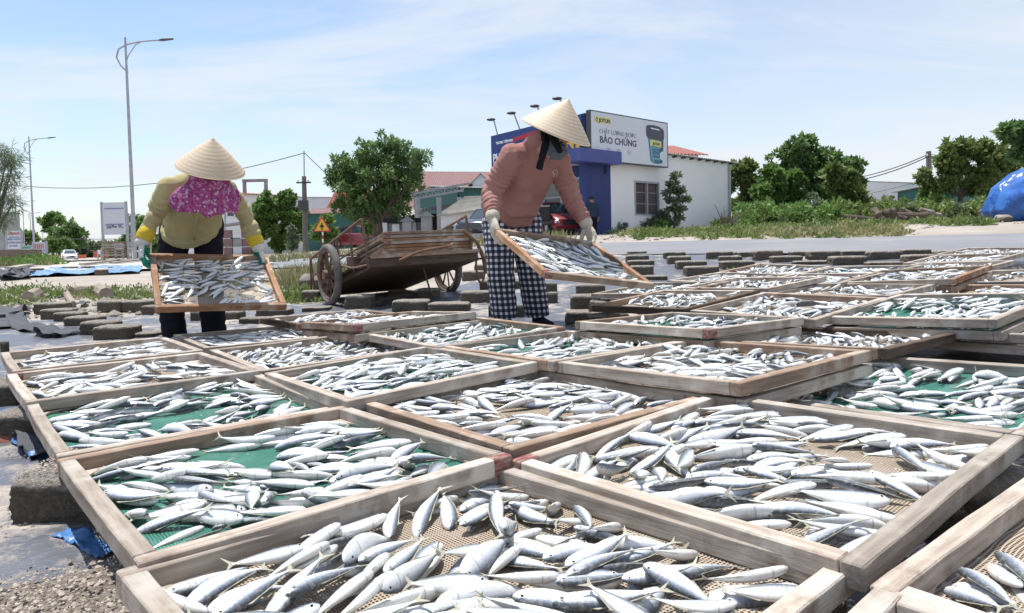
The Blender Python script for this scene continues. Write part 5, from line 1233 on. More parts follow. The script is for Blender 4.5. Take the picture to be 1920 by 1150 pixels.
# --- woman in the pink sweater ---------------------------------------
def woman_pink():
    gx = ground(.05, 4.86); p = empty('person', (.05, 4.86, gx)); tag(p, 'woman in pink sweater and black and white checked trousers tipping a green net tray', 'person', None)
    o0 = V3(p.location); W = lambda v: V3(v) - o0; S = V3((.87, .49, 0)); Fd = V3((.49, -.87, 0))
    hipL, hipR = W((-.085, 4.83, .82)), W((.105, 4.93, .82)); legs = [[hipL, W((-.085, 4.79, .47)), W((-.058, 4.80, gx + .07))], [hipR, W((.135, 4.88, .47)), W((.175, 4.91, gx + .07))]]
    mb = MB()
    for hp, kn, an in legs:
        mb.tube([hp + V3((0, 0, .07)), hp, hp.lerp(kn, .5), kn, kn.lerp(an, .5), an], [(.098, .12), (.112, .13), (.106, .115), (.098, .1), (.095, .1), (.09, .096)], 18, side=S)
    mb.tube([W((.015, 4.85, .97)), W((.0, 4.87, .90)), W((.0, 4.885, .82)), W((.01, 4.88, .75))], [(.17, .125), (.195, .15), (.205, .155), (.15, .12)], 20, side=S)
    def uvf(q):
        if q.z > hipL.z + .02: ch, R_ = [W((.01, 4.88, .75)), W((0, 4.87, 1.0))], .17
        else:
            d = [seg_param(q, l)[1] for l in legs]; ch, R_ = legs[0 if d[0] < d[1] else 1], .1
        s, e, t = seg_param(q, ch); c = ch[0]
        a = None
        for A_, B_ in zip(ch, ch[1:]):
            dd = B_ - A_; tt = max(0, min(1, (q - A_).dot(dd) / dd.length_squared)); z_ = A_ + dd * tt
            if a is None or (q - z_).length < a[0]: a = ((q - z_).length, z_)
        v = q - a[1]; ang = math.atan2(v.dot(Fd), v.dot(S)) + PI / 2 * 0
        ang = (ang + PI * 1.5) % (2 * PI)
        per = round(2 * PI * R_ / .041) * .041
        return (ang / (2 * PI) * per, q.z, per)
    fuse('trousers', mb, .010, 3, folds([(l, .006, 45) for l in legs], base=.008, bf=7, seed=6), Mt['gingham'], p, uvfn=uvf)
    for _, kn, an in legs:
        mb = MB(); mb.tube([an + V3((0, 0, .03)), an + V3((0, 0, -.02)), an + Fd * .06 + V3((0, 0, -.035)), an + Fd * .14 + V3((0, 0, -.045)), an + Fd * .18 + V3((0, 0, -.05))], [(.036, .04), (.042, .046), (.046, .034), (.05, .024), (.034, .016)], 12, side=S)
        fuse('shoe', mb, .006, 2, None, Mt['dark_pants'], p)
    # sweater
    mb = MB(); T = [W(v) for v in ((.0, 4.86, .84), (.01, 4.835, .90), (.05, 4.77, 1.0), (.10, 4.67, 1.11), (.155, 4.57, 1.20), (.20, 4.50, 1.27), (.235, 4.45, 1.32))]
    mb.tube(T, [(.175, .14), (.185, .15), (.185, .155), (.185, .15), (.18, .13), (.12, .095), (.075, .075)], 24, side=S)
    shL, shR = W((.02, 4.46, 1.235)), W((.335, 4.63, 1.215))
    mb.tube([shL, shL.lerp(shR, .5) + V3((0, 0, .03)), shR], [.082, .105, .08], 14); mb.sphere(shL, .092); mb.sphere(shR, .086)
    aL = [shL, W((-.125, 4.50, 1.0)), W((-.115, 4.335, .855))]; aR = [shR, W((.415, 4.72, .985)), W((.505, 4.68, .815))]
    for ch, k in ((aL, 1.08), (aR, .98)):
        a, b, c = ch; mb.tube([a, a.lerp(b, .5), b, b.lerp(c, .5), c.lerp(b, .1), c], [.084 * k, .076 * k, .068 * k, .061 * k, .055 * k, .046 * k], 14)
    # hanging front of the sweater
    mb.tube([T[2] + Fd * .10, T[1] + Fd * .15 + V3((0, 0, -.01)), T[1] + Fd * .16 + V3((0, 0, -.05))], [(.12, .06), (.13, .05), (.11, .03)], 14, side=S)
    base_f = folds([(aL, .011, 105), (aR, .011, 105)], base=.013, bf=7, seed=9)
    fuse('sweater', mb, .0085, 2, base_f, Mt['pink_knit'], p)
    # hood and neckline
    mb = MB(); hc = W((.285, 4.385, 1.325))
    mb.tube([W((.14, 4.53, 1.27)), W((.185, 4.47, 1.31)), W((.225, 4.42, 1.345)), W((.25, 4.40, 1.375))], [(.09, .06), (.10, .075), (.092, .06), (.07, .04)], 16, side=S)
    fuse('hood', mb, .008, 2, lambda q: .008 * mn.noise(q * 18), Mt['pink_knit'], p)
    # little embroidered mark on the chest
    c0 = W((.245, 4.55, 1.125)) + Fd * .105
    mb = MB(); mk = [c0 + S * .02 * math.cos(q) + V3((0, 0, 1)) * (.018 * math.sin(q)) for q in [k * .6 for k in range(8)]]
    mb.tube(mk, .0022, 5); mb.tube([c0 + S * -.015 + V3((0, 0, -.03)), c0 + V3((0, 0, .0)), c0 + S * .008 + V3((0, 0, -.028)), c0 + S * .02], .0022, 5)
    mb.build('chest_emblem', Mt['glove_cream'], p)
    for ch, nn, th, f in ((aL, S, -1, V3((.12, -.45, -.88))), (aR, -S, 1, V3((.30, -.28, -.9)))):
        e, w_ = ch[1], ch[2]; d = (w_ - e).normalized()
        mb = MB(); mb.tube([w_ - d * .02, w_ + d * .0, w_ + d * .025, w_ + d * .045], [.036, .047, .045, .038], 16)
        fuse('glove_cuff', mb, .005, 1, lambda q: .002 * math.sin(seg_param(q, [w_ - d * .05, w_ + d * .08])[0] * 700), Mt['glove_cream'], p)
        hand('glove', w_ + d * .03 + f.normalized() * .01, f, nn, Mt['glove_cream'], p, grip=.95, s=1.12, thumb=th)
    fw = V3((.72, -.45, -.52)).normalized(); up = V3((.5, -.2, .8))
    hd = head(p, hc, fw, up, Mt['skin'], neck_to=W((.2, 4.50, 1.27)))
    up = (up - fw * up.dot(fw)).normalized(); rt_ = fw.cross(up)
    P = lambda a, b, z: hc + fw * a + rt_ * b + up * z
    Rm = Matrix((fw, -rt_, up)).transposed()
    mb = MB(); mb.sphere(P(.048, 0, -.042), .075, nu=16, nv=12, sc=(.95, .92, .92), rot=Rm); mb.tube([P(.03, -.085, -.01), P(.10, -.03, -.03), P(.115, 0, -.03), P(.10, .03, -.03), P(.03, .085, -.01)], .016, 9)
    fuse('face_mask', mb, .006, 2, lambda q: .004 * mn.noise(q * 30) + .003 * math.sin(q.z * 170 + 5 * mn.noise(q * 11)), Mt['mask_grey'], p)
    mb = MB(); mb.sphere(P(-.025, 0, .035), .103, nu=18, nv=12, sc=(.95, .86, 1.0), rot=Rm)
    fuse('hair', mb, .009, 2, lambda q: .003 * mn.noise(q * 40), Mt['hair'], p)
    # black chin cloth hanging in two tails
    mb = MB(); K = hc + V3((-.055, -.095, -.03))
    mb.tube([hc + V3((-.06, -.06, .06)), K, K + V3((-.025, -.03, -.09)), K + V3((-.05, -.03, -.17))], [(.035, .012), (.03, .011), (.026, .009), (.027, .007)], 10, side=S)
    mb.tube([hc + V3((-.02, -.09, .05)), hc + V3((.0, -.115, -.03)), hc + V3((.035, -.12, -.10))], [(.04, .012), (.034, .012), (.02, .008)], 10, side=S)
    fuse('chin_cloth', mb, .005, 1, lambda q: .003 * mn.noise(q * 25), Mt['black_cloth'], p)
    conical_hat(p, W((.30, 4.385, 1.375)), (.37, -.27, .885), .234, .218, seed=5)
    return p
woman_pink()

# --- man by the shop ---------------------------------------------------
def man_shop():
    b = at(1111, 446, 26.8); g = b.z; p = empty('person', (b.x, b.y, g), 0); tag(p, 'man in a dark navy jacket and black cap standing by the blue shop pillar', 'person')
    S = V3((1, 0, 0)); Fd = V3((-.3, -1, 0)).normalized(); mb = MB(); s = .92
    for sg in (-1, 1):
        mb.tube([V3((sg * .1, 0, .88)) * s, V3((sg * .11, -.02, .5)) * s, V3((sg * .12, 0, .06)) * s], [.105, .085, .075], 12)
    mb.tube([V3((0, 0, .98)) * s, V3((0, 0, .84)) * s], [(.17, .12), (.18, .12)], 14, side=S)
    fuse('trousers', mb, .02, 2, None, Mt['dark_pants'], p)
    mb = MB(); mb.tube([V3((0, 0, .86)) * s, V3((0, 0, 1.05)) * s, V3((0, 0, 1.3)) * s, V3((0, .0, 1.44)) * s, V3((0, 0, 1.5)) * s], [(.2, .14), (.19, .135), (.215, .13), (.17, .1), (.07, .07)], 16, side=S)
    aL = [V3((-.2, 0, 1.4)) * s, V3((-.27, .02, 1.12)) * s, V3((-.24, -.10, .88)) * s]; aR = [V3((.2, 0, 1.4)) * s, V3((.27, .02, 1.12)) * s, V3((.26, -.04, .86)) * s]
    for ch in (aL, aR): mb.tube(ch, [.075, .062, .045], 12)
    fuse('jacket', mb, .018, 2, folds([(aL, .006, 50), (aR, .006, 50)], base=.01, seed=2), Mt['navy'], p)
    for ch, n in ((aL, V3((1, 0, 0))), (aR, V3((-1, 0, 0)))): hand('hand', ch[2], V3((0, -.2, -1)), n, Mt['skin'], p, grip=.5)
    hc = V3((-.01, -.03, 1.62)) * s; head(p, hc, V3((-.75, -.6, -.15)), V3((0, 0, 1)), Mt['skin'], neck_to=V3((0, 0, 1.45)) * s)
    mb = MB(); mb.sphere(hc + V3((0, 0, .05)), .108, nu=14, nv=9, sc=(1, 1, .8)); mb.prism([(-.07, 0), (.07, 0), (.06, .1), (0, .12), (-.06, .1)], .012, O=hc + V3((-.05, -.04, .055)), X=V3((.62, -.78, 0)), Y=V3((-.78, -.62, -.1)))
    fuse('cap', mb, .01, 1, None, Mt['black'], p)
man_shop()
# ------------------------------------------------------------------ buildings
def quad_wall(mb, a, b, z0, z1, th=.15, m=0):
    a, b = Vector(a), Vector(b); d = (b - a); d.z = 0; n = Vector((d.y, -d.x, 0)).normalized()
    vs = [a.copy(), b.copy(), b - n * th, a - n * th]; lo = [Vector((v.x, v.y, z0)) for v in vs]
    z1a, z1b = z1 if isinstance(z1, tuple) else (z1, z1)
    hi = [Vector((vs[0].x, vs[0].y, z1a)), Vector((vs[1].x, vs[1].y, z1b)), Vector((vs[2].x, vs[2].y, z1b)), Vector((vs[3].x, vs[3].y, z1a))]
    return mb.add(lo + hi, [(0, 1, 5, 4), (1, 2, 6, 5), (2, 3, 7, 6), (3, 0, 4, 7), (4, 5, 6, 7), (3, 2, 1, 0)], m)
def letters(txt, size, M, m, parent, name='lettering', depth=.006, sx=1., bold=0., align='LEFT', shear=0.):
    cu = bpy.data.curves.new('t', 'FONT'); cu.body = txt; cu.size = size; cu.extrude = depth / 2; cu.offset = bold; cu.align_x = align; cu.shear = shear; cu.resolution_u = 3
    o = bpy.data.objects.new('t', cu); COL.objects.link(o); dg = bpy.context.evaluated_depsgraph_get()
    me = bpy.data.meshes.new_from_object(o.evaluated_get(dg)); bpy.data.objects.remove(o); bpy.data.curves.remove(cu)
    me.materials.clear(); me.name = name
    return link(name, me, m, parent, M @ Matrix.Diagonal((sx, 1, 1, 1)))
flat('ink', (.03, .04, .07)); flat('logo_yellow', (.62, .58, .22)); flat('sign_yellow', (.70, .42, .03)); flat('sign_red', (.42, .03, .05)); flat('sign_blue', (.022, .05, .2)); flat('bucket_dark', (.035, .045, .07), .35); flat('bucket_teal', (.02, .13, .2), .35); flat('bucket_blue', (.14, .32, .42), .4); flat('ink_grey', (.2, .22, .27)); flat('pure_white', (.8, .8, .82))
Mt['poster'] = mat('poster', (.56, .59, .66), .35, (.60, .63, .69), nscale=.8)
Mt['tile'] = mat('tile', (.30, .085, .06), .75, (.2, .06, .045), nscale=9, bump=.4, bscale=22)
Mt['tin_red'] = mat('tin_red', (.26, .15, .145), .6, (.20, .11, .105), nscale=3)
Mt['tin_green'] = mat('tin_green', (.025, .12, .11), .55, (.02, .09, .085), nscale=4)
Mt['tin_grey'] = mat('tin_grey', (.36, .37, .36), .7, (.24, .245, .23), nscale=3)
Mt['asbestos'] = mat('asbestos', (.36, .35, .32), .9, (.24, .235, .215), nscale=2.5, ndetail=8)
Mt['old_wall'] = mat('old_wall', (.34, .33, .34), .9, (.25, .24, .24), nscale=1.2, ndetail=8)
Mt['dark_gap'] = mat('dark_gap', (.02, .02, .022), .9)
def corrug(mb, a, b, c, d, n, amp, m=0, th=.02):
    """ridged sheet: a,b along the eave, d,c along the ridge"""
    a, b, c, d = map(Vector, (a, b, c, d)); nm = (b - a).cross(d - a).normalized(); vs = []; k = n * 4
    for i in range(k + 1):
        t = i / k; h = nm * (amp * math.sin(2 * PI * n * t)); p, q = a.lerp(b, t) + h, d.lerp(c, t) + h; vs += [p, q, p - nm * th, q - nm * th]
    fs = []
    for i in range(k):
        j = i * 4; fs += [(j, j + 4, j + 5, j + 1), (j + 2, j + 3, j + 7, j + 6), (j, j + 2, j + 6, j + 4), (j + 1, j + 5, j + 7, j + 3)]
    fs += [(0, 1, 3, 2), (k * 4, k * 4 + 2, k * 4 + 3, k * 4 + 1)]
    return mb.add(vs, fs, m)
def shop():
    C0 = Vector((2.91, 27, 0)); s = Vector((.746, .666, 0)).normalized(); f = Vector((-.666, .746, 0)).normalized(); n = Vector((s.y, -s.x, 0)); nf = Vector((-s.x, -s.y, 0))
    b = empty('shop_building', (C0.x, C0.y, .9)); tag(b, 'white paint shop with deep blue front, overhanging fascia and dark shuttered side window', 'building')
    O = lambda t, u=0, z=0, o=0.: C0 + s * t + f * u + n * o + Vector((0, 0, z)) - Vector((C0.x, C0.y, .9))
    base = lambda t: .5
    # white side wall with an opening for the window (t 3.05..4.75)
    def wall_t(t0, t1, z0, z1, m='plaster', name='wall', o=0., th=.2):
        mb = MB(); quad_wall(mb, O(t0, 0, 0, o), O(t1, 0, 0, o), z0 - .9 + .0, (z1[0] - .9, z1[1] - .9) if isinstance(z1, tuple) else z1 - .9, th); return mb
    L_ = 10.9
    def tpx(px): # distance along the wall that shows at this pixel column
        k = (px - 960) / 1280; return (k * 27 - 2.91) / (.746 - k * .666)
    w0, w1 = tpx(1192), tpx(1238)
    dmid = 27 + .666 * (w0 + w1) / 2; hz = 460 - .0227 * (1215 - 960); zt, zb = .66 + (hz - 341) * dmid / 1280, .66 + (hz - 404) * dmid / 1280
    ztop = 4.55
    mb = MB(); t1 = 1.63
    quad_wall(mb, O(t1), O(w0), -.6, ztop - .9, .2); quad_wall(mb, O(w0), O(w1), -.6, zb - .9, .2); quad_wall(mb, O(w0), O(w1), zt - .9, ztop - .9, .2); quad_wall(mb, O(w1), O(L_), -.6, (ztop - .9, ztop - .97), .2)
    quad_wall(mb, O(L_), O(L_, 7), -.6, ztop - .97, .2)
    mb.build('wall', Mt['plaster'], b)
    # lean-to roof edge with purlin ends
    mb = MB(); corrug(mb, O(t1 - .2, -.0, ztop + .05, .25), O(L_ + .35, 0, ztop - .03, .25), O(L_ + .35, 7, ztop + .1, 0), O(t1 - .2, 7, ztop + .2, 0), 60, .018)
    mb.build('roof', Mt['tin_grey'], b)
    mb = MB()
    for k in range(9): t = 5.3 + k * .68; mb.bar(O(t, 0, ztop - .08, .22), O(t, .3, ztop - .08, 0), .07, .08)
    mb.build('purlin_ends', Mt['dark_metal'], b)
    # window
    w = MB(); zc0, zc1 = zb - .9, zt - .9
    for a, c in ((w0, w0 + .07), (w1 - .07, w1), ((w0 + w1) / 2 - .04, (w0 + w1) / 2 + .04)): quad_wall(w, O(a, 0, 0, .03), O(c, 0, 0, .03), zc0, zc1, .12)
    quad_wall(w, O(w0 + .07, 0, 0, .028), O(w1 - .07, 0, 0, .028), zc1 - .08, zc1, .1); quad_wall(w, O(w0 + .07, 0, 0, .028), O(w1 - .07, 0, 0, .028), zc0, zc0 + .06, .1)
    wo_ = w.build('window', Mt['grey_metal'], b)
    mb = MB(); quad_wall(mb, O(w0 + .06, 0, 0, -.08), O(w1 - .06, 0, 0, -.08), zc0 + .05, zc1 - .07, .03); mb.build('shutter', Mt['shutter'], wo_)
    mb = MB()
    for k in (1, 2): z = zc0 + (zc1 - zc0) * k / 3; quad_wall(mb, O(w0 + .07, 0, 0, -.05), O(w1 - .07, 0, 0, -.05), z - .02, z + .02, .02)
    mb.build('bars', Mt['old_wall'], wo_)
    MB().tube([O(L_ - .25, 0, 4.4, .08), O(L_ - .25, 0, .6, .08)], .05, 8).build('downpipe', Mt['grey_metal'], b, smooth='auto')
    # blue pillar under the canopy, blue fascia box, canopy box
    mb = MB(); quad_wall(mb, O(.12, 0, 0, .0), O(t1, 0, 0, .0), -.5, 2.95, .35); mb.build('pillar', Mt['blue_wall'], b)
    mb = MB(); a, c = O(-.75, -.3, 0, .22), O(1.72, -.3, 0, .22); quad_wall(mb, a, c, 2.92, 3.42, .9); mb.build('canopy', Mt['blue_light'], b)
    mb = MB(); U = 5.6
    P = [O(0, 0, 0, .12), O(0, U, 0, 0)]
    # fascia: front panel and its return over the corner
    q = [O(-.02, -.0, 3.0, .12), O(-.02, U, 3.2, 0), O(-.02, U, 4.66, 0), O(-.02, 0, 4.88, .12)]
    quad_wall(mb, O(0, U, 0, 0), O(0, -.12, 0, 0), 3.0, (4.72, 4.86), .25)
    quad_wall(mb, O(.0, 0, 0, .12), O(.5, 0, 0, .12), 3.0, 4.86, .2)
    quad_wall(mb, O(.5, 0, 0, .12), O(5.2, 0, 0, .12), 3.45, 4.6, .2)
    mb.build('fascia', Mt['sign_blue'], b)
    # recessed front: glass doors and posts
    mb = MB(); quad_wall(mb, O(1.2, U, 0, 0), O(1.2, 0, 0, 0), 2.55, 3.15, .2); mb.build('lintel', Mt['blue_wall'], b)
    mb = MB(); mb.add([O(.05, .1, 3.95, 0), O(.05, U, 3.95, 0), O(1.3, U, 3.95, 0), O(1.3, .1, 3.95, 0)], [(0, 1, 2, 3)]); mb.build('soffit', Mt['plaster'], b)
    for k, (u0, u1) in enumerate(((.15, 1.25), (1.25, 2.4), (2.4, 3.5), (3.5, 4.6), (4.6, U))):
        d = MB(); X = 1.2
        for a in (u0, u1 - .07): quad_wall(d, O(X, a + .07, 0, 0), O(X, a, 0, 0), -.3, 2.55, .08)
        for z in (-.3, 1.75, 2.47): quad_wall(d, O(X - .002, u1 - .07, 0, 0), O(X - .002, u0 + .07, 0, 0), z, z + .08, .07)
        o = d.build('glass_door', Mt['grey_metal'], b)
        g_ = MB(); quad_wall(g_, O(X + .04, u1 - .07, 0, 0), O(X + .04, u0 + .07, 0, 0), -.22, 1.75, .02); g_.build('pane', Mt['glass'], o)
        g_ = MB(); quad_wall(g_, O(X + .04, u1 - .07, 0, 0), O(X + .04, u0 + .07, 0, 0), 1.83, 2.47, .02); g_.build('pane', Mt['glass_green'], o)
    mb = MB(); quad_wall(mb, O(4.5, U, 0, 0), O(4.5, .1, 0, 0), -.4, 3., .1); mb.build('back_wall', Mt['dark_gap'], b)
    # lettering on the front fascia; local frame: x from the left end (u=U) to the corner, y up, z out
    ux = -f; FM = Matrix((ux, Vector((0, 0, 1)), ux.cross(Vector((0, 0, 1))))).transposed().to_4x4()
    def onf(u, z, out=.012): M = FM.copy(); M.translation = O(-.0, u, z) + nf * out; return M
    letters('TRUNG TÂM PHA MÀU', .15, onf(U - .35, 5.2), Mt['pure_white'], b, bold=.006)
    letters('PHO', .52, onf(U - .12, 4.42), Mt['pure_white'], b, bold=.015, sx=.8)
    def panel(u0, u1, z0, z1, m, nm, out=.01, sk=0.): MB().prism([(0, z0), (u0 - u1, z0 + sk), (u0 - u1, z1 + sk), (0, z1)], .012, O=O(0, u0, 0) + nf * (out - .0), X=ux, Y=(0, 0, 1)).build(nm, Mt[m], b)
    panel(4.1, 1.7, 5.16, 5.34, 'sign_red', 'red_band', sk=.22)
    panel(1.9, .18, 4.12, 4.78, 'sign_yellow', 'yellow_panel')
    letters('N', .62, onf(.85, 4.22, .03), Mt['sign_blue'], b, bold=.02)
    # signboard on the corner
    sb = empty('signboard', M=Matrix.Identity(4)); tag(sb, 'wide pale billboard with a paint bucket picture on the corner of the blue shop', 'billboard')
    z0, z1 = 3.93, 5.80; W_ = 4.98; H_ = z1 - z0
    BM = Matrix((s, Vector((0, 0, 1)), s.cross(Vector((0, 0, 1))))).transposed().to_4x4(); BM.translation = C0 + n * .42 + Vector((0, 0, z0)) - s * .0
    sb.matrix_world = BM
    MB().box((W_ / 2, H_ / 2, -.10), (W_, H_, .2)).build('board', Mt['poster'], sb)
    mb = MB()
    for c, d in (((W_ / 2, -.02, .0), (W_ + .08, .04, .22)), ((W_ / 2, H_ + .02, 0), (W_ + .08, .04, .22)), ((-.02, H_ / 2, 0), (.04, H_, .22)), ((W_ + .02, H_ / 2, 0), (.04, H_, .22))): mb.box(Vector(c) - Vector((0, 0, .10)), d)
    mb.build('frame', Mt['dark_metal'], sb)
    T = lambda x, y, z=.006: Matrix.Translation((x * W_, y * H_, z))
    poly = lambda nm, pts, m, z=.0, d=.006: MB().prism([(a * W_, c * H_) for a, c in pts], -d, O=(0, 0, z), X=(1, 0, 0), Y=(0, 1, 0)).build(nm, Mt[m], sb)
    def poly(nm, pts, m, z=.0, d=.005):
        return MB().prism([(a * W_, c * H_) for a, c in pts], d, O=(0, 0, z), X=(1, 0, 0), Y=(0, 1, 0)).build(nm, Mt[m], sb)
    poly('logo_plate', [(.042, .775), (.237, .775), (.237, .905), (.042, .905)], 'logo_yellow')
    letters('JOTUN', .2, T(.095, .80, .008), Mt['ink'], sb, bold=.006, sx=1.08)
    mb = MB(); mb.tube([((.068 + .012 * math.cos(q)) * W_, (.83 + .026 * math.sin(q)) * H_, .008) for q in [2 * PI * k / 12 for k in range(13)]], .008, 5); mb.tube([(.058 * W_, .86 * H_, .008), (.068 * W_, .885 * H_, .008), (.078 * W_, .86 * H_, .008)], .008, 5); mb.build('logo', Mt['ink'], sb)
    letters('CHẤT LƯỢNG ĐƯỢC', .235, T(.095, .565), Mt['ink_grey'], sb, sx=1.02)
    letters('BẢO CHỨNG', .36, T(.10, .37), Mt['ink'], sb, bold=.006, sx=1.07)
    for k, x in enumerate((.205, .335, .465)):
        mb = MB(); mb.tube([(x * W_ + .095 * math.cos(q), .225 * H_ + .095 * math.sin(q), .006) for q in [2 * PI * j / 20 for j in range(21)]], .005, 4)
        mb.tube([(x * W_ + .04 * math.cos(q + k), .225 * H_ + .04 * math.sin(q), .006) for q in [2 * PI * j / 9 for j in range(8 - k)]], .005, 4); mb.build('icon', Mt['ink_grey'], sb)
    # bucket
    bx = lambda x, y: (x, y)
    poly('bucket_picture', [(.722, .66), (.945, .62), (.93, .1), (.905, .055), (.85, .04), (.79, .055), (.757, .1)], 'bucket_teal', 0, .006)
    poly('bucket_lid', [(.70, .86), (.72, .895), (.80, .915), (.88, .90), (.94, .85), (.952, .80), (.95, .63), (.93, .60), (.80, .585), (.72, .61), (.70, .66)], 'bucket_dark', .006, .005)
    poly('bucket_gloss', [(.735, .58), (.768, .57), (.80, .07), (.772, .085)], 'bucket_blue', .008, .004)
    poly('bucket_edge', [(.905, .57), (.94, .58), (.918, .10), (.89, .075)], 'bucket_dark', .008, .004)
    poly('bucket_label', [(.755, .445), (.91, .42), (.91, .56), (.755, .585)], 'logo_yellow', .010, .004)
    letters('JOTUN', .155, T(.79, .465, .017), Mt['ink'], sb, bold=.005, sx=.95)
    poly('bucket_stripe', [(.765, .85), (.885, .835), (.885, .81), (.765, .825)], 'pure_white', .011, .003)
    for y, w_, h_ in ((.385, .11, .03), (.335, .07, .018), (.26, .045, .02), (.225, .075, .02), (.13, .11, .05)): poly('bucket_print', [(.835 - w_ / 2, y), (.835 + w_ / 2, y - .008), (.835 + w_ / 2, y + h_ - .008), (.835 - w_ / 2, y + h_)], 'bucket_blue', .0125, .003)
    poly('badge', [(.885, .29), (.92, .345), (.965, .30), (.965, .19), (.925, .12), (.885, .17)], 'poster', .0135, .004)
    # spot lamps on arms over the fascia
    tips = ((918, 224, 948, 254, 5.2), (956, 212, 988, 243, 3.7), (1000, 199, 1022, 230, 2.2), (1042, 185, 1062, 214, .8))
    for k, (x0, y0, x1, y1, u) in enumerate(tips):
        B_ = C0 + f * u + Vector((0, 0, 5.62 - .02 * u)) - nf * .1; e = empty('spot_lamp', tuple(B_)); tag(e, ['first', 'second', 'third', 'fourth'][k] + ' arm lamp from the left on top of the blue shop front', 'lamp', 'arm lamps over the shop front')
        d_ = at(x0 + 8, y0 + 2, B_.y - .75) - B_
        MB().tube([(0, 0, 0), tuple(d_)], .03, 7).build('arm', Mt['grey_metal'], e)
        h = MB(); t_ = d_ + nf * .1 - Vector((.1, 0, .0)); h.sphere(d_ + nf * .16 + Vector((0, 0, .02)), .17, nu=10, nv=7, sc=(1.2, .8, .38)); h.build('lamp_head', Mt['dark_metal'], e, smooth=True)
shop()

def gable(name, a, b, c_depth, z0, zw, zr, wall, roof, label, cat='building', over=.3, wins=(), nrib=30, amp=.03, group=None, ridge='along'):
    """a-b: front wall from left to right; building goes back c_depth; ridge runs along the front"""
    a, b = Vector((*a, 0)), Vector((*b, 0)); s = (b - a).normalized(); n = Vector((s.y, -s.x, 0)); Lg = (b - a).length; bk = -n * c_depth
    e = empty(name, (a.x, a.y, z0)); tag(e, label, cat, group); Z = Vector((0, 0, 1)); o = -a
    mb = MB(); zW, zR = zw - z0, zr - z0
    for p, q in ((a, b), (b, b + bk), (b + bk, a + bk), (a + bk, a)): quad_wall(mb, p + o, q + o, -.6, zW, .12)
    if ridge == 'along':
        for p in (a, b): mb.add([p + o + Z * zW, p + bk + o + Z * zW, p + bk / 2 + o + Z * zR, p + o + Z * zW + s * .1, p + bk + o + Z * zW + s * .1, p + bk / 2 + o + Z * zR + s * .1], [(0, 1, 2), (5, 4, 3), (0, 2, 5, 3), (1, 4, 5, 2)])
    else:
        for p in (Vector((0, 0, 0)), bk): mb.add([p + Z * zW, p + s * Lg + Z * zW, p + s * Lg / 2 + Z * zR, p + Z * zW - n * .1, p + s * Lg + Z * zW - n * .1, p + s * Lg / 2 + Z * zR - n * .1], [(0, 1, 2), (5, 4, 3), (0, 2, 5, 3), (1, 4, 5, 2)])
    mb.build('wall', Mt[wall], e)
    mb = MB(); ov = s * over; dz = Z * (over * (zR - zW) / max(.1, (c_depth / 2 if ridge == 'along' else Lg / 2)))
    if ridge == 'along':
        corrug(mb, o + a - ov + n * over + Z * (zW + .05) - dz, o + b + ov + n * over + Z * (zW + .05) - dz, o + b + ov + bk / 2 + Z * (zR + .05), o + a - ov + bk / 2 + Z * (zR + .05), nrib, amp)
        corrug(mb, o + b + ov + bk - n * over + Z * (zW + .05) - dz, o + a - ov + bk - n * over + Z * (zW + .05) - dz, o + a - ov + bk / 2 + Z * (zR + .05), o + b + ov + bk / 2 + Z * (zR + .05), nrib, amp)
    else:
        m0 = s * (Lg / 2)
        corrug(mb, bk - n * over - ov + Z * (zW + .05) - dz, n * over - ov + Z * (zW + .05) - dz, n * over + m0 + Z * (zR + .05), bk - n * over + m0 + Z * (zR + .05), nrib, amp)
        corrug(mb, n * over + s * Lg + ov + Z * (zW + .05) - dz, bk - n * over + s * Lg + ov + Z * (zW + .05) - dz, bk - n * over + m0 + Z * (zR + .05), n * over + m0 + Z * (zR + .05), nrib, amp)
    mb.build('roof', Mt[roof], e)
    for t, z, w_, h_, m in wins:
        p = s * t + n * .02; w0 = MB()
        for da, dd in (((-w_ / 2, 0), (.07, h_)), ((w_ / 2, 0), (.07, h_)), ((0, h_ / 2), (w_ + .07, .07)), ((0, -h_ / 2), (w_ + .07, .07))):
            w0.box(p + s * da[0] + Z * (z - z0 + da[1]), (dd[0], .09, dd[1]), rot=Matrix((s, -n, Z)).transposed())
        wo2 = w0.build('window', Mt['white'], e)
        MB().box(p + Z * (z - z0) - n * .0, (w_ - .07, .03, h_ - .07), rot=Matrix((s, -n, Z)).transposed()).build('pane', Mt[m], wo2)
    return e
A3 = lambda px, Y: ((px - 960) / 1280 * Y)
# red tiled house behind the shop
gable('tiled_house', (A3(1243, 46), 46), (A3(1312, 47), 47), 7, .9, 6.6, 7.6, 'plaster', 'tile', 'small house with red tiled roof rising behind the paint shop', over=.5, amp=.05, nrib=14)
gable('white_house', (A3(1600, 50), 50), (A3(1745, 54), 54), 7, .8, 4.75, 4.9, 'plaster', 'tin_grey', 'low white flat roofed house behind the bushes on the right', wins=((.9, 3.4, .6, .9, 'glass'),), over=.05, amp=.01)
gable('green_shed', (A3(1788, 44), 44), (A3(1842, 45), 45), 4, .9, 3.75, 3.95, 'tin_green', 'tin_grey', 'small green tin shed half hidden behind the trees on the right', amp=.03)
gable('yellow_house', (A3(1722, 52), 52), (A3(1800, 53), 53), 6, .8, 3.9, 4.1, 'apron', 'tin_green', 'pale yellow low building between the white house and the green shed')
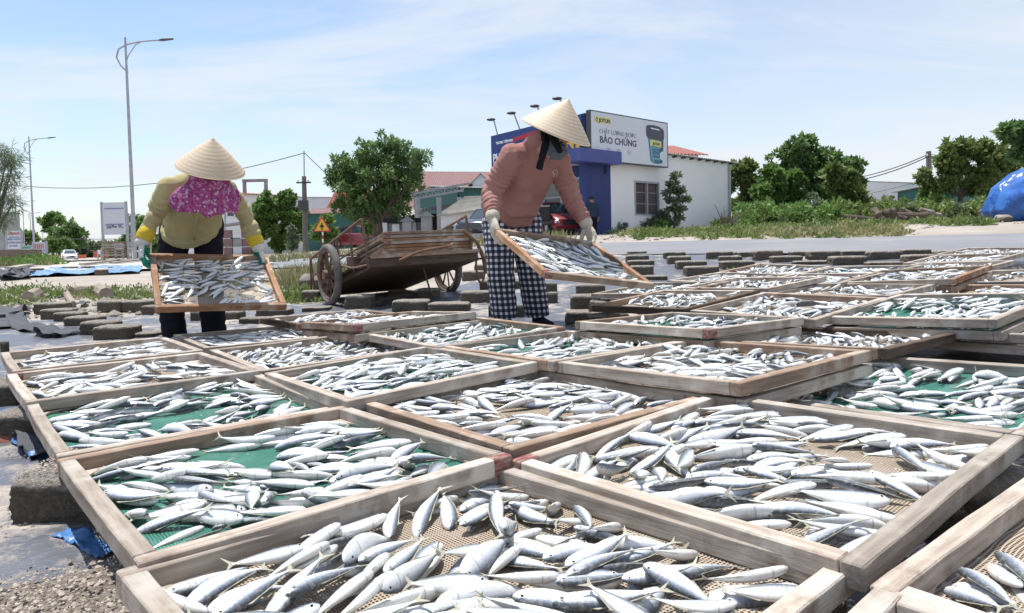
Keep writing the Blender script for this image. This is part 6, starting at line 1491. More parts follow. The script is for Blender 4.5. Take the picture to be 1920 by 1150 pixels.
# left middle: shops and sheds behind the cart
gable('red_roof_hall', (A3(742, 62), 62), (A3(1050, 66), 66), 20, .3, 3.9, 8.6, 'plaster', 'tin_red', 'long hall with a dull red tin roof behind the sheds', over=.5, nrib=80, amp=.05)
gable('teal_shed', (A3(575, 58), 58), (A3(800, 58), 58), 8, .3, 3.7, 4.3, 'tin_green', 'tin_red', 'long low teal walled shed behind the big tree', nrib=60)
gable('warehouse', (A3(545, 72), 72), (A3(648, 74), 74), 12, .2, 6.2, 6.35, 'white', 'tin_grey', 'plain white warehouse with a flat dark roof edge left of the big tree', over=.15)
gable('tiled_house', (A3(622, 64), 64), (A3(700, 64), 64), 7, .3, 4.3, 6.3, 'plaster', 'tile', 'old house with brown tiles half hidden by the left side of the big tree', over=.4, amp=.06, nrib=16)
gable('green_house', (A3(862, 46), 46), (A3(960, 48), 48), 8, .4, 4.6, 5.0, 'tin_green', 'tin_grey', 'green ribbed tin house beside the truss canopy', nrib=40)
gable('small_house', (A3(887, 50), 50), (A3(925, 50), 50), 6, .4, 5.2, 5.9, 'plaster', 'tin_grey', 'small grey gable above the green tin house', ridge='across', over=.25, nrib=14)
gable('white_building', (A3(425, 60), 60), (A3(560, 66), 66), 12, .2, 5.8, 6.4, 'plaster', 'tile', 'two storey whitewashed building behind the round tree', wins=((.55, 4.2, .7, .9, 'glass'), (3.0, 4.2, .8, 1.0, 'glass'), (.9, 1.8, 1.0, 1.2, 'glass')))
def boxes(name, label, cat, parts, loc, group=None):
    e = empty(name, loc); tag(e, label, cat, group)
    for pn, m, bx in parts:
        mb = MB()
        for c, d in bx: mb.box(c, d)
        mb.build(pn, Mt[m], e)
    return e
p_ = at(479, 360, 64)
boxes('roof_frame', 'grey concrete frame on the roof edge above the round tree', 'roof frame', [('post', 'old_wall', [((-1, 0, .2), (.25, .3, 1.6)), ((1, 0, .2), (.25, .3, 1.6))]), ('beam', 'old_wall', [((0, 0, 1.05), (2.3, .34, .25))])], tuple(p_))
# truss canopy
def canopy():
    Y = 40; z0 = ground(A3(830, Y), Y); P = lambda px, py, y=Y: at(px, py, y); o = P(830, 420); e = empty('truss_canopy', tuple(o)); tag(e, 'open steel canopy with a grey truss roof edge on round columns', 'canopy')
    a, b = P(772, 364), P(870, 346); a2, b2 = P(778, 373), P(869, 357); mb = MB()
    for p, q in ((a, b), (a2, b2)): mb.bar(p - o, q - o, .1, .12)
    for k in range(9):
        t = k / 8; p, q = a.lerp(b, t), a2.lerp(b2, t); mb.bar(p - o, q - o, .05); 
        if k < 8: mb.bar(a.lerp(b, t) - o, a2.lerp(b2, t + .125) - o, .045)
    mb.build('truss', Mt['grey_metal'], e)
    mb = MB(); corrug(mb, a - o + Vector((-.2, 0, .1)), b - o + Vector((.3, 0, .1)), b - o + Vector((.3, 5, .5)), a - o + Vector((-.2, 5, .5)), 24, .02); mb.build('roof', Mt['tin_grey'], e)
    for x, w_ in ((783, .30), (823, .30), (861, .26), (778, .09)):
        p = P(x, 380); MB().tube([p - o + Vector((0, 0, .3)), (p.x - o.x, p.y - o.y, z0 - o.z - .3)], w_ / 2, 12).build('column', Mt['grey_metal'], e, smooth='auto')
    mb = MB(); corrug(mb, P(745, 408) - o, P(858, 388) - o, P(858, 380, 44) - o, P(745, 398, 44) - o, 20, .03); mb.build('lower_roof', Mt['asbestos'], e)
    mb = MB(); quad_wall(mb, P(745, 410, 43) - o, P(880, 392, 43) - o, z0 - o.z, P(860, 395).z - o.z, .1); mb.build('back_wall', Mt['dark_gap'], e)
canopy()
def shed():
    Y = 33; P = lambda px, py, y=Y: at(px, py, y); o = P(870, 430); e = empty('asbestos_shed', tuple(o)); tag(e, 'small pale shed with a steep corrugated asbestos roof left of the woman in pink', 'shed')
    z0 = ground(o.x, o.y); mb = MB()
    corrug(mb, P(818, 405) - o, P(935, 388) - o, P(940, 366, 36) - o, P(872, 369, 36) - o, 26, .035); mb.build('roof', Mt['asbestos'], e)
    mb = MB(); quad_wall(mb, P(827, 430, 33.3) - o, P(940, 430, 33.3) - o, z0 - o.z - .3, (P(827, 404, 33.3).z - o.z, P(940, 389, 33.3).z - o.z), .12); mb.build('wall', Mt['plaster'], e)
    mb = MB(); quad_wall(mb, P(836, 430, 33.1) - o, P(850, 430, 33.1) - o, z0 - o.z - .3, P(840, 424, 33.1).z - o.z, .05); mb.build('door', Mt['tin_green'], e)
shed()
def gate():
    Y = 34; P = lambda px, py, y=Y: at(px, py, y); o = P(755, 430); z0 = ground(o.x, o.y) - .2; e = empty('gate_wall', tuple(o)); tag(e, 'grey slatted gate under a dark ledge behind the load of the cart', 'gate')
    mb = MB(); mb.bar(P(720, 414) - o, P(790, 413) - o, .35, .22); mb.build('ledge', Mt['dark_gap'], e)
    for x in (722, 775): mb = MB(); p = P(x, 417); mb.box(Vector((p.x, p.y, (p.z + z0) / 2)) - o, (.22, .25, p.z - z0)); mb.build('post', Mt['white'], e)
    mb = MB()
    for k in range(22): p = P(728 + k * 2.1, 419); mb.box(Vector((p.x, p.y + .15, (p.z + z0) / 2)) - o, (.035, .03, p.z - z0))
    mb.build('slats', Mt['grey_metal'], e)
    mb = MB(); mb.box(P(742, 430) - o + Vector((0, .05, 0)), (.36, .05, .5)); mb.build('meter_box', Mt['pure_white'], e)
    mb = MB(); quad_wall(mb, P(722, 420, 34.4) - o, P(800, 420, 34.4) - o, z0 - o.z, P(760, 417, 34.4).z - o.z, .1); mb.build('back_wall', Mt['old_wall'], e)
    for x, l in ((764, 'left'), (800, 'right')):
        p = P(x, 416, 33.5); q = empty('gate_pillar', (p.x, p.y, z0)); tag(q, f'grey gate pillar with a little pyramid cap, {"behind the dark ledge" if l == "left" else "taller one beside the shed door"}', 'pillar', 'gate pillars behind the cart')
        h = p.z - z0 + (0 if l == 'left' else .25)
        MB().box((0, 0, h / 2), (.5 if l == 'right' else .42, .45, h)).build('shaft', Mt['old_wall'], q)
        c = MB(); c.add([(-.36, -.32, h), (.36, -.32, h), (.36, .32, h), (-.36, .32, h), (0, 0, h + .28)], [(0, 1, 4), (1, 2, 4), (2, 3, 4), (3, 0, 4), (3, 2, 1, 0)]); c.build('cap', Mt['asbestos'], q)
gate()
# kiosk of stacked crates right of the khaki woman
p_ = at(452, 462, 52); z0 = ground(p_.x, p_.y)
ks = empty('kiosk', (p_.x, p_.y, z0)); tag(ks, 'little stall of stacked pinkish crates under a ragged roof beside the round tree', 'stall')
for k in range(3):
    for j in range(3): MB().box((-.9 + j * .72, 0, .35 + k * .66), (.66, .5, .6)).build('crate', Mt[['tin_red', 'white', 'tin_red', 'old_wall'][(k * 2 + j) % 4]], ks)
MB().bar((-1.4, 0, 2.3), (1.3, 0, 2.6), 1.6, .12).build('roof', Mt['old_wall'], ks)
MB().tube([(1.0, -.4, -.3), (1.0, -.4, 2.5)], .07, 8).build('post', Mt['wood_dark'], ks)
p_ = at(423, 443, 55); MB()
sgn = empty('wall_sign', tuple(p_)); tag(sgn, 'small blue name plate on the whitewashed wall', 'sign'); MB().box((0, 0, 0), (.46, .05, .22)).build('plate', Mt['sign_blue'], sgn); MB().box((0, -.035, 0), (.36, .02, .06)).build('print', Mt['pure_white'], sgn)
# low concrete wall by the shop
def low_wall():
    a, b = on_ground(1378, 432), on_ground(1490, 424); a.y = 31; b.y = 31.5; a = at(1378, 425, 31); b = at(1490, 425, 31); e = MB(); z = ground(a.x, a.y)
    quad_wall(e, Vector((0, 0, 0)), b - a, z - a.z - .2, (at(1378, 412, 31).z - a.z, at(1490, 399, 31).z - a.z), .2)
    o = e.build('garden_wall', Mt['old_wall']); o.location = a; tag(o, 'low bare concrete wall in the weeds between the white shop and the trees', 'wall')
low_wall()
def rubble_wall():
    a, b = at(0, 470, 32), at(70, 470, 32); z = ground(a.x, a.y); e = MB(); quad_wall(e, Vector((0, 0, 0)) - Vector((2, 0, 0)), b - a, z - a.z - .1, (at(0, 468, 32).z - a.z, at(70, 468, 32).z - a.z), .3)
    o = e.build('garden_wall', Mt['brick_old'] if 'brick_old' in Mt else Mt['old_wall']); o.location = a; tag(o, 'low brown rubble wall behind the weeds at the far left', 'wall')
Mt['brick_old'] = mat('brick_old', (.22, .15, .12), .9, (.15, .11, .09), nscale=8)
rubble_wall()
p_ = at(2, 455, 40); e = MB().box((0, 0, 0), (1.6, 1, 3.4)).build('hut', Mt['tin_grey']); e.location = (p_.x, p_.y, ground(p_.x, p_.y) + 1.3); tag(e, 'grey metal hut cut by the left edge', 'hut')

# ------------------------------------------------------------------ poles, lamps, signs, cables
def street_lamp(px, pyb, pyt, Y, label, k=1.):
    b = at(px, pyb, Y); t = at(px - (pyb - pyt) * .022, pyt, Y); g_ = ground(b.x, b.y); e = empty('street_lamp', (b.x, b.y, g_)); tag(e, label, 'street lamp', 'street lamps along the road'); H = t.z - g_
    MB().tube([(0, 0, -.2), (0, 0, H * .5), (0, 0, H)], [.085 * k, .062 * k, .04 * k], 12).build('pole', Mt['grey_metal'], e, smooth='auto')
    s_ = H / 9.4; q = lambda x, z: Vector((x * s_, 0, H + z * s_))
    arc = [q(.05, -1.45), q(-.22, -1.18), q(-.40, -.82), q(-.30, -.48), q(.05, -.30), q(.55, -.20), q(1.1, -.16), q(1.45, -.15)]
    MB().tube(arc, .034 * k, 8).build('arm', Mt['grey_metal'], e, smooth='auto')
    MB().tube([q(.0, -1.0), q(.12, -.72), q(.42, -.32), q(.7, -.19)], .02 * k, 7).build('brace', Mt['grey_metal'], e, smooth='auto')
    MB().tube([q(1.4, -.15), q(1.55, -.14), q(1.98, -.11)], [(.05 * k, .03 * k), (.12 * k, .05 * k), (.09 * k, .03 * k)], 10, side=(0, 1, 0)).build('lamp_head', Mt['dark_metal'], e, smooth='auto')
street_lamp(253, 484, 70, 28, 'tallest street lamp, standing just left of the woman in khaki')
street_lamp(65, 480, 256, 52, 'second street lamp, at the far left beyond the weeds')
street_lamp(33, 478, 330, 76, 'street lamp with its arm lost in the wispy tree at the left', .9)
street_lamp(47, 478, 376, 112, 'thin distant street lamp, first right of the wispy tree', 1.1)
street_lamp(60, 478, 398, 144, 'thin distant street lamp behind the second tall one', 1.2)
street_lamp(82, 480, 414, 175, 'smallest street lamp, in front of the round crowned tree', 1.2)
def utility_pole(px, pyb, pyt, Y, r0, label, top=None):
    b = at(px, pyb, Y); t = at(px - 3, pyt, Y); g_ = ground(b.x, b.y); e = empty('utility_pole', (b.x, b.y, g_)); tag(e, label, 'utility pole', 'utility poles'); H = t.z - g_
    MB().tube([(0, 0, -.2), (t.x - b.x, 0, H)], [r0, r0 * .72], 10).build('pole', Mt['pole_concrete'], e, smooth='auto')
    MB().bar((-.35, -.1, H - .35), (.45, -.1, H - .35), .08).build('crossarm', Mt['dark_metal'], e)
    for k in (-.25, .3): MB().lathe([(0, 0), (.05, 0), (.03, .06), (.05, .1), (0, .14)], (k, -.1, H - .31), 8).build('insulator', Mt['white'], e)
    if top:
        tt = at(*top, Y); MB().tube([(t.x - b.x, 0, H - .5), (tt.x - b.x, 0, tt.z - g_)], .035, 7).build('mast', Mt['grey_metal'], e)
        MB().box((0, -.12, H * .62), (.5, .3, .55)).build('meter_box', Mt['dark_metal'], e)
    return e
utility_pole(573, 470, 331, 38, .17, 'brown utility pole with a thin mast on top, between the two nearer trees', (570, 283))
utility_pole(1744, 385, 284, 42, .2, 'dark utility pole behind the tree at the right')
def cable(a, b, r, label, sag=0., group='overhead cables'):
    pts = [Vector(a).lerp(Vector(b), k / 16) - Vector((0, 0, sag * 4 * (k / 16) * (1 - k / 16))) for k in range(17)]
    tag(MB().tube(pts, r, 5).build('power_cable', Mt['black']), label, 'cable', group)
cable(at(-60, 335, 50), at(571, 287, 38), .022, 'long sagging cable crossing the sky on the left behind the hat', 1.25)
cable(at(571, 287, 38), at(760, 470, 46), .02, 'cable running down from the mast into the big tree')
cable(at(-40, 440, 120), at(330, 444, 110), .05, 'distant cable crossing low behind the signboard', .6)
cable(at(-40, 462, 150), at(300, 452, 140), .05, 'lowest distant cable over the far road', .8)
cable(at(1540, 342, 46), at(1742, 289, 42), .03, 'upper of two cables reaching the right utility pole', .35)
cable(at(1540, 346, 46), at(1742, 293, 42), .03, 'lower of two cables reaching the right utility pole', .4)
cable(at(1560, 378, 46), at(1790, 322, 42), .015, 'thin cable in front of the low white house', .1)
cable(at(1744, 290, 42), at(1990, 286, 34), .02, 'cable from the right pole towards the right edge', .2)
def board(px0, px1, py0, py1, Y, pbase, label, face='poster', texts=(), posts=2, frame=True, name='signboard', rows=(), cat='sign'):
    c = at((px0 + px1) / 2, (py0 + py1) / 2, Y); w = (px1 - px0) / F * Y; h = (py1 - py0) / F * Y; e = empty(name, tuple(c)); tag(e, label, cat); gz = ground(c.x, c.y) - c.z
    MB().box((0, 0, 0), (w, .06, h)).build('panel', Mt[face], e)
    for k in range(posts):
        x = (-w / 2 - .03, w / 2 + .03)[k] if posts == 2 else 0
        MB().tube([(x, .0, gz - .1), (x - .06 * 0, .0, h / 2 + .03)], .06 if Y > 25 else .03, 8).build('post', Mt['grey_metal'], e, smooth='auto')
    for x0, x1, z0, z1, m in rows: MB().box(((x0 + x1) / 2 * w, -.038, (z0 + z1) / 2 * h), ((x1 - x0) * w, .02, (z1 - z0) * h)).build('print', Mt[m], e)
    for t, size, x, z, m in texts: letters(t, size * h, Matrix.Translation((x * w, -.04, z * h)) @ Matrix.Rotation(PI / 2, 4, 'X'), Mt[m], e, align='CENTER', bold=.004)
    return e
flat('print_blue', (.2, .25, .42)); flat('print_red', (.45, .2, .2)); flat('board_white', (.62, .62, .68)); flat('board_green', (.05, .3, .22)); flat('print_dark', (.12, .12, .15))
board(193, 236, 380, 440, 30, 490, 'tall white notice board with blue print on two grey posts', 'board_white', rows=[(-.4, .42, .29, .325, 'print_blue'), (-.38, .42, -.20, -.165, 'print_blue'), (-.33, -.13, -.31, -.22, 'ink_grey'), (-.10, -.02, -.27, -.2, 'print_dark'), (.0, .1, -.29, -.24, 'print_dark'), (.17, .32, -.26, -.2, 'ink_grey'), (.2, .4, -.30, -.275, 'ink_grey')])
board(14, 40, 433, 467, 36, 480, 'white sign with faded red heading and three blue lines at the far left', 'board_white', texts=[('ĐIỆN NƯỚC', .135, .05, -.02, 'print_blue'), ('NHÔM KÍNH', .135, .05, -.20, 'print_blue'), ('CƠ KHÍ', .135, -.08, -.38, 'print_blue')], rows=[(-.42, .42, .27, .40, 'print_red'), (-.36, .36, .12, .17, 'print_blue')])
board(64, 86, 454, 477, 34, 482, 'small white sign with large red letters right of the second lamp post', 'board_white', rows=[(-.42, -.30, -.05, .35, 'print_red'), (-.22, -.12, -.05, .35, 'print_red'), (-.05, .05, -.05, .35, 'print_red'), (.12, .2, -.05, .35, 'print_red'), (.28, .36, -.05, .35, 'print_red'), (-.4, .4, -.24, -.16, 'print_blue'), (-.4, .3, -.42, -.36, 'print_blue')])
board(42, 58, 461, 468, 36, 480, 'little green road plate between the two white signs', 'board_white', rows=[(-.42, .42, -.3, .3, 'board_green')])
board(217, 229, 455, 468, 40, 478, 'little white and blue placard behind the heap of boards', 'board_white', rows=[(-.3, .3, .15, .3, 'print_red'), (-.4, .4, -.1, .0, 'print_blue'), (-.4, .4, -.35, -.25, 'print_blue')])
def warning(px, py, Y, label, s=1.):
    c = at(px, py, Y); gz = ground(c.x, c.y) - c.z; e = empty('warning_sign', tuple(c)); tag(e, label, 'road sign', 'warning triangles'); r_ = .46 * s
    tri = lambda r: [(-r * .87, -r * .5), (r * .87, -r * .5), (0, r)]
    MB().prism(tri(r_), .03, O=(0, .0, 0)).build('border', Mt['sign_red'], e); MB().prism(tri(r_ * .78), .012, O=(0, -.022, 0)).build('plate', Mt['sign_yellow'], e)
    mb = MB(); mb.prism([(-.025, -.16), (.025, -.16), (.025, .16), (-.025, .16)], .008, O=(0, -.038, 0)); mb.prism([(-.1, -.03), (.1, -.03), (.06, .06), (-.06, .06)], .008, O=(0, -.044, 0)); mb.v = [(a * s, b, c_ * s) for a, b, c_ in mb.v]; mb.build('symbol', Mt['black'], e)
    n_ = 6; z0_ = -r_ * .5
    for k in range(n_): MB().tube([(0, .045, z0_ + (gz - z0_) * k / n_), (0, .045, z0_ + (gz - z0_) * (k + 1) / n_ + .002)], .035, 8).build('post', Mt['sign_red' if k % 2 else 'white'], e)
warning(604, 425, 30, 'yellow red rimmed warning triangle on a striped post behind the cart')
warning(191, 472, 62, 'orange warning triangle beside the white placard near the notice board', 1.)
board(184, 189, 469, 477, 60, 480, 'blank white placard left of the small warning triangle', 'pure_white')
for px, lab in ((110, 'orange barrier left of the white car'), (152, 'orange barrier right of the white car'), (190, 'orange barrier under the small warning triangle')):
    p_ = at(px, 482, 108 if px < 180 else 62); e = MB().box((0, 0, .5), (1.5 if px < 180 else 1.2, .3, .6)).box((0, 0, .03), (1.7 if px < 180 else 1.4, .6, .1)).build('road_barrier', Mt['tin_orange'] if 'tin_orange' in Mt else flat('tin_orange', (.5, .12, .05))); e.location = (p_.x, p_.y, ground(p_.x, p_.y)); tag(e, lab, 'barrier', 'orange road barriers')
# pile of boards by the notice board
for k in range(8):
    c = at(219, 492 - k * 3.2, 30); g_ = ground(c.x, c.y); e = MB().box((rng.uniform(-.06, .06), 0, 0), (.86, .7, .075)).build('board', Mt[['wood_grey', 'wood_brown', 'wood_pale'][k % 3]]); e.location = (c.x, c.y, g_ + .1 + k * .11); e.rotation_euler = (0, 0, rng.uniform(-.06, .06)); tag(e, f'{ORD[k]} board from the bottom of the pile behind the notice board', 'board', 'boards piled behind the notice board')
sc = empty('scaffold', tuple(at(246, 470, 31))); tag(sc, 'thin grey scaffold frame beside the tallest lamp post', 'scaffold')
o_ = Vector(sc.location); mb = MB()
for x, y0, y1 in ((241, 488, 400), (246, 488, 405), (262, 482, 440), (283, 482, 430)): mb.tube([at(x, y0, 31) - o_, at(x, y1, 31) - o_], .035, 6)
for x0, x1, y in ((238, 262, 440), (244, 290, 446), (240, 285, 456), (240, 262, 470)): mb.tube([at(x0, y, 31) - o_, at(x1, y + 2, 31) - o_], .025, 6)
mb.build('tubes', Mt['grey_metal'], sc)

# ------------------------------------------------------------------ tarpaulin heap
def tarp_heap():
    c = Vector((18.15, 20.6)); g_ = ground(c.x, c.y) - .05; e = empty('tarpaulin_heap', (c.x, c.y, g_)); tag(e, 'big heap wrapped in shiny blue tarpaulin with an orange sheet under it', 'covered heap')
    P = []; nu, nv = 90, 40
    for i in range(nu + 1):
        q = 2 * PI * i / nu; row = []
        for j in range(nv + 1):
            t = j / nv
            r_ = 3. * float(np.interp(t, [0, .12, .3, .45, .62, .8, .93, 1], [.985, 1.03, .99, .91, .78, .5, .2, 0])); z = float(np.interp(t, [0, .12, .3, .45, .62, .8, .93, 1], [0, .3, .8, 1.15, 1.5, 1.95, 2.2, 2.25])) * .96
            fold = .20 * abs(mn.noise(Vector((math.cos(q) * 2.6, math.sin(q) * 2.6, t * .8)))) + .09 * abs(mn.noise(Vector((math.cos(q) * 9, math.sin(q) * 9, t * 2.5))))+ .035 * math.sin(q * 23 + 4 * t) * (1 - t) * .5
            r_ = r_ * (1 + fold - .03); row.append((r_ * 1.12 * math.cos(q), r_ * .85 * math.sin(q), z * (1 + .05 * mn.noise(Vector((math.cos(q), math.sin(q), 3 + t))))))
        P.append(row)
    o = grid_mesh('cover', P, Mt['tarp_deep'], None); o.parent = e
    P = []
    for i in range(121):
        q = 2 * PI * i / 120; P.append([((3.05 + .5 * v + .12 * mn.noise(Vector((math.cos(q) * 4, math.sin(q) * 4, v)))) * .97 * math.cos(q), (2.75 + .45 * v + .12 * mn.noise(Vector((math.cos(q) * 4, math.sin(q) * 4, v)))) * .83 * math.sin(q), .13 + .10 * (abs(mn.noise(Vector((q * 9, v * 4, 0))))) - .10 * v) for v in [0, .15, .3, .45, .6, .8, 1.]])
    o = grid_mesh('ground_sheet', P, Mt['tarp_orange'], None); o.parent = e
tarp_heap()
stone(1850, 424, .24, 'grey stone weighing down the left edge of the tarpaulin heap', seed=9, P=Vector((14.1, 19.6, ground(14.1, 19.6))))

# ------------------------------------------------------------------ vehicles
def paint(name, c): 
    m = mat(name, c, .28, spec=.6); m.node_tree.nodes['Principled BSDF'].inputs['Coat Weight'].default_value = .6; Mt[name] = m; return m
paint('paint_red', (.19, .012, .024)); paint('paint_white', (.72, .73, .75)); paint('paint_blue', (.014, .024, .05)); flat('lamp_red', (.4, .01, .01), .3); flat('lamp_clear', (.6, .6, .62), .15); flat('plate', (.7, .7, .68))
def car(loc, yaw, paintm, label, prof, roof, wid=1.78, name='parked_car', wheels=(.82, 3.45), wr=.33, cat='car', group=None):
    """prof: (x, z lower, z belt) stations front to back; roof: (x, z) of the glasshouse"""
    e = empty(name, tuple(loc), yaw); tag(e, label, cat, group); Lc = prof[-1][0]
    st = prof; secs = []
    for x, zl, zb in st:
        t = x / Lc; w = wid / 2 * (1 - .16 * (abs(2 * t - 1) ** 4)); secs.append([(x, -w * .94, zl), (x, -w, zl + .12), (x, -w, (zl + zb) / 2), (x, -w * .96, zb - .06), (x, -w * .86, zb), (x, w * .86, zb), (x, w * .96, zb - .06), (x, w, (zl + zb) / 2), (x, w, zl + .12), (x, w * .94, zl)])
    def loft(secs, nm, m, smooth='auto', par=e):
        k = len(secs[0]); vs = [p for s in secs for p in s]; fs = [(i * k + j, i * k + (j + 1) % k, (i + 1) * k + (j + 1) % k, (i + 1) * k + j) for i in range(len(secs) - 1) for j in range(k)]; fs += [tuple(range(k))[::-1], tuple((len(secs) - 1) * k + j for j in range(k))]
        mb = MB(); mb.add([(a - Lc / 2, b, c) for a, b, c in vs], fs); return mb.build(nm, Mt[m], par, smooth=smooth)
    loft(secs, 'body', paintm)
    hw = wid / 2 * .84; g_ = []
    for x, zb, zr in roof: 
        w1 = hw * (1 - .2 * (zr - zb) / .5); g_.append([(x, -hw, zb), (x, -w1, zr), (x, w1, zr), (x, hw, zb)])
    loft(g_, 'window_glass', 'glass')
    rs = [r for r in roof if r[2] - r[1] > .35]
    if rs:
        rr = [[(x, -hw * .80, zr - .03), (x, -hw * .77, zr + .025), (x, hw * .77, zr + .025), (x, hw * .80, zr - .03)] for x, zb, zr in rs]; loft(rr, 'roof', paintm)
        x0, x1 = rs[0][0], rs[-1][0]; mb = MB()
        for sy in (-1, 1):
            for xa, xb in ((roof[0][0], x0), ((x0 + x1) / 2, (x0 + x1) / 2 + .02), (roof[-1][0], x1)): mb.bar((xa - Lc / 2, sy * hw * 1.0, roof[0][1]), (xb - Lc / 2, sy * hw * .815, rs[0][2] - .01), .07, .05)
        mb.build('pillars', Mt[paintm], e)
    for x in wheels:
        for sy in (-1, 1):
            w = empty('wheel'); w.parent = e; w.location = (x - Lc / 2, sy * (wid / 2 - .11), wr); rt__ = Matrix.Rotation(PI / 2, 3, 'X')
            MB().lathe([(wr - .03, -.11), (wr, -.08), (wr, .08), (wr - .03, .11), (wr * .62, .105), (wr * .62, -.105), (wr - .03, -.11)], n=24, rot=rt__).build('tyre', Mt['rubber'], w, smooth='auto')
            MB().lathe([(0, -.09), (wr * .2, -.1), (wr * .6, -.08), (wr * .6, .08), (wr * .2, .1), (0, .09)], n=20, rot=rt__).build('rim', Mt['grey_metal'], w, smooth='auto')
    hz_ = (prof[0][1] + prof[0][2]) / 2 + .1
    for sy in (-1, 1):
        MB().sphere((-Lc / 2 + .06, sy * wid * .36, prof[1][2] - .18), .13, sc=(.5, 1.4, .7)).build('headlight', Mt['lamp_clear'], e, smooth=True)
        MB().box((Lc / 2 - .02, sy * wid * .34, prof[-1][2] - .16), (.1, .34, .14), bev=.02).build('tail_light', Mt['lamp_red'], e)
        MB().sphere((roof[0][0] - Lc / 2 + .25, sy * (wid / 2 + .06), roof[0][1] + .05), .09, sc=(.6, 1, .7)).build('mirror', Mt[paintm], e, smooth=True)
    MB().box((-Lc / 2 + .0, 0, .5), (.06, .9, .22)).build('grille', Mt['black'], e); MB().box((Lc / 2 + .02, 0, .62), (.03, .48, .13)).build('number_plate', Mt['plate'], e)
    return e
SED = [(0, .35, .62), (.12, .22, .70), (.6, .2, .86), (1.25, .2, .95), (2.3, .2, .97), (3.4, .2, .99), (4.1, .22, 1.0), (4.38, .3, .95), (4.45, .38, .85)]
SROOF = [(1.1, .92, .95), (1.75, .94, 1.38), (2.2, .95, 1.46), (3.0, .95, 1.44), (3.45, .96, 1.30), (4.0, .98, 1.02)]
def on(px, py, Y): p = at(px, py, Y); return Vector((p.x, p.y, ground(p.x, p.y)))
c_ = on(676, 464, 46); car(c_, PI - .25 + PI * 1.0 - PI, 'paint_red', 'dark red sedan parked behind the left side rail of the cart', SED, SROOF) if 0 else car(c_, -PI + PI * .86 + PI, 'paint_red', 'dark red sedan parked behind the left side rail of the cart', SED, SROOF)
c_ = at(130, 489, 96) + Vector((0, 0, .05)); car(c_, R(128), 'paint_white', 'white car driving towards the camera on the far road at the left', SED, SROOF, name='car', wid=1.8)
c_ = on(1035, 440, 30); car(c_, R(-70) + PI, 'paint_red', 'bright red car seen between the arms of the woman in pink', SED, SROOF)
PU = [(0, .5, .95), (.12, .38, 1.05), (.7, .36, 1.18), (1.4, .36, 1.22), (2.6, .36, 1.22), (3.4, .36, 1.22), (3.5, .36, 1.25), (5.1, .36, 1.25), (5.2, .45, 1.2)]
PR = [(1.25, 1.18, 1.22), (1.75, 1.2, 1.72), (2.3, 1.2, 1.86), (3.0, 1.2, 1.84), (3.3, 1.2, 1.7), (3.45, 1.2, 1.24)]
c_ = at(930, 452, 31); _t = car(c_, R(62), 'paint_blue', 'dark blue pickup truck half hidden behind the woman in pink', PU, PR, wid=1.85, wr=.38, wheels=(1.0, 4.2), cat='pickup truck'); _t.scale = (.88, .88, .82)
# electric motorbike box / dark bin beside the red car
p_ = on(1016, 440, 28); e = empty('parked_scooter', tuple(p_)); tag(e, 'dark delivery scooter with a big black box beside the bright red car', 'scooter')
MB().box((0, 0, .95), (.75, .5, .62), bev=.05).build('box', Mt['black'], e); MB().tube([(-.6, 0, .55), (-.2, 0, .62), (.5, 0, .6)], [(.12, .14), (.16, .2), (.1, .12)], 10, side=(0, 1, 0)).build('body', Mt['dark_metal'], e, smooth='auto')
for x in (-.62, .62): MB().lathe([(.27, -.05), (.3, 0), (.27, .05), (.2, .05), (.2, -.05), (.27, -.05)], (x, 0, .3), 20, rot=Matrix.Rotation(PI / 2, 3, 'X')).build('wheel', Mt['rubber'], e)
# ------------------------------------------------------------------ vegetation
def leaf_mat(name, c1, c2, c3, trans=.35):
    m = bpy.data.materials.new(name); m.use_nodes = True; t = m.node_tree; b = t.nodes['Principled BSDF']; b.inputs['Roughness'].default_value = .55; b.inputs['Specular IOR Level'].default_value = .35
    a = N(t, 'ShaderNodeAttribute', attribute_name='leaf'); cr = N(t, 'ShaderNodeValToRGB'); L(t, a.outputs['Fac'], cr.inputs[0]); e = cr.color_ramp.elements
    e[0].color = (*c1, 1); e[1].color = (*c3, 1); x = e.new(.5); x.color = (*c2, 1); L(t, cr.outputs[0], b.inputs['Base Color'])
    tl = N(t, 'ShaderNodeBsdfTranslucent'); L(t, cr.outputs[0], tl.inputs[0]); ms = N(t, 'ShaderNodeMixShader', i={0: trans}); L(t, b.outputs[0], ms.inputs[1]); L(t, tl.outputs[0], ms.inputs[2]); L(t, ms.outputs[0], t.nodes['Material Output'].inputs[0]); Mt[name] = m
leaf_mat('leaf_dark', (.065, .125, .04), (.12, .21, .065), (.22, .33, .12)); leaf_mat('leaf_mid', (.075, .145, .035), (.13, .225, .055), (.22, .34, .10)); leaf_mat('leaf_bright', (.09, .17, .035), (.15, .26, .06), (.26, .37, .12))
leaf_mat('leaf_grey', (.1, .14, .08), (.15, .2, .12), (.23, .28, .18)); leaf_mat('leaf_olive', (.09, .14, .04), (.15, .21, .06), (.26, .31, .11)); leaf_mat('grass_blade', (.14, .16, .06), (.26, .26, .12), (.40, .36, .2)); leaf_mat('dry_twig', (.08, .07, .06), (.12, .1, .09), (.16, .14, .12), .1)
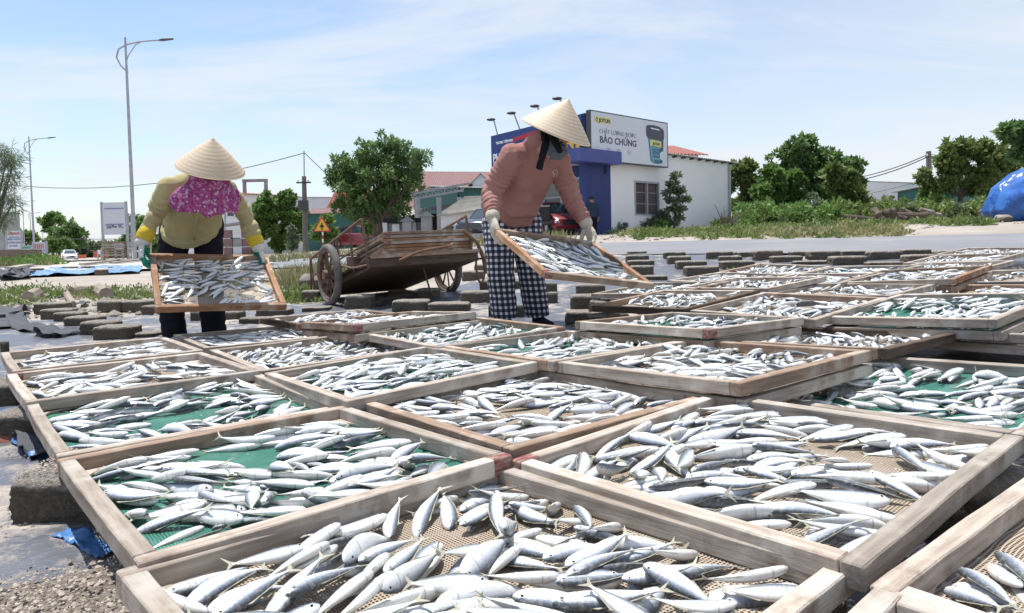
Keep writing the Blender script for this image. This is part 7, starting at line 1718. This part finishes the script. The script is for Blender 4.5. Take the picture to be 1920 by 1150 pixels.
def leaves(pts, size, m, name, parent=None, r=None, aspect=.45, seed=0, up=.35, droop=0.):
    """pts: list of (pos, outward, tone); each leaf cluster is a bent spray of two faces"""
    n = len(pts); rs = np.random.RandomState(seed); P = np.array([p[0] for p in pts], dtype=float); O = np.array([p[1] for p in pts], dtype=float)
    d = rs.normal(size=(n, 3)) * .8 + O * .9; d[:, 2] -= droop; d /= np.linalg.norm(d, axis=1)[:, None] + 1e-9
    nn = rs.normal(size=(n, 3)); nn[:, 2] += up * 3; w = np.cross(d, nn); w /= np.linalg.norm(w, axis=1)[:, None] + 1e-9; nn = np.cross(w, d)
    s = size * rs.uniform(.6, 1.35, n)[:, None]; hw = w * s * aspect / 2
    V = np.stack([P, P + d * s * .5 + hw + nn * s * .06, P + d * s, P + d * s * .5 - hw + nn * s * .06], 1).reshape(-1, 3)
    me = bpy.data.meshes.new(name); me.vertices.add(4 * n); me.vertices.foreach_set('co', V.ravel()); me.loops.add(4 * n); me.loops.foreach_set('vertex_index', np.arange(4 * n)); me.polygons.add(n); me.polygons.foreach_set('loop_start', np.arange(n) * 4); me.polygons.foreach_set('loop_total', np.full(n, 4)); me.update(calc_edges=True)
    tone = np.clip(np.array([p[2] for p in pts]) + rs.uniform(-.22, .22, n), 0, 1); a = me.attributes.new('leaf', 'FLOAT', 'FACE'); a.data.foreach_set('value', tone.astype(np.float32))
    return link(name, me, Mt[m], parent)
def crown_pts(blobs, n, rs, shell=.55, sub=5, zs=.8):
    """each blob breaks into smaller clumps so the outline is uneven and gaps remain"""
    out = []; vol = [b[3] ** 2 for b in blobs]; tot = sum(vol)
    for (x, y, z, r_), v in zip(blobs, vol):
        k = max(4, int(sub * 1.0)); cl = []
        for _ in range(k * 4):
            d = rs.normal(size=3); d /= np.linalg.norm(d); d[2] *= zs; cl.append((np.array([x, y, z]) + d * r_ * rs.uniform(.45, 1.15), r_ * rs.uniform(.15, .34), rs.uniform(.2, .75)))
        m = int(n * v / tot); c = rs.randint(len(cl), size=m)
        for i in c:
            cc, cr_, tn = cl[i]; d = rs.normal(size=3); d /= np.linalg.norm(d); q = cc + d * np.array([1, 1, .62]) * cr_ * rs.uniform(.25, 1.) ** .6
            out.append((q, (d * .7 + (q - np.array([x, y, z])) / r_ * .5), tn))
    return out
def tree(label, base, blobs_px, Y, n, leaf, size, mat_='leaf_dark', trunk=.2, name='tree', zs=.85, spread=1., seed=1, group=None, aspect=.45, sub=5, lean=0., cat='tree', droop=0.):
    rs = np.random.RandomState(seed); b = at(base[0], base[1], Y); b.z = ground(b.x, b.y); e = empty(name, tuple(b)); tag(e, label, cat, group)
    bl = []
    for px, py, rp in blobs_px:
        p = at(px, py, Y); r_ = rp / F * Y * .88; bl.append((p.x - b.x, rs.uniform(-.6, .6) * r_ * spread, p.z - b.z, r_))
    zc = np.mean([q[2] for q in bl]); zmin = min(q[2] - q[3] * .6 for q in bl); xc = np.mean([q[0] for q in bl])
    fork = Vector((xc * .45, 0, max(.35, zmin * .85 + .1))); mb = MB(); k = 7
    pts = [Vector((0, 0, -.15))] + [Vector((0, 0, 0)).lerp(fork, t) + Vector((.06 * mn.noise(Vector((t * 3, seed, 0))), .06 * mn.noise(Vector((t * 3, 0, seed))), 0)) * 3 for t in (.2, .45, .7, 1.)]
    mb.tube(pts, [trunk * 1.25, trunk * 1.05, trunk * .95, trunk * .88, trunk * .8], 10)
    for x, y, z, r_ in bl:
        c = Vector((x, y, z)); mid = fork.lerp(c, .5) + Vector((mn.noise(c), mn.noise(c * 1.7), .3)) * r_ * .3
        if z < fork.z - .2: continue
        mb.tube([fork - Vector((0, 0, .1)), mid, c + Vector((0, 0, r_ * .1))], [trunk * .42, trunk * .22, trunk * .06], 7)
        for _ in range(3):
            d = Vector(rs.normal(size=3)).normalized(); d.z = abs(d.z) * .6; mb.tube([mid.lerp(c, .6), c + d * r_ * .55], [trunk * .1, trunk * .03], 5)
    mb.build('trunk', Mt['bark'], e, smooth='auto')
    leaves(crown_pts(bl, n, rs, sub=sub, zs=zs), size, mat_, 'crown', e, seed=seed, aspect=aspect, droop=droop)
    return e
# big tree in the middle
tree('large airy tree with feathery foliage in the middle, behind the cart', (712, 462), [(720, 268, 24), (690, 290, 32), (745, 285, 30), (640, 312, 30), (668, 325, 34), (710, 325, 38), (755, 318, 36), (790, 300, 22), (655, 360, 34), (695, 372, 36), (738, 365, 36), (775, 345, 24), (640, 390, 20), (715, 400, 26), (752, 395, 20), (625, 335, 16), (668, 400, 18)], 34, 17000, 0, .23, 'leaf_dark', .3, seed=4, aspect=.34, sub=9, droop=.15)
tree('dense round bright green tree right of the woman in khaki', (522, 470), [(500, 385, 26), (530, 378, 24), (555, 400, 20), (515, 410, 34), (548, 428, 24), (490, 410, 20), (535, 445, 24), (505, 435, 22), (525, 458, 14)], 44, 14000, 0, .26, 'leaf_mid', .22, seed=7, aspect=.55, sub=5)
tree('wispy grey needled tree cut by the left edge', (-25, 480), [(-18, 300, 42), (10, 290, 26), (20, 330, 24), (-5, 360, 36), (18, 385, 18), (-20, 410, 32), (30, 300, 12)], 24, 3600, 0, .34, 'leaf_grey', .16, seed=3, aspect=.06, sub=10, droop=.5)
for i, (lb, bs, bb, Y, n, sz, mm) in enumerate((
    ('small round crowned tree standing above its neighbours at the far left', (100, 478), [(84, 415, 9), (96, 408, 10), (108, 414, 9), (88, 426, 7)], 135, 1500, .8, 'leaf_mid'),
    ('dark dome shaped tree left of the far road', (130, 480), [(118, 440, 14), (134, 428, 14), (146, 440, 12), (128, 452, 16), (150, 455, 9), (108, 438, 10)], 132, 2600, .8, 'leaf_dark'),
    ('bright bushy tree in front of the dark dome shaped one', (112, 482), [(104, 460, 13), (118, 456, 13), (90, 462, 12), (126, 462, 9)], 122, 2200, .7, 'leaf_mid'),
    ('yellowish tree behind the thin lamp posts at the far left', (50, 480), [(44, 440, 10), (56, 450, 10), (36, 446, 8), (60, 440, 6)], 140, 1200, .8, 'leaf_bright'),
    ('dark tree behind the white sign at the far left', (20, 480), [(24, 440, 9), (30, 450, 9), (10, 452, 10), (20, 462, 8)], 138, 1200, .8, 'leaf_dark'),
    ('dark tree behind the tallest lamp post', (262, 480), [(256, 415, 14), (248, 440, 16), (272, 432, 14), (235, 456, 10), (262, 455, 14), (283, 450, 12)], 58, 2600, .4, 'leaf_dark'),
    ('tree glimpsed between the trousers and the notice board', (296, 480), [(292, 462, 14), (302, 470, 10), (284, 472, 10)], 50, 1100, .4, 'leaf_olive'))):
    tree(lb, bs, bb, Y, n, sz, sz, mm, .25, seed=20 + i)
def belt(label, px0, px1, py_top, py_bot, Y, n, size, m, seed):
    rs = np.random.RandomState(seed); pts = []
    for _ in range(n):
        px = rs.uniform(px0, px1); h = py_top + (py_bot - py_top) * .5 * (.5 + mn.noise(Vector((px * .06, seed, 0)))); py = h + (py_bot - h) * rs.rand() ** 1.3; p = at(px, py, Y + rs.uniform(-3, 3)); pts.append((np.array(p), np.array([0, -.3, .4]), rs.uniform(.1, .8)))
    return tag(leaves(pts, size, m, 'far_woods' if Y > 60 else 'undergrowth', None, seed=seed), label, kind='stuff')
belt('hazy woods at the end of the road', 120, 235, 452, 480, 190, 3500, 1.6, 'leaf_grey', 1)
belt('tangled low undergrowth along the verge on the right', 1378, 1600, 372, 424, 32.5, 5200, .22, 'leaf_mid', 3)
belt('tangled low undergrowth before the low white house', 1560, 1860, 372, 414, 33.5, 6500, .24, 'leaf_olive', 4)
belt('low woods behind the buildings', 560, 930, 462, 474, 80, 1500, .9, 'leaf_dark', 2)
# right hand trees
tree('tall broad leaved tree with the highest crown right of the white shop', (1535, 418), [(1490, 285, 26), (1520, 272, 24), (1470, 305, 26), (1505, 315, 34), (1550, 300, 30), (1590, 315, 26), (1565, 340, 32), (1600, 345, 20), (1525, 350, 30), (1580, 372, 20)], 37, 11000, 0, .28, 'leaf_dark', .22, seed=31, aspect=.5, sub=6)
tree('bright leaved tree low on the left of the tall one', (1450, 418), [(1455, 330, 24), (1480, 345, 26), (1440, 355, 24), (1470, 380, 28), (1500, 370, 22), (1448, 390, 22)], 35, 7500, 0, .28, 'leaf_mid', .14, seed=32, aspect=.55)
tree('grey green tree touching the back edge of the white shop', (1398, 424), [(1384, 318, 18), (1402, 315, 18), (1390, 345, 22), (1412, 350, 22), (1395, 378, 24), (1418, 390, 20), (1388, 405, 16)], 37, 6500, 0, .26, 'leaf_olive', .12, seed=33, aspect=.5)
tree('slim tree with a thin dark trunk at the right end of the green group', (1572, 418), [(1560, 325, 18), (1585, 330, 18), (1600, 355, 16), (1570, 352, 18), (1610, 375, 14)], 33, 3200, 0, .3, 'leaf_olive', .1, seed=34)
tree('spreading twin stemmed tree with olive foliage near the right edge', (1795, 408), [(1790, 285, 26), (1825, 275, 26), (1772, 302, 20), (1730, 334, 15), (1800, 315, 30), (1850, 295, 28), (1880, 305, 26), (1840, 330, 28), (1772, 345, 20), (1885, 335, 24), (1745, 348, 12), (1822, 352, 18)], 34, 10000, 0, .26, 'leaf_olive', .13, seed=35, aspect=.5, sub=9)
tree('tree cut by the right edge, its branches hanging over the tarpaulin heap', (1965, 420), [(1900, 250, 14), (1920, 262, 18), (1935, 245, 20), (1880, 246, 9), (1915, 285, 14), (1945, 290, 26)], 26, 4200, 0, .30, 'leaf_dark', .18, seed=36, aspect=.5)
tree('dark screen of trees behind the olive one', (1840, 400), [(1790, 355, 22), (1830, 345, 26), (1870, 355, 26), (1810, 375, 18), (1850, 380, 18)], 48, 3200, 0, .5, 'leaf_dark', .15, seed=37)
tree('slender young tree with tiered leaves against the white wall', (1268, 434), [(1265, 330, 9), (1262, 346, 10), (1275, 358, 11), (1256, 360, 8), (1282, 374, 11), (1262, 376, 11), (1270, 392, 12), (1256, 392, 6), (1273, 408, 8), (1262, 420, 7)], 29.2, 1500, 0, .2, 'leaf_grey', .045, seed=38, aspect=.4, zs=.35, name='young_tree')
tree('leafy shrub growing under the left corner of the low white house', (620, 468), [(610, 418, 12), (600, 435, 12), (620, 436, 12), (592, 448, 9)], 36, 1700, 0, .22, 'leaf_mid', .05, seed=39, name='shrub', cat='shrub') if 0 else tree('yellow green young tree beside the warning triangle', (610, 468), [(612, 412, 11), (600, 428, 12), (622, 434, 13), (594, 444, 9), (610, 445, 10)], 36, 1700, 0, .22, 'leaf_bright', .05, seed=39, name='young_tree')
tree('yellow green sapling under the right side of the big tree', (690, 462), [(682, 412, 12), (700, 420, 12), (690, 432, 10)], 38, 1200, 0, .22, 'leaf_bright', .05, seed=40, name='young_tree')
tree('grey climber hanging beside the round tree', (548, 472), [(548, 430, 7), (552, 446, 8), (546, 460, 9)], 41, 900, 0, .2, 'leaf_grey', .04, seed=41, name='climbing_plant', cat='plant')
# bushes along the right verge: (px, py centre, radius px, depth, material, label)
BU = [(1158, 428, 15, 28.6, 'leaf_grey', 'small round bush at the foot of the blue pillar'), (1222, 420, 17, 29.6, 'leaf_grey', 'bush under the shuttered window'), (1244, 405, 13, 30, 'leaf_grey', 'taller pale bush right of the shuttered window'), (1240, 430, 14, 29.2, 'leaf_bright', 'low bright weeds at the base of the white wall'),
      (1372, 418, 18, 32, 'leaf_grey', 'dry grey shrub at the right end of the white wall'), (1400, 430, 12, 29, 'leaf_bright', 'low green tuft in front of the low concrete wall'), (1520, 385, 26, 32, 'leaf_grey', 'blue green bush left of the wood pile'), (1500, 410, 14, 30, 'leaf_mid', 'dark bush against the end of the low wall'),
      (1560, 400, 18, 31, 'leaf_bright', 'fresh green bush right of the blue green one'), (1640, 385, 24, 36, 'leaf_bright', 'bright creeper mound before the white house'), (1680, 388, 20, 34, 'leaf_mid', 'vine covered mound behind the wood pile'), (1700, 398, 15, 31, 'leaf_grey', 'pale blue green bush right of the wood pile'),
      (1760, 372, 20, 35, 'leaf_bright', 'tall bright weeds before the yellow house'), (1790, 398, 20, 31, 'leaf_grey', 'spreading low bush under the olive tree'), (1825, 396, 18, 31.5, 'leaf_mid', 'green bush left of the tarpaulin heap'), (1735, 360, 12, 36, 'leaf_mid', 'broad leaved plant behind the fallen log'), (1600, 365, 18, 36, 'leaf_mid', 'dark bush below the slim tree'), (1440, 402, 16, 30.5, 'leaf_olive', 'olive weeds hanging over the low wall'), (1345, 428, 10, 30.5, 'leaf_olive', 'low dry weeds beside the white wall')]
for i, (px, py, rp, Y, m, lb) in enumerate(BU):
    rs = np.random.RandomState(60 + i); c = at(px, py, Y); g_ = ground(c.x, c.y); r_ = rp / F * Y; e = empty('bush', (c.x, c.y, g_)); tag(e, lb, 'bush')
    mb = MB()
    for _ in range(7):
        d = Vector((rs.uniform(-1, 1), rs.uniform(-.6, .6), 1)).normalized(); mb.tube([(0, 0, -.1), d * r_ * .6, d * max(r_, c.z - g_) * 1.05], [.03, .02, .006], 5)
    mb.build('stems', Mt['bark'], e)
    hb = max(.1, c.z - g_)
    pts = crown_pts([(0, 0, hb, r_), (r_ * .5, .2, hb * .8, r_ * .7), (-r_ * .5, -.1, hb * .75, r_ * .7), (0, .1, hb * .35, r_ * .7)], int(900 + 500 * (rp / 20)), rs, sub=4)
    leaves([(np.array([q[0], q[1], abs(q[2])]), o, tn) for q, o, tn in pts], .17, m, 'foliage', e, seed=60 + i)
# wood pile
for i, (a, b, r0, lb) in enumerate((((1640, 408), (1740, 402), .14, 'long lower log of the wood pile on the right'), ((1652, 398), (1700, 410), .12, 'short log slanting down the left of the wood pile'), ((1725, 392), (1765, 403), .09, 'pale bare log sticking out of the bushes'), ((1690, 396), (1735, 408), .12, 'middle log of the wood pile'), ((1640, 392), (1655, 412), .13, 'upright stump at the left of the wood pile'), ((1660, 400), (1680, 396), .18, 'thick stub on top of the wood pile'), ((1700, 412), (1770, 409), .1, 'log lying at the front right of the wood pile'), ((1838, 398), (1846, 410), .16, 'short stump beside the tarpaulin heap'), ((1580, 405), (1640, 410), .08, 'thin branch left of the wood pile'))):
    A_, B_ = at(*a, 29.5), at(*b, 29.2); stick(A_, B_, r0, r0 * .8, lb, 'log', 'log', 'bark' if i != 2 else 'driftwood', 'logs of the wood pile', seed=i)
# dead branches by the white wall
mb = MB(); o = at(1358, 428, 29.5); rs = random.Random(4)
for _ in range(16):
    d = Vector((rs.uniform(-.5, 1.2), rs.uniform(-.4, .4), rs.uniform(.3, 1))); mb.tube([(0, 0, -.1), d * .5 + Vector((0, 0, .05)), d * rs.uniform(.8, 1.2)], [.035, .02, .006], 5)
o2 = mb.build('dead_branch', Mt['bark']); o2.location = (o.x, o.y, ground(o.x, o.y)); tag(o2, 'tangle of dead branches at the foot of the white wall', 'branch')
# grass and weeds (uncountable)
def grass(name, label, regions, m='grass_blade', seed=0):
    rs = np.random.RandomState(seed); pts = []
    V, Tn = [], []
    for fn, n, h0, h1, w in regions:
        k = 0; tries = 0
        while k < n and tries < n * 6:
            tries += 1; x, y = fn(rs)
            if mn.noise(Vector((x * .9, y * .9, seed))) + .3 * mn.noise(Vector((x * 3, y * 3, 1))) < .10: continue
            k += 1; z = ground(x, y); h = rs.uniform(h0, h1); a = rs.uniform(0, 6.28); dx_, dy_ = math.cos(a), math.sin(a); l = rs.uniform(.1, .6) * h; b_ = rs.uniform(0, 6.28); lx, ly = math.cos(b_) * l, math.sin(b_) * l; ww = w * rs.uniform(.6, 1.3)
            V += [(x - dx_ * ww, y - dy_ * ww, z), (x + dx_ * ww, y + dy_ * ww, z), (x + lx * .5 + dx_ * ww * .7, y + ly * .5 + dy_ * ww * .7, z + h * .6), (x + lx, y + ly, z + h)]; Tn.append(rs.uniform(0, 1))
    n = len(Tn); me = bpy.data.meshes.new(name); me.vertices.add(4 * n); me.vertices.foreach_set('co', np.array(V).ravel()); me.loops.add(4 * n); me.loops.foreach_set('vertex_index', np.arange(4 * n)); me.polygons.add(n); me.polygons.foreach_set('loop_start', np.arange(n) * 4); me.polygons.foreach_set('loop_total', np.full(n, 4)); me.update(calc_edges=True)
    a = me.attributes.new('leaf', 'FLOAT', 'FACE'); a.data.foreach_set('value', np.array(Tn, dtype=np.float32)); return tag(link(name, me, Mt[m]), label, kind='stuff')
def pxreg(x0, x1, y0, y1):
    def f(rs):
        for _ in range(20):
            P = on_ground(rs.uniform(x0, x1), rs.uniform(y0, y1), 3)
            if P.y < 200: return P.x, P.y
        return P.x, P.y
    return f
def wreg(x0, x1, y0, y1): return lambda rs: (rs.uniform(x0, x1), rs.uniform(y0, y1))
grass('grass', 'weedy grass in patches beyond the drying ground', [(wreg(-9.5, -4.2, 8.3, 11.0), 3000, .03, .12, .004), (wreg(-4.6, -1.2, 9.6, 14), 6500, .06, .26, .006), (lambda rs: ((lambda y: ((rs.uniform(-20, 96) - 960) / 1280 * y, y))(rs.uniform(24, 31))), 1200, .1, .35, .02), (wreg(-9, 2, 20, 26), 3000, .1, .35, .015)], seed=3)
def tufts(label, regs, m, seed, size=.1):
    rs = np.random.RandomState(seed); pts = []
    for fn, n, r0, r1, k in regs:
        for _ in range(n):
            x, y = fn(rs); z = ground(x, y); r_ = rs.uniform(r0, r1) * (.5 + abs(mn.noise(Vector((x * .8, y * .8, seed)))) * 2.2); tn = rs.uniform(.2, .8)
            for _ in range(int(k * (r_ / r0) ** 1.3)):
                d = rs.normal(size=3); d /= np.linalg.norm(d); d[2] = abs(d[2]); q = d * r_ * rs.uniform(.2, 1) * np.array([1.3, 1.3, .75]); pts.append((np.array([x, y, z]) + q, d + np.array([0, 0, .4]), tn))
    return tag(leaves(pts, size, m, 'weeds', None, seed=seed, aspect=.38), label, kind='stuff')
verge = lambda a, b: (lambda rs: ((lambda px, py: (lambda P: (P.x, P.y))(on_ground(px, py, 9, 60)))(rs.uniform(*a), rs.uniform(*b))))
tufts('low patchy weeds along the foot of the shop wall and the verge', [(verge((1150, 1380), (434, 445)), 120, .10, .2, 24), (verge((1380, 1640), (424, 440)), 130, .10, .24, 24), (verge((1600, 1860), (414, 424)), 90, .1, .22, 24), (verge((1180, 1600), (444, 451)), 16, .06, .15, 20)], 'leaf_olive', 71, .12)
tufts('dry yellowish weeds on the verge', [(verge((1150, 1700), (428, 446)), 260, .08, .18, 16)], 'grass_blade', 72, .12)
tufts('greener weeds in tufts at the left beyond the blocks', [(wreg(-8.2, -4.4, 8.0, 10.6), 75, .06, .15, 24), (wreg(-2.9, -2.1, 7.4, 9.), 40, .05, .12, 22), (wreg(2.45, 2.75, 7.7, 8.1), 10, .04, .09, 20)], 'leaf_olive', 73, .06)
tufts('green bank of weeds under the white signs at the far left', [((lambda rs: ((lambda y: ((rs.uniform(-20, 96) - 960) / 1280 * y, y))(rs.uniform(25, 31)))), 120, .2, .4, 26)], 'leaf_mid', 74, .16)
# fallen rubble on the far verge
rr = random.Random(3); scatter('rubble', [(x, y, ground(x, y)) for x, y in ((rr.uniform(2, 16), rr.uniform(17, 27)) for _ in range(500))] + [(x, y, ground(x, y)) for x, y in ((rr.uniform(-10, -2.5), rr.uniform(6.2, 9.5)) for _ in range(900))], Mt['sand'], 'scattered stones and rubble on the sand', .012, .05)
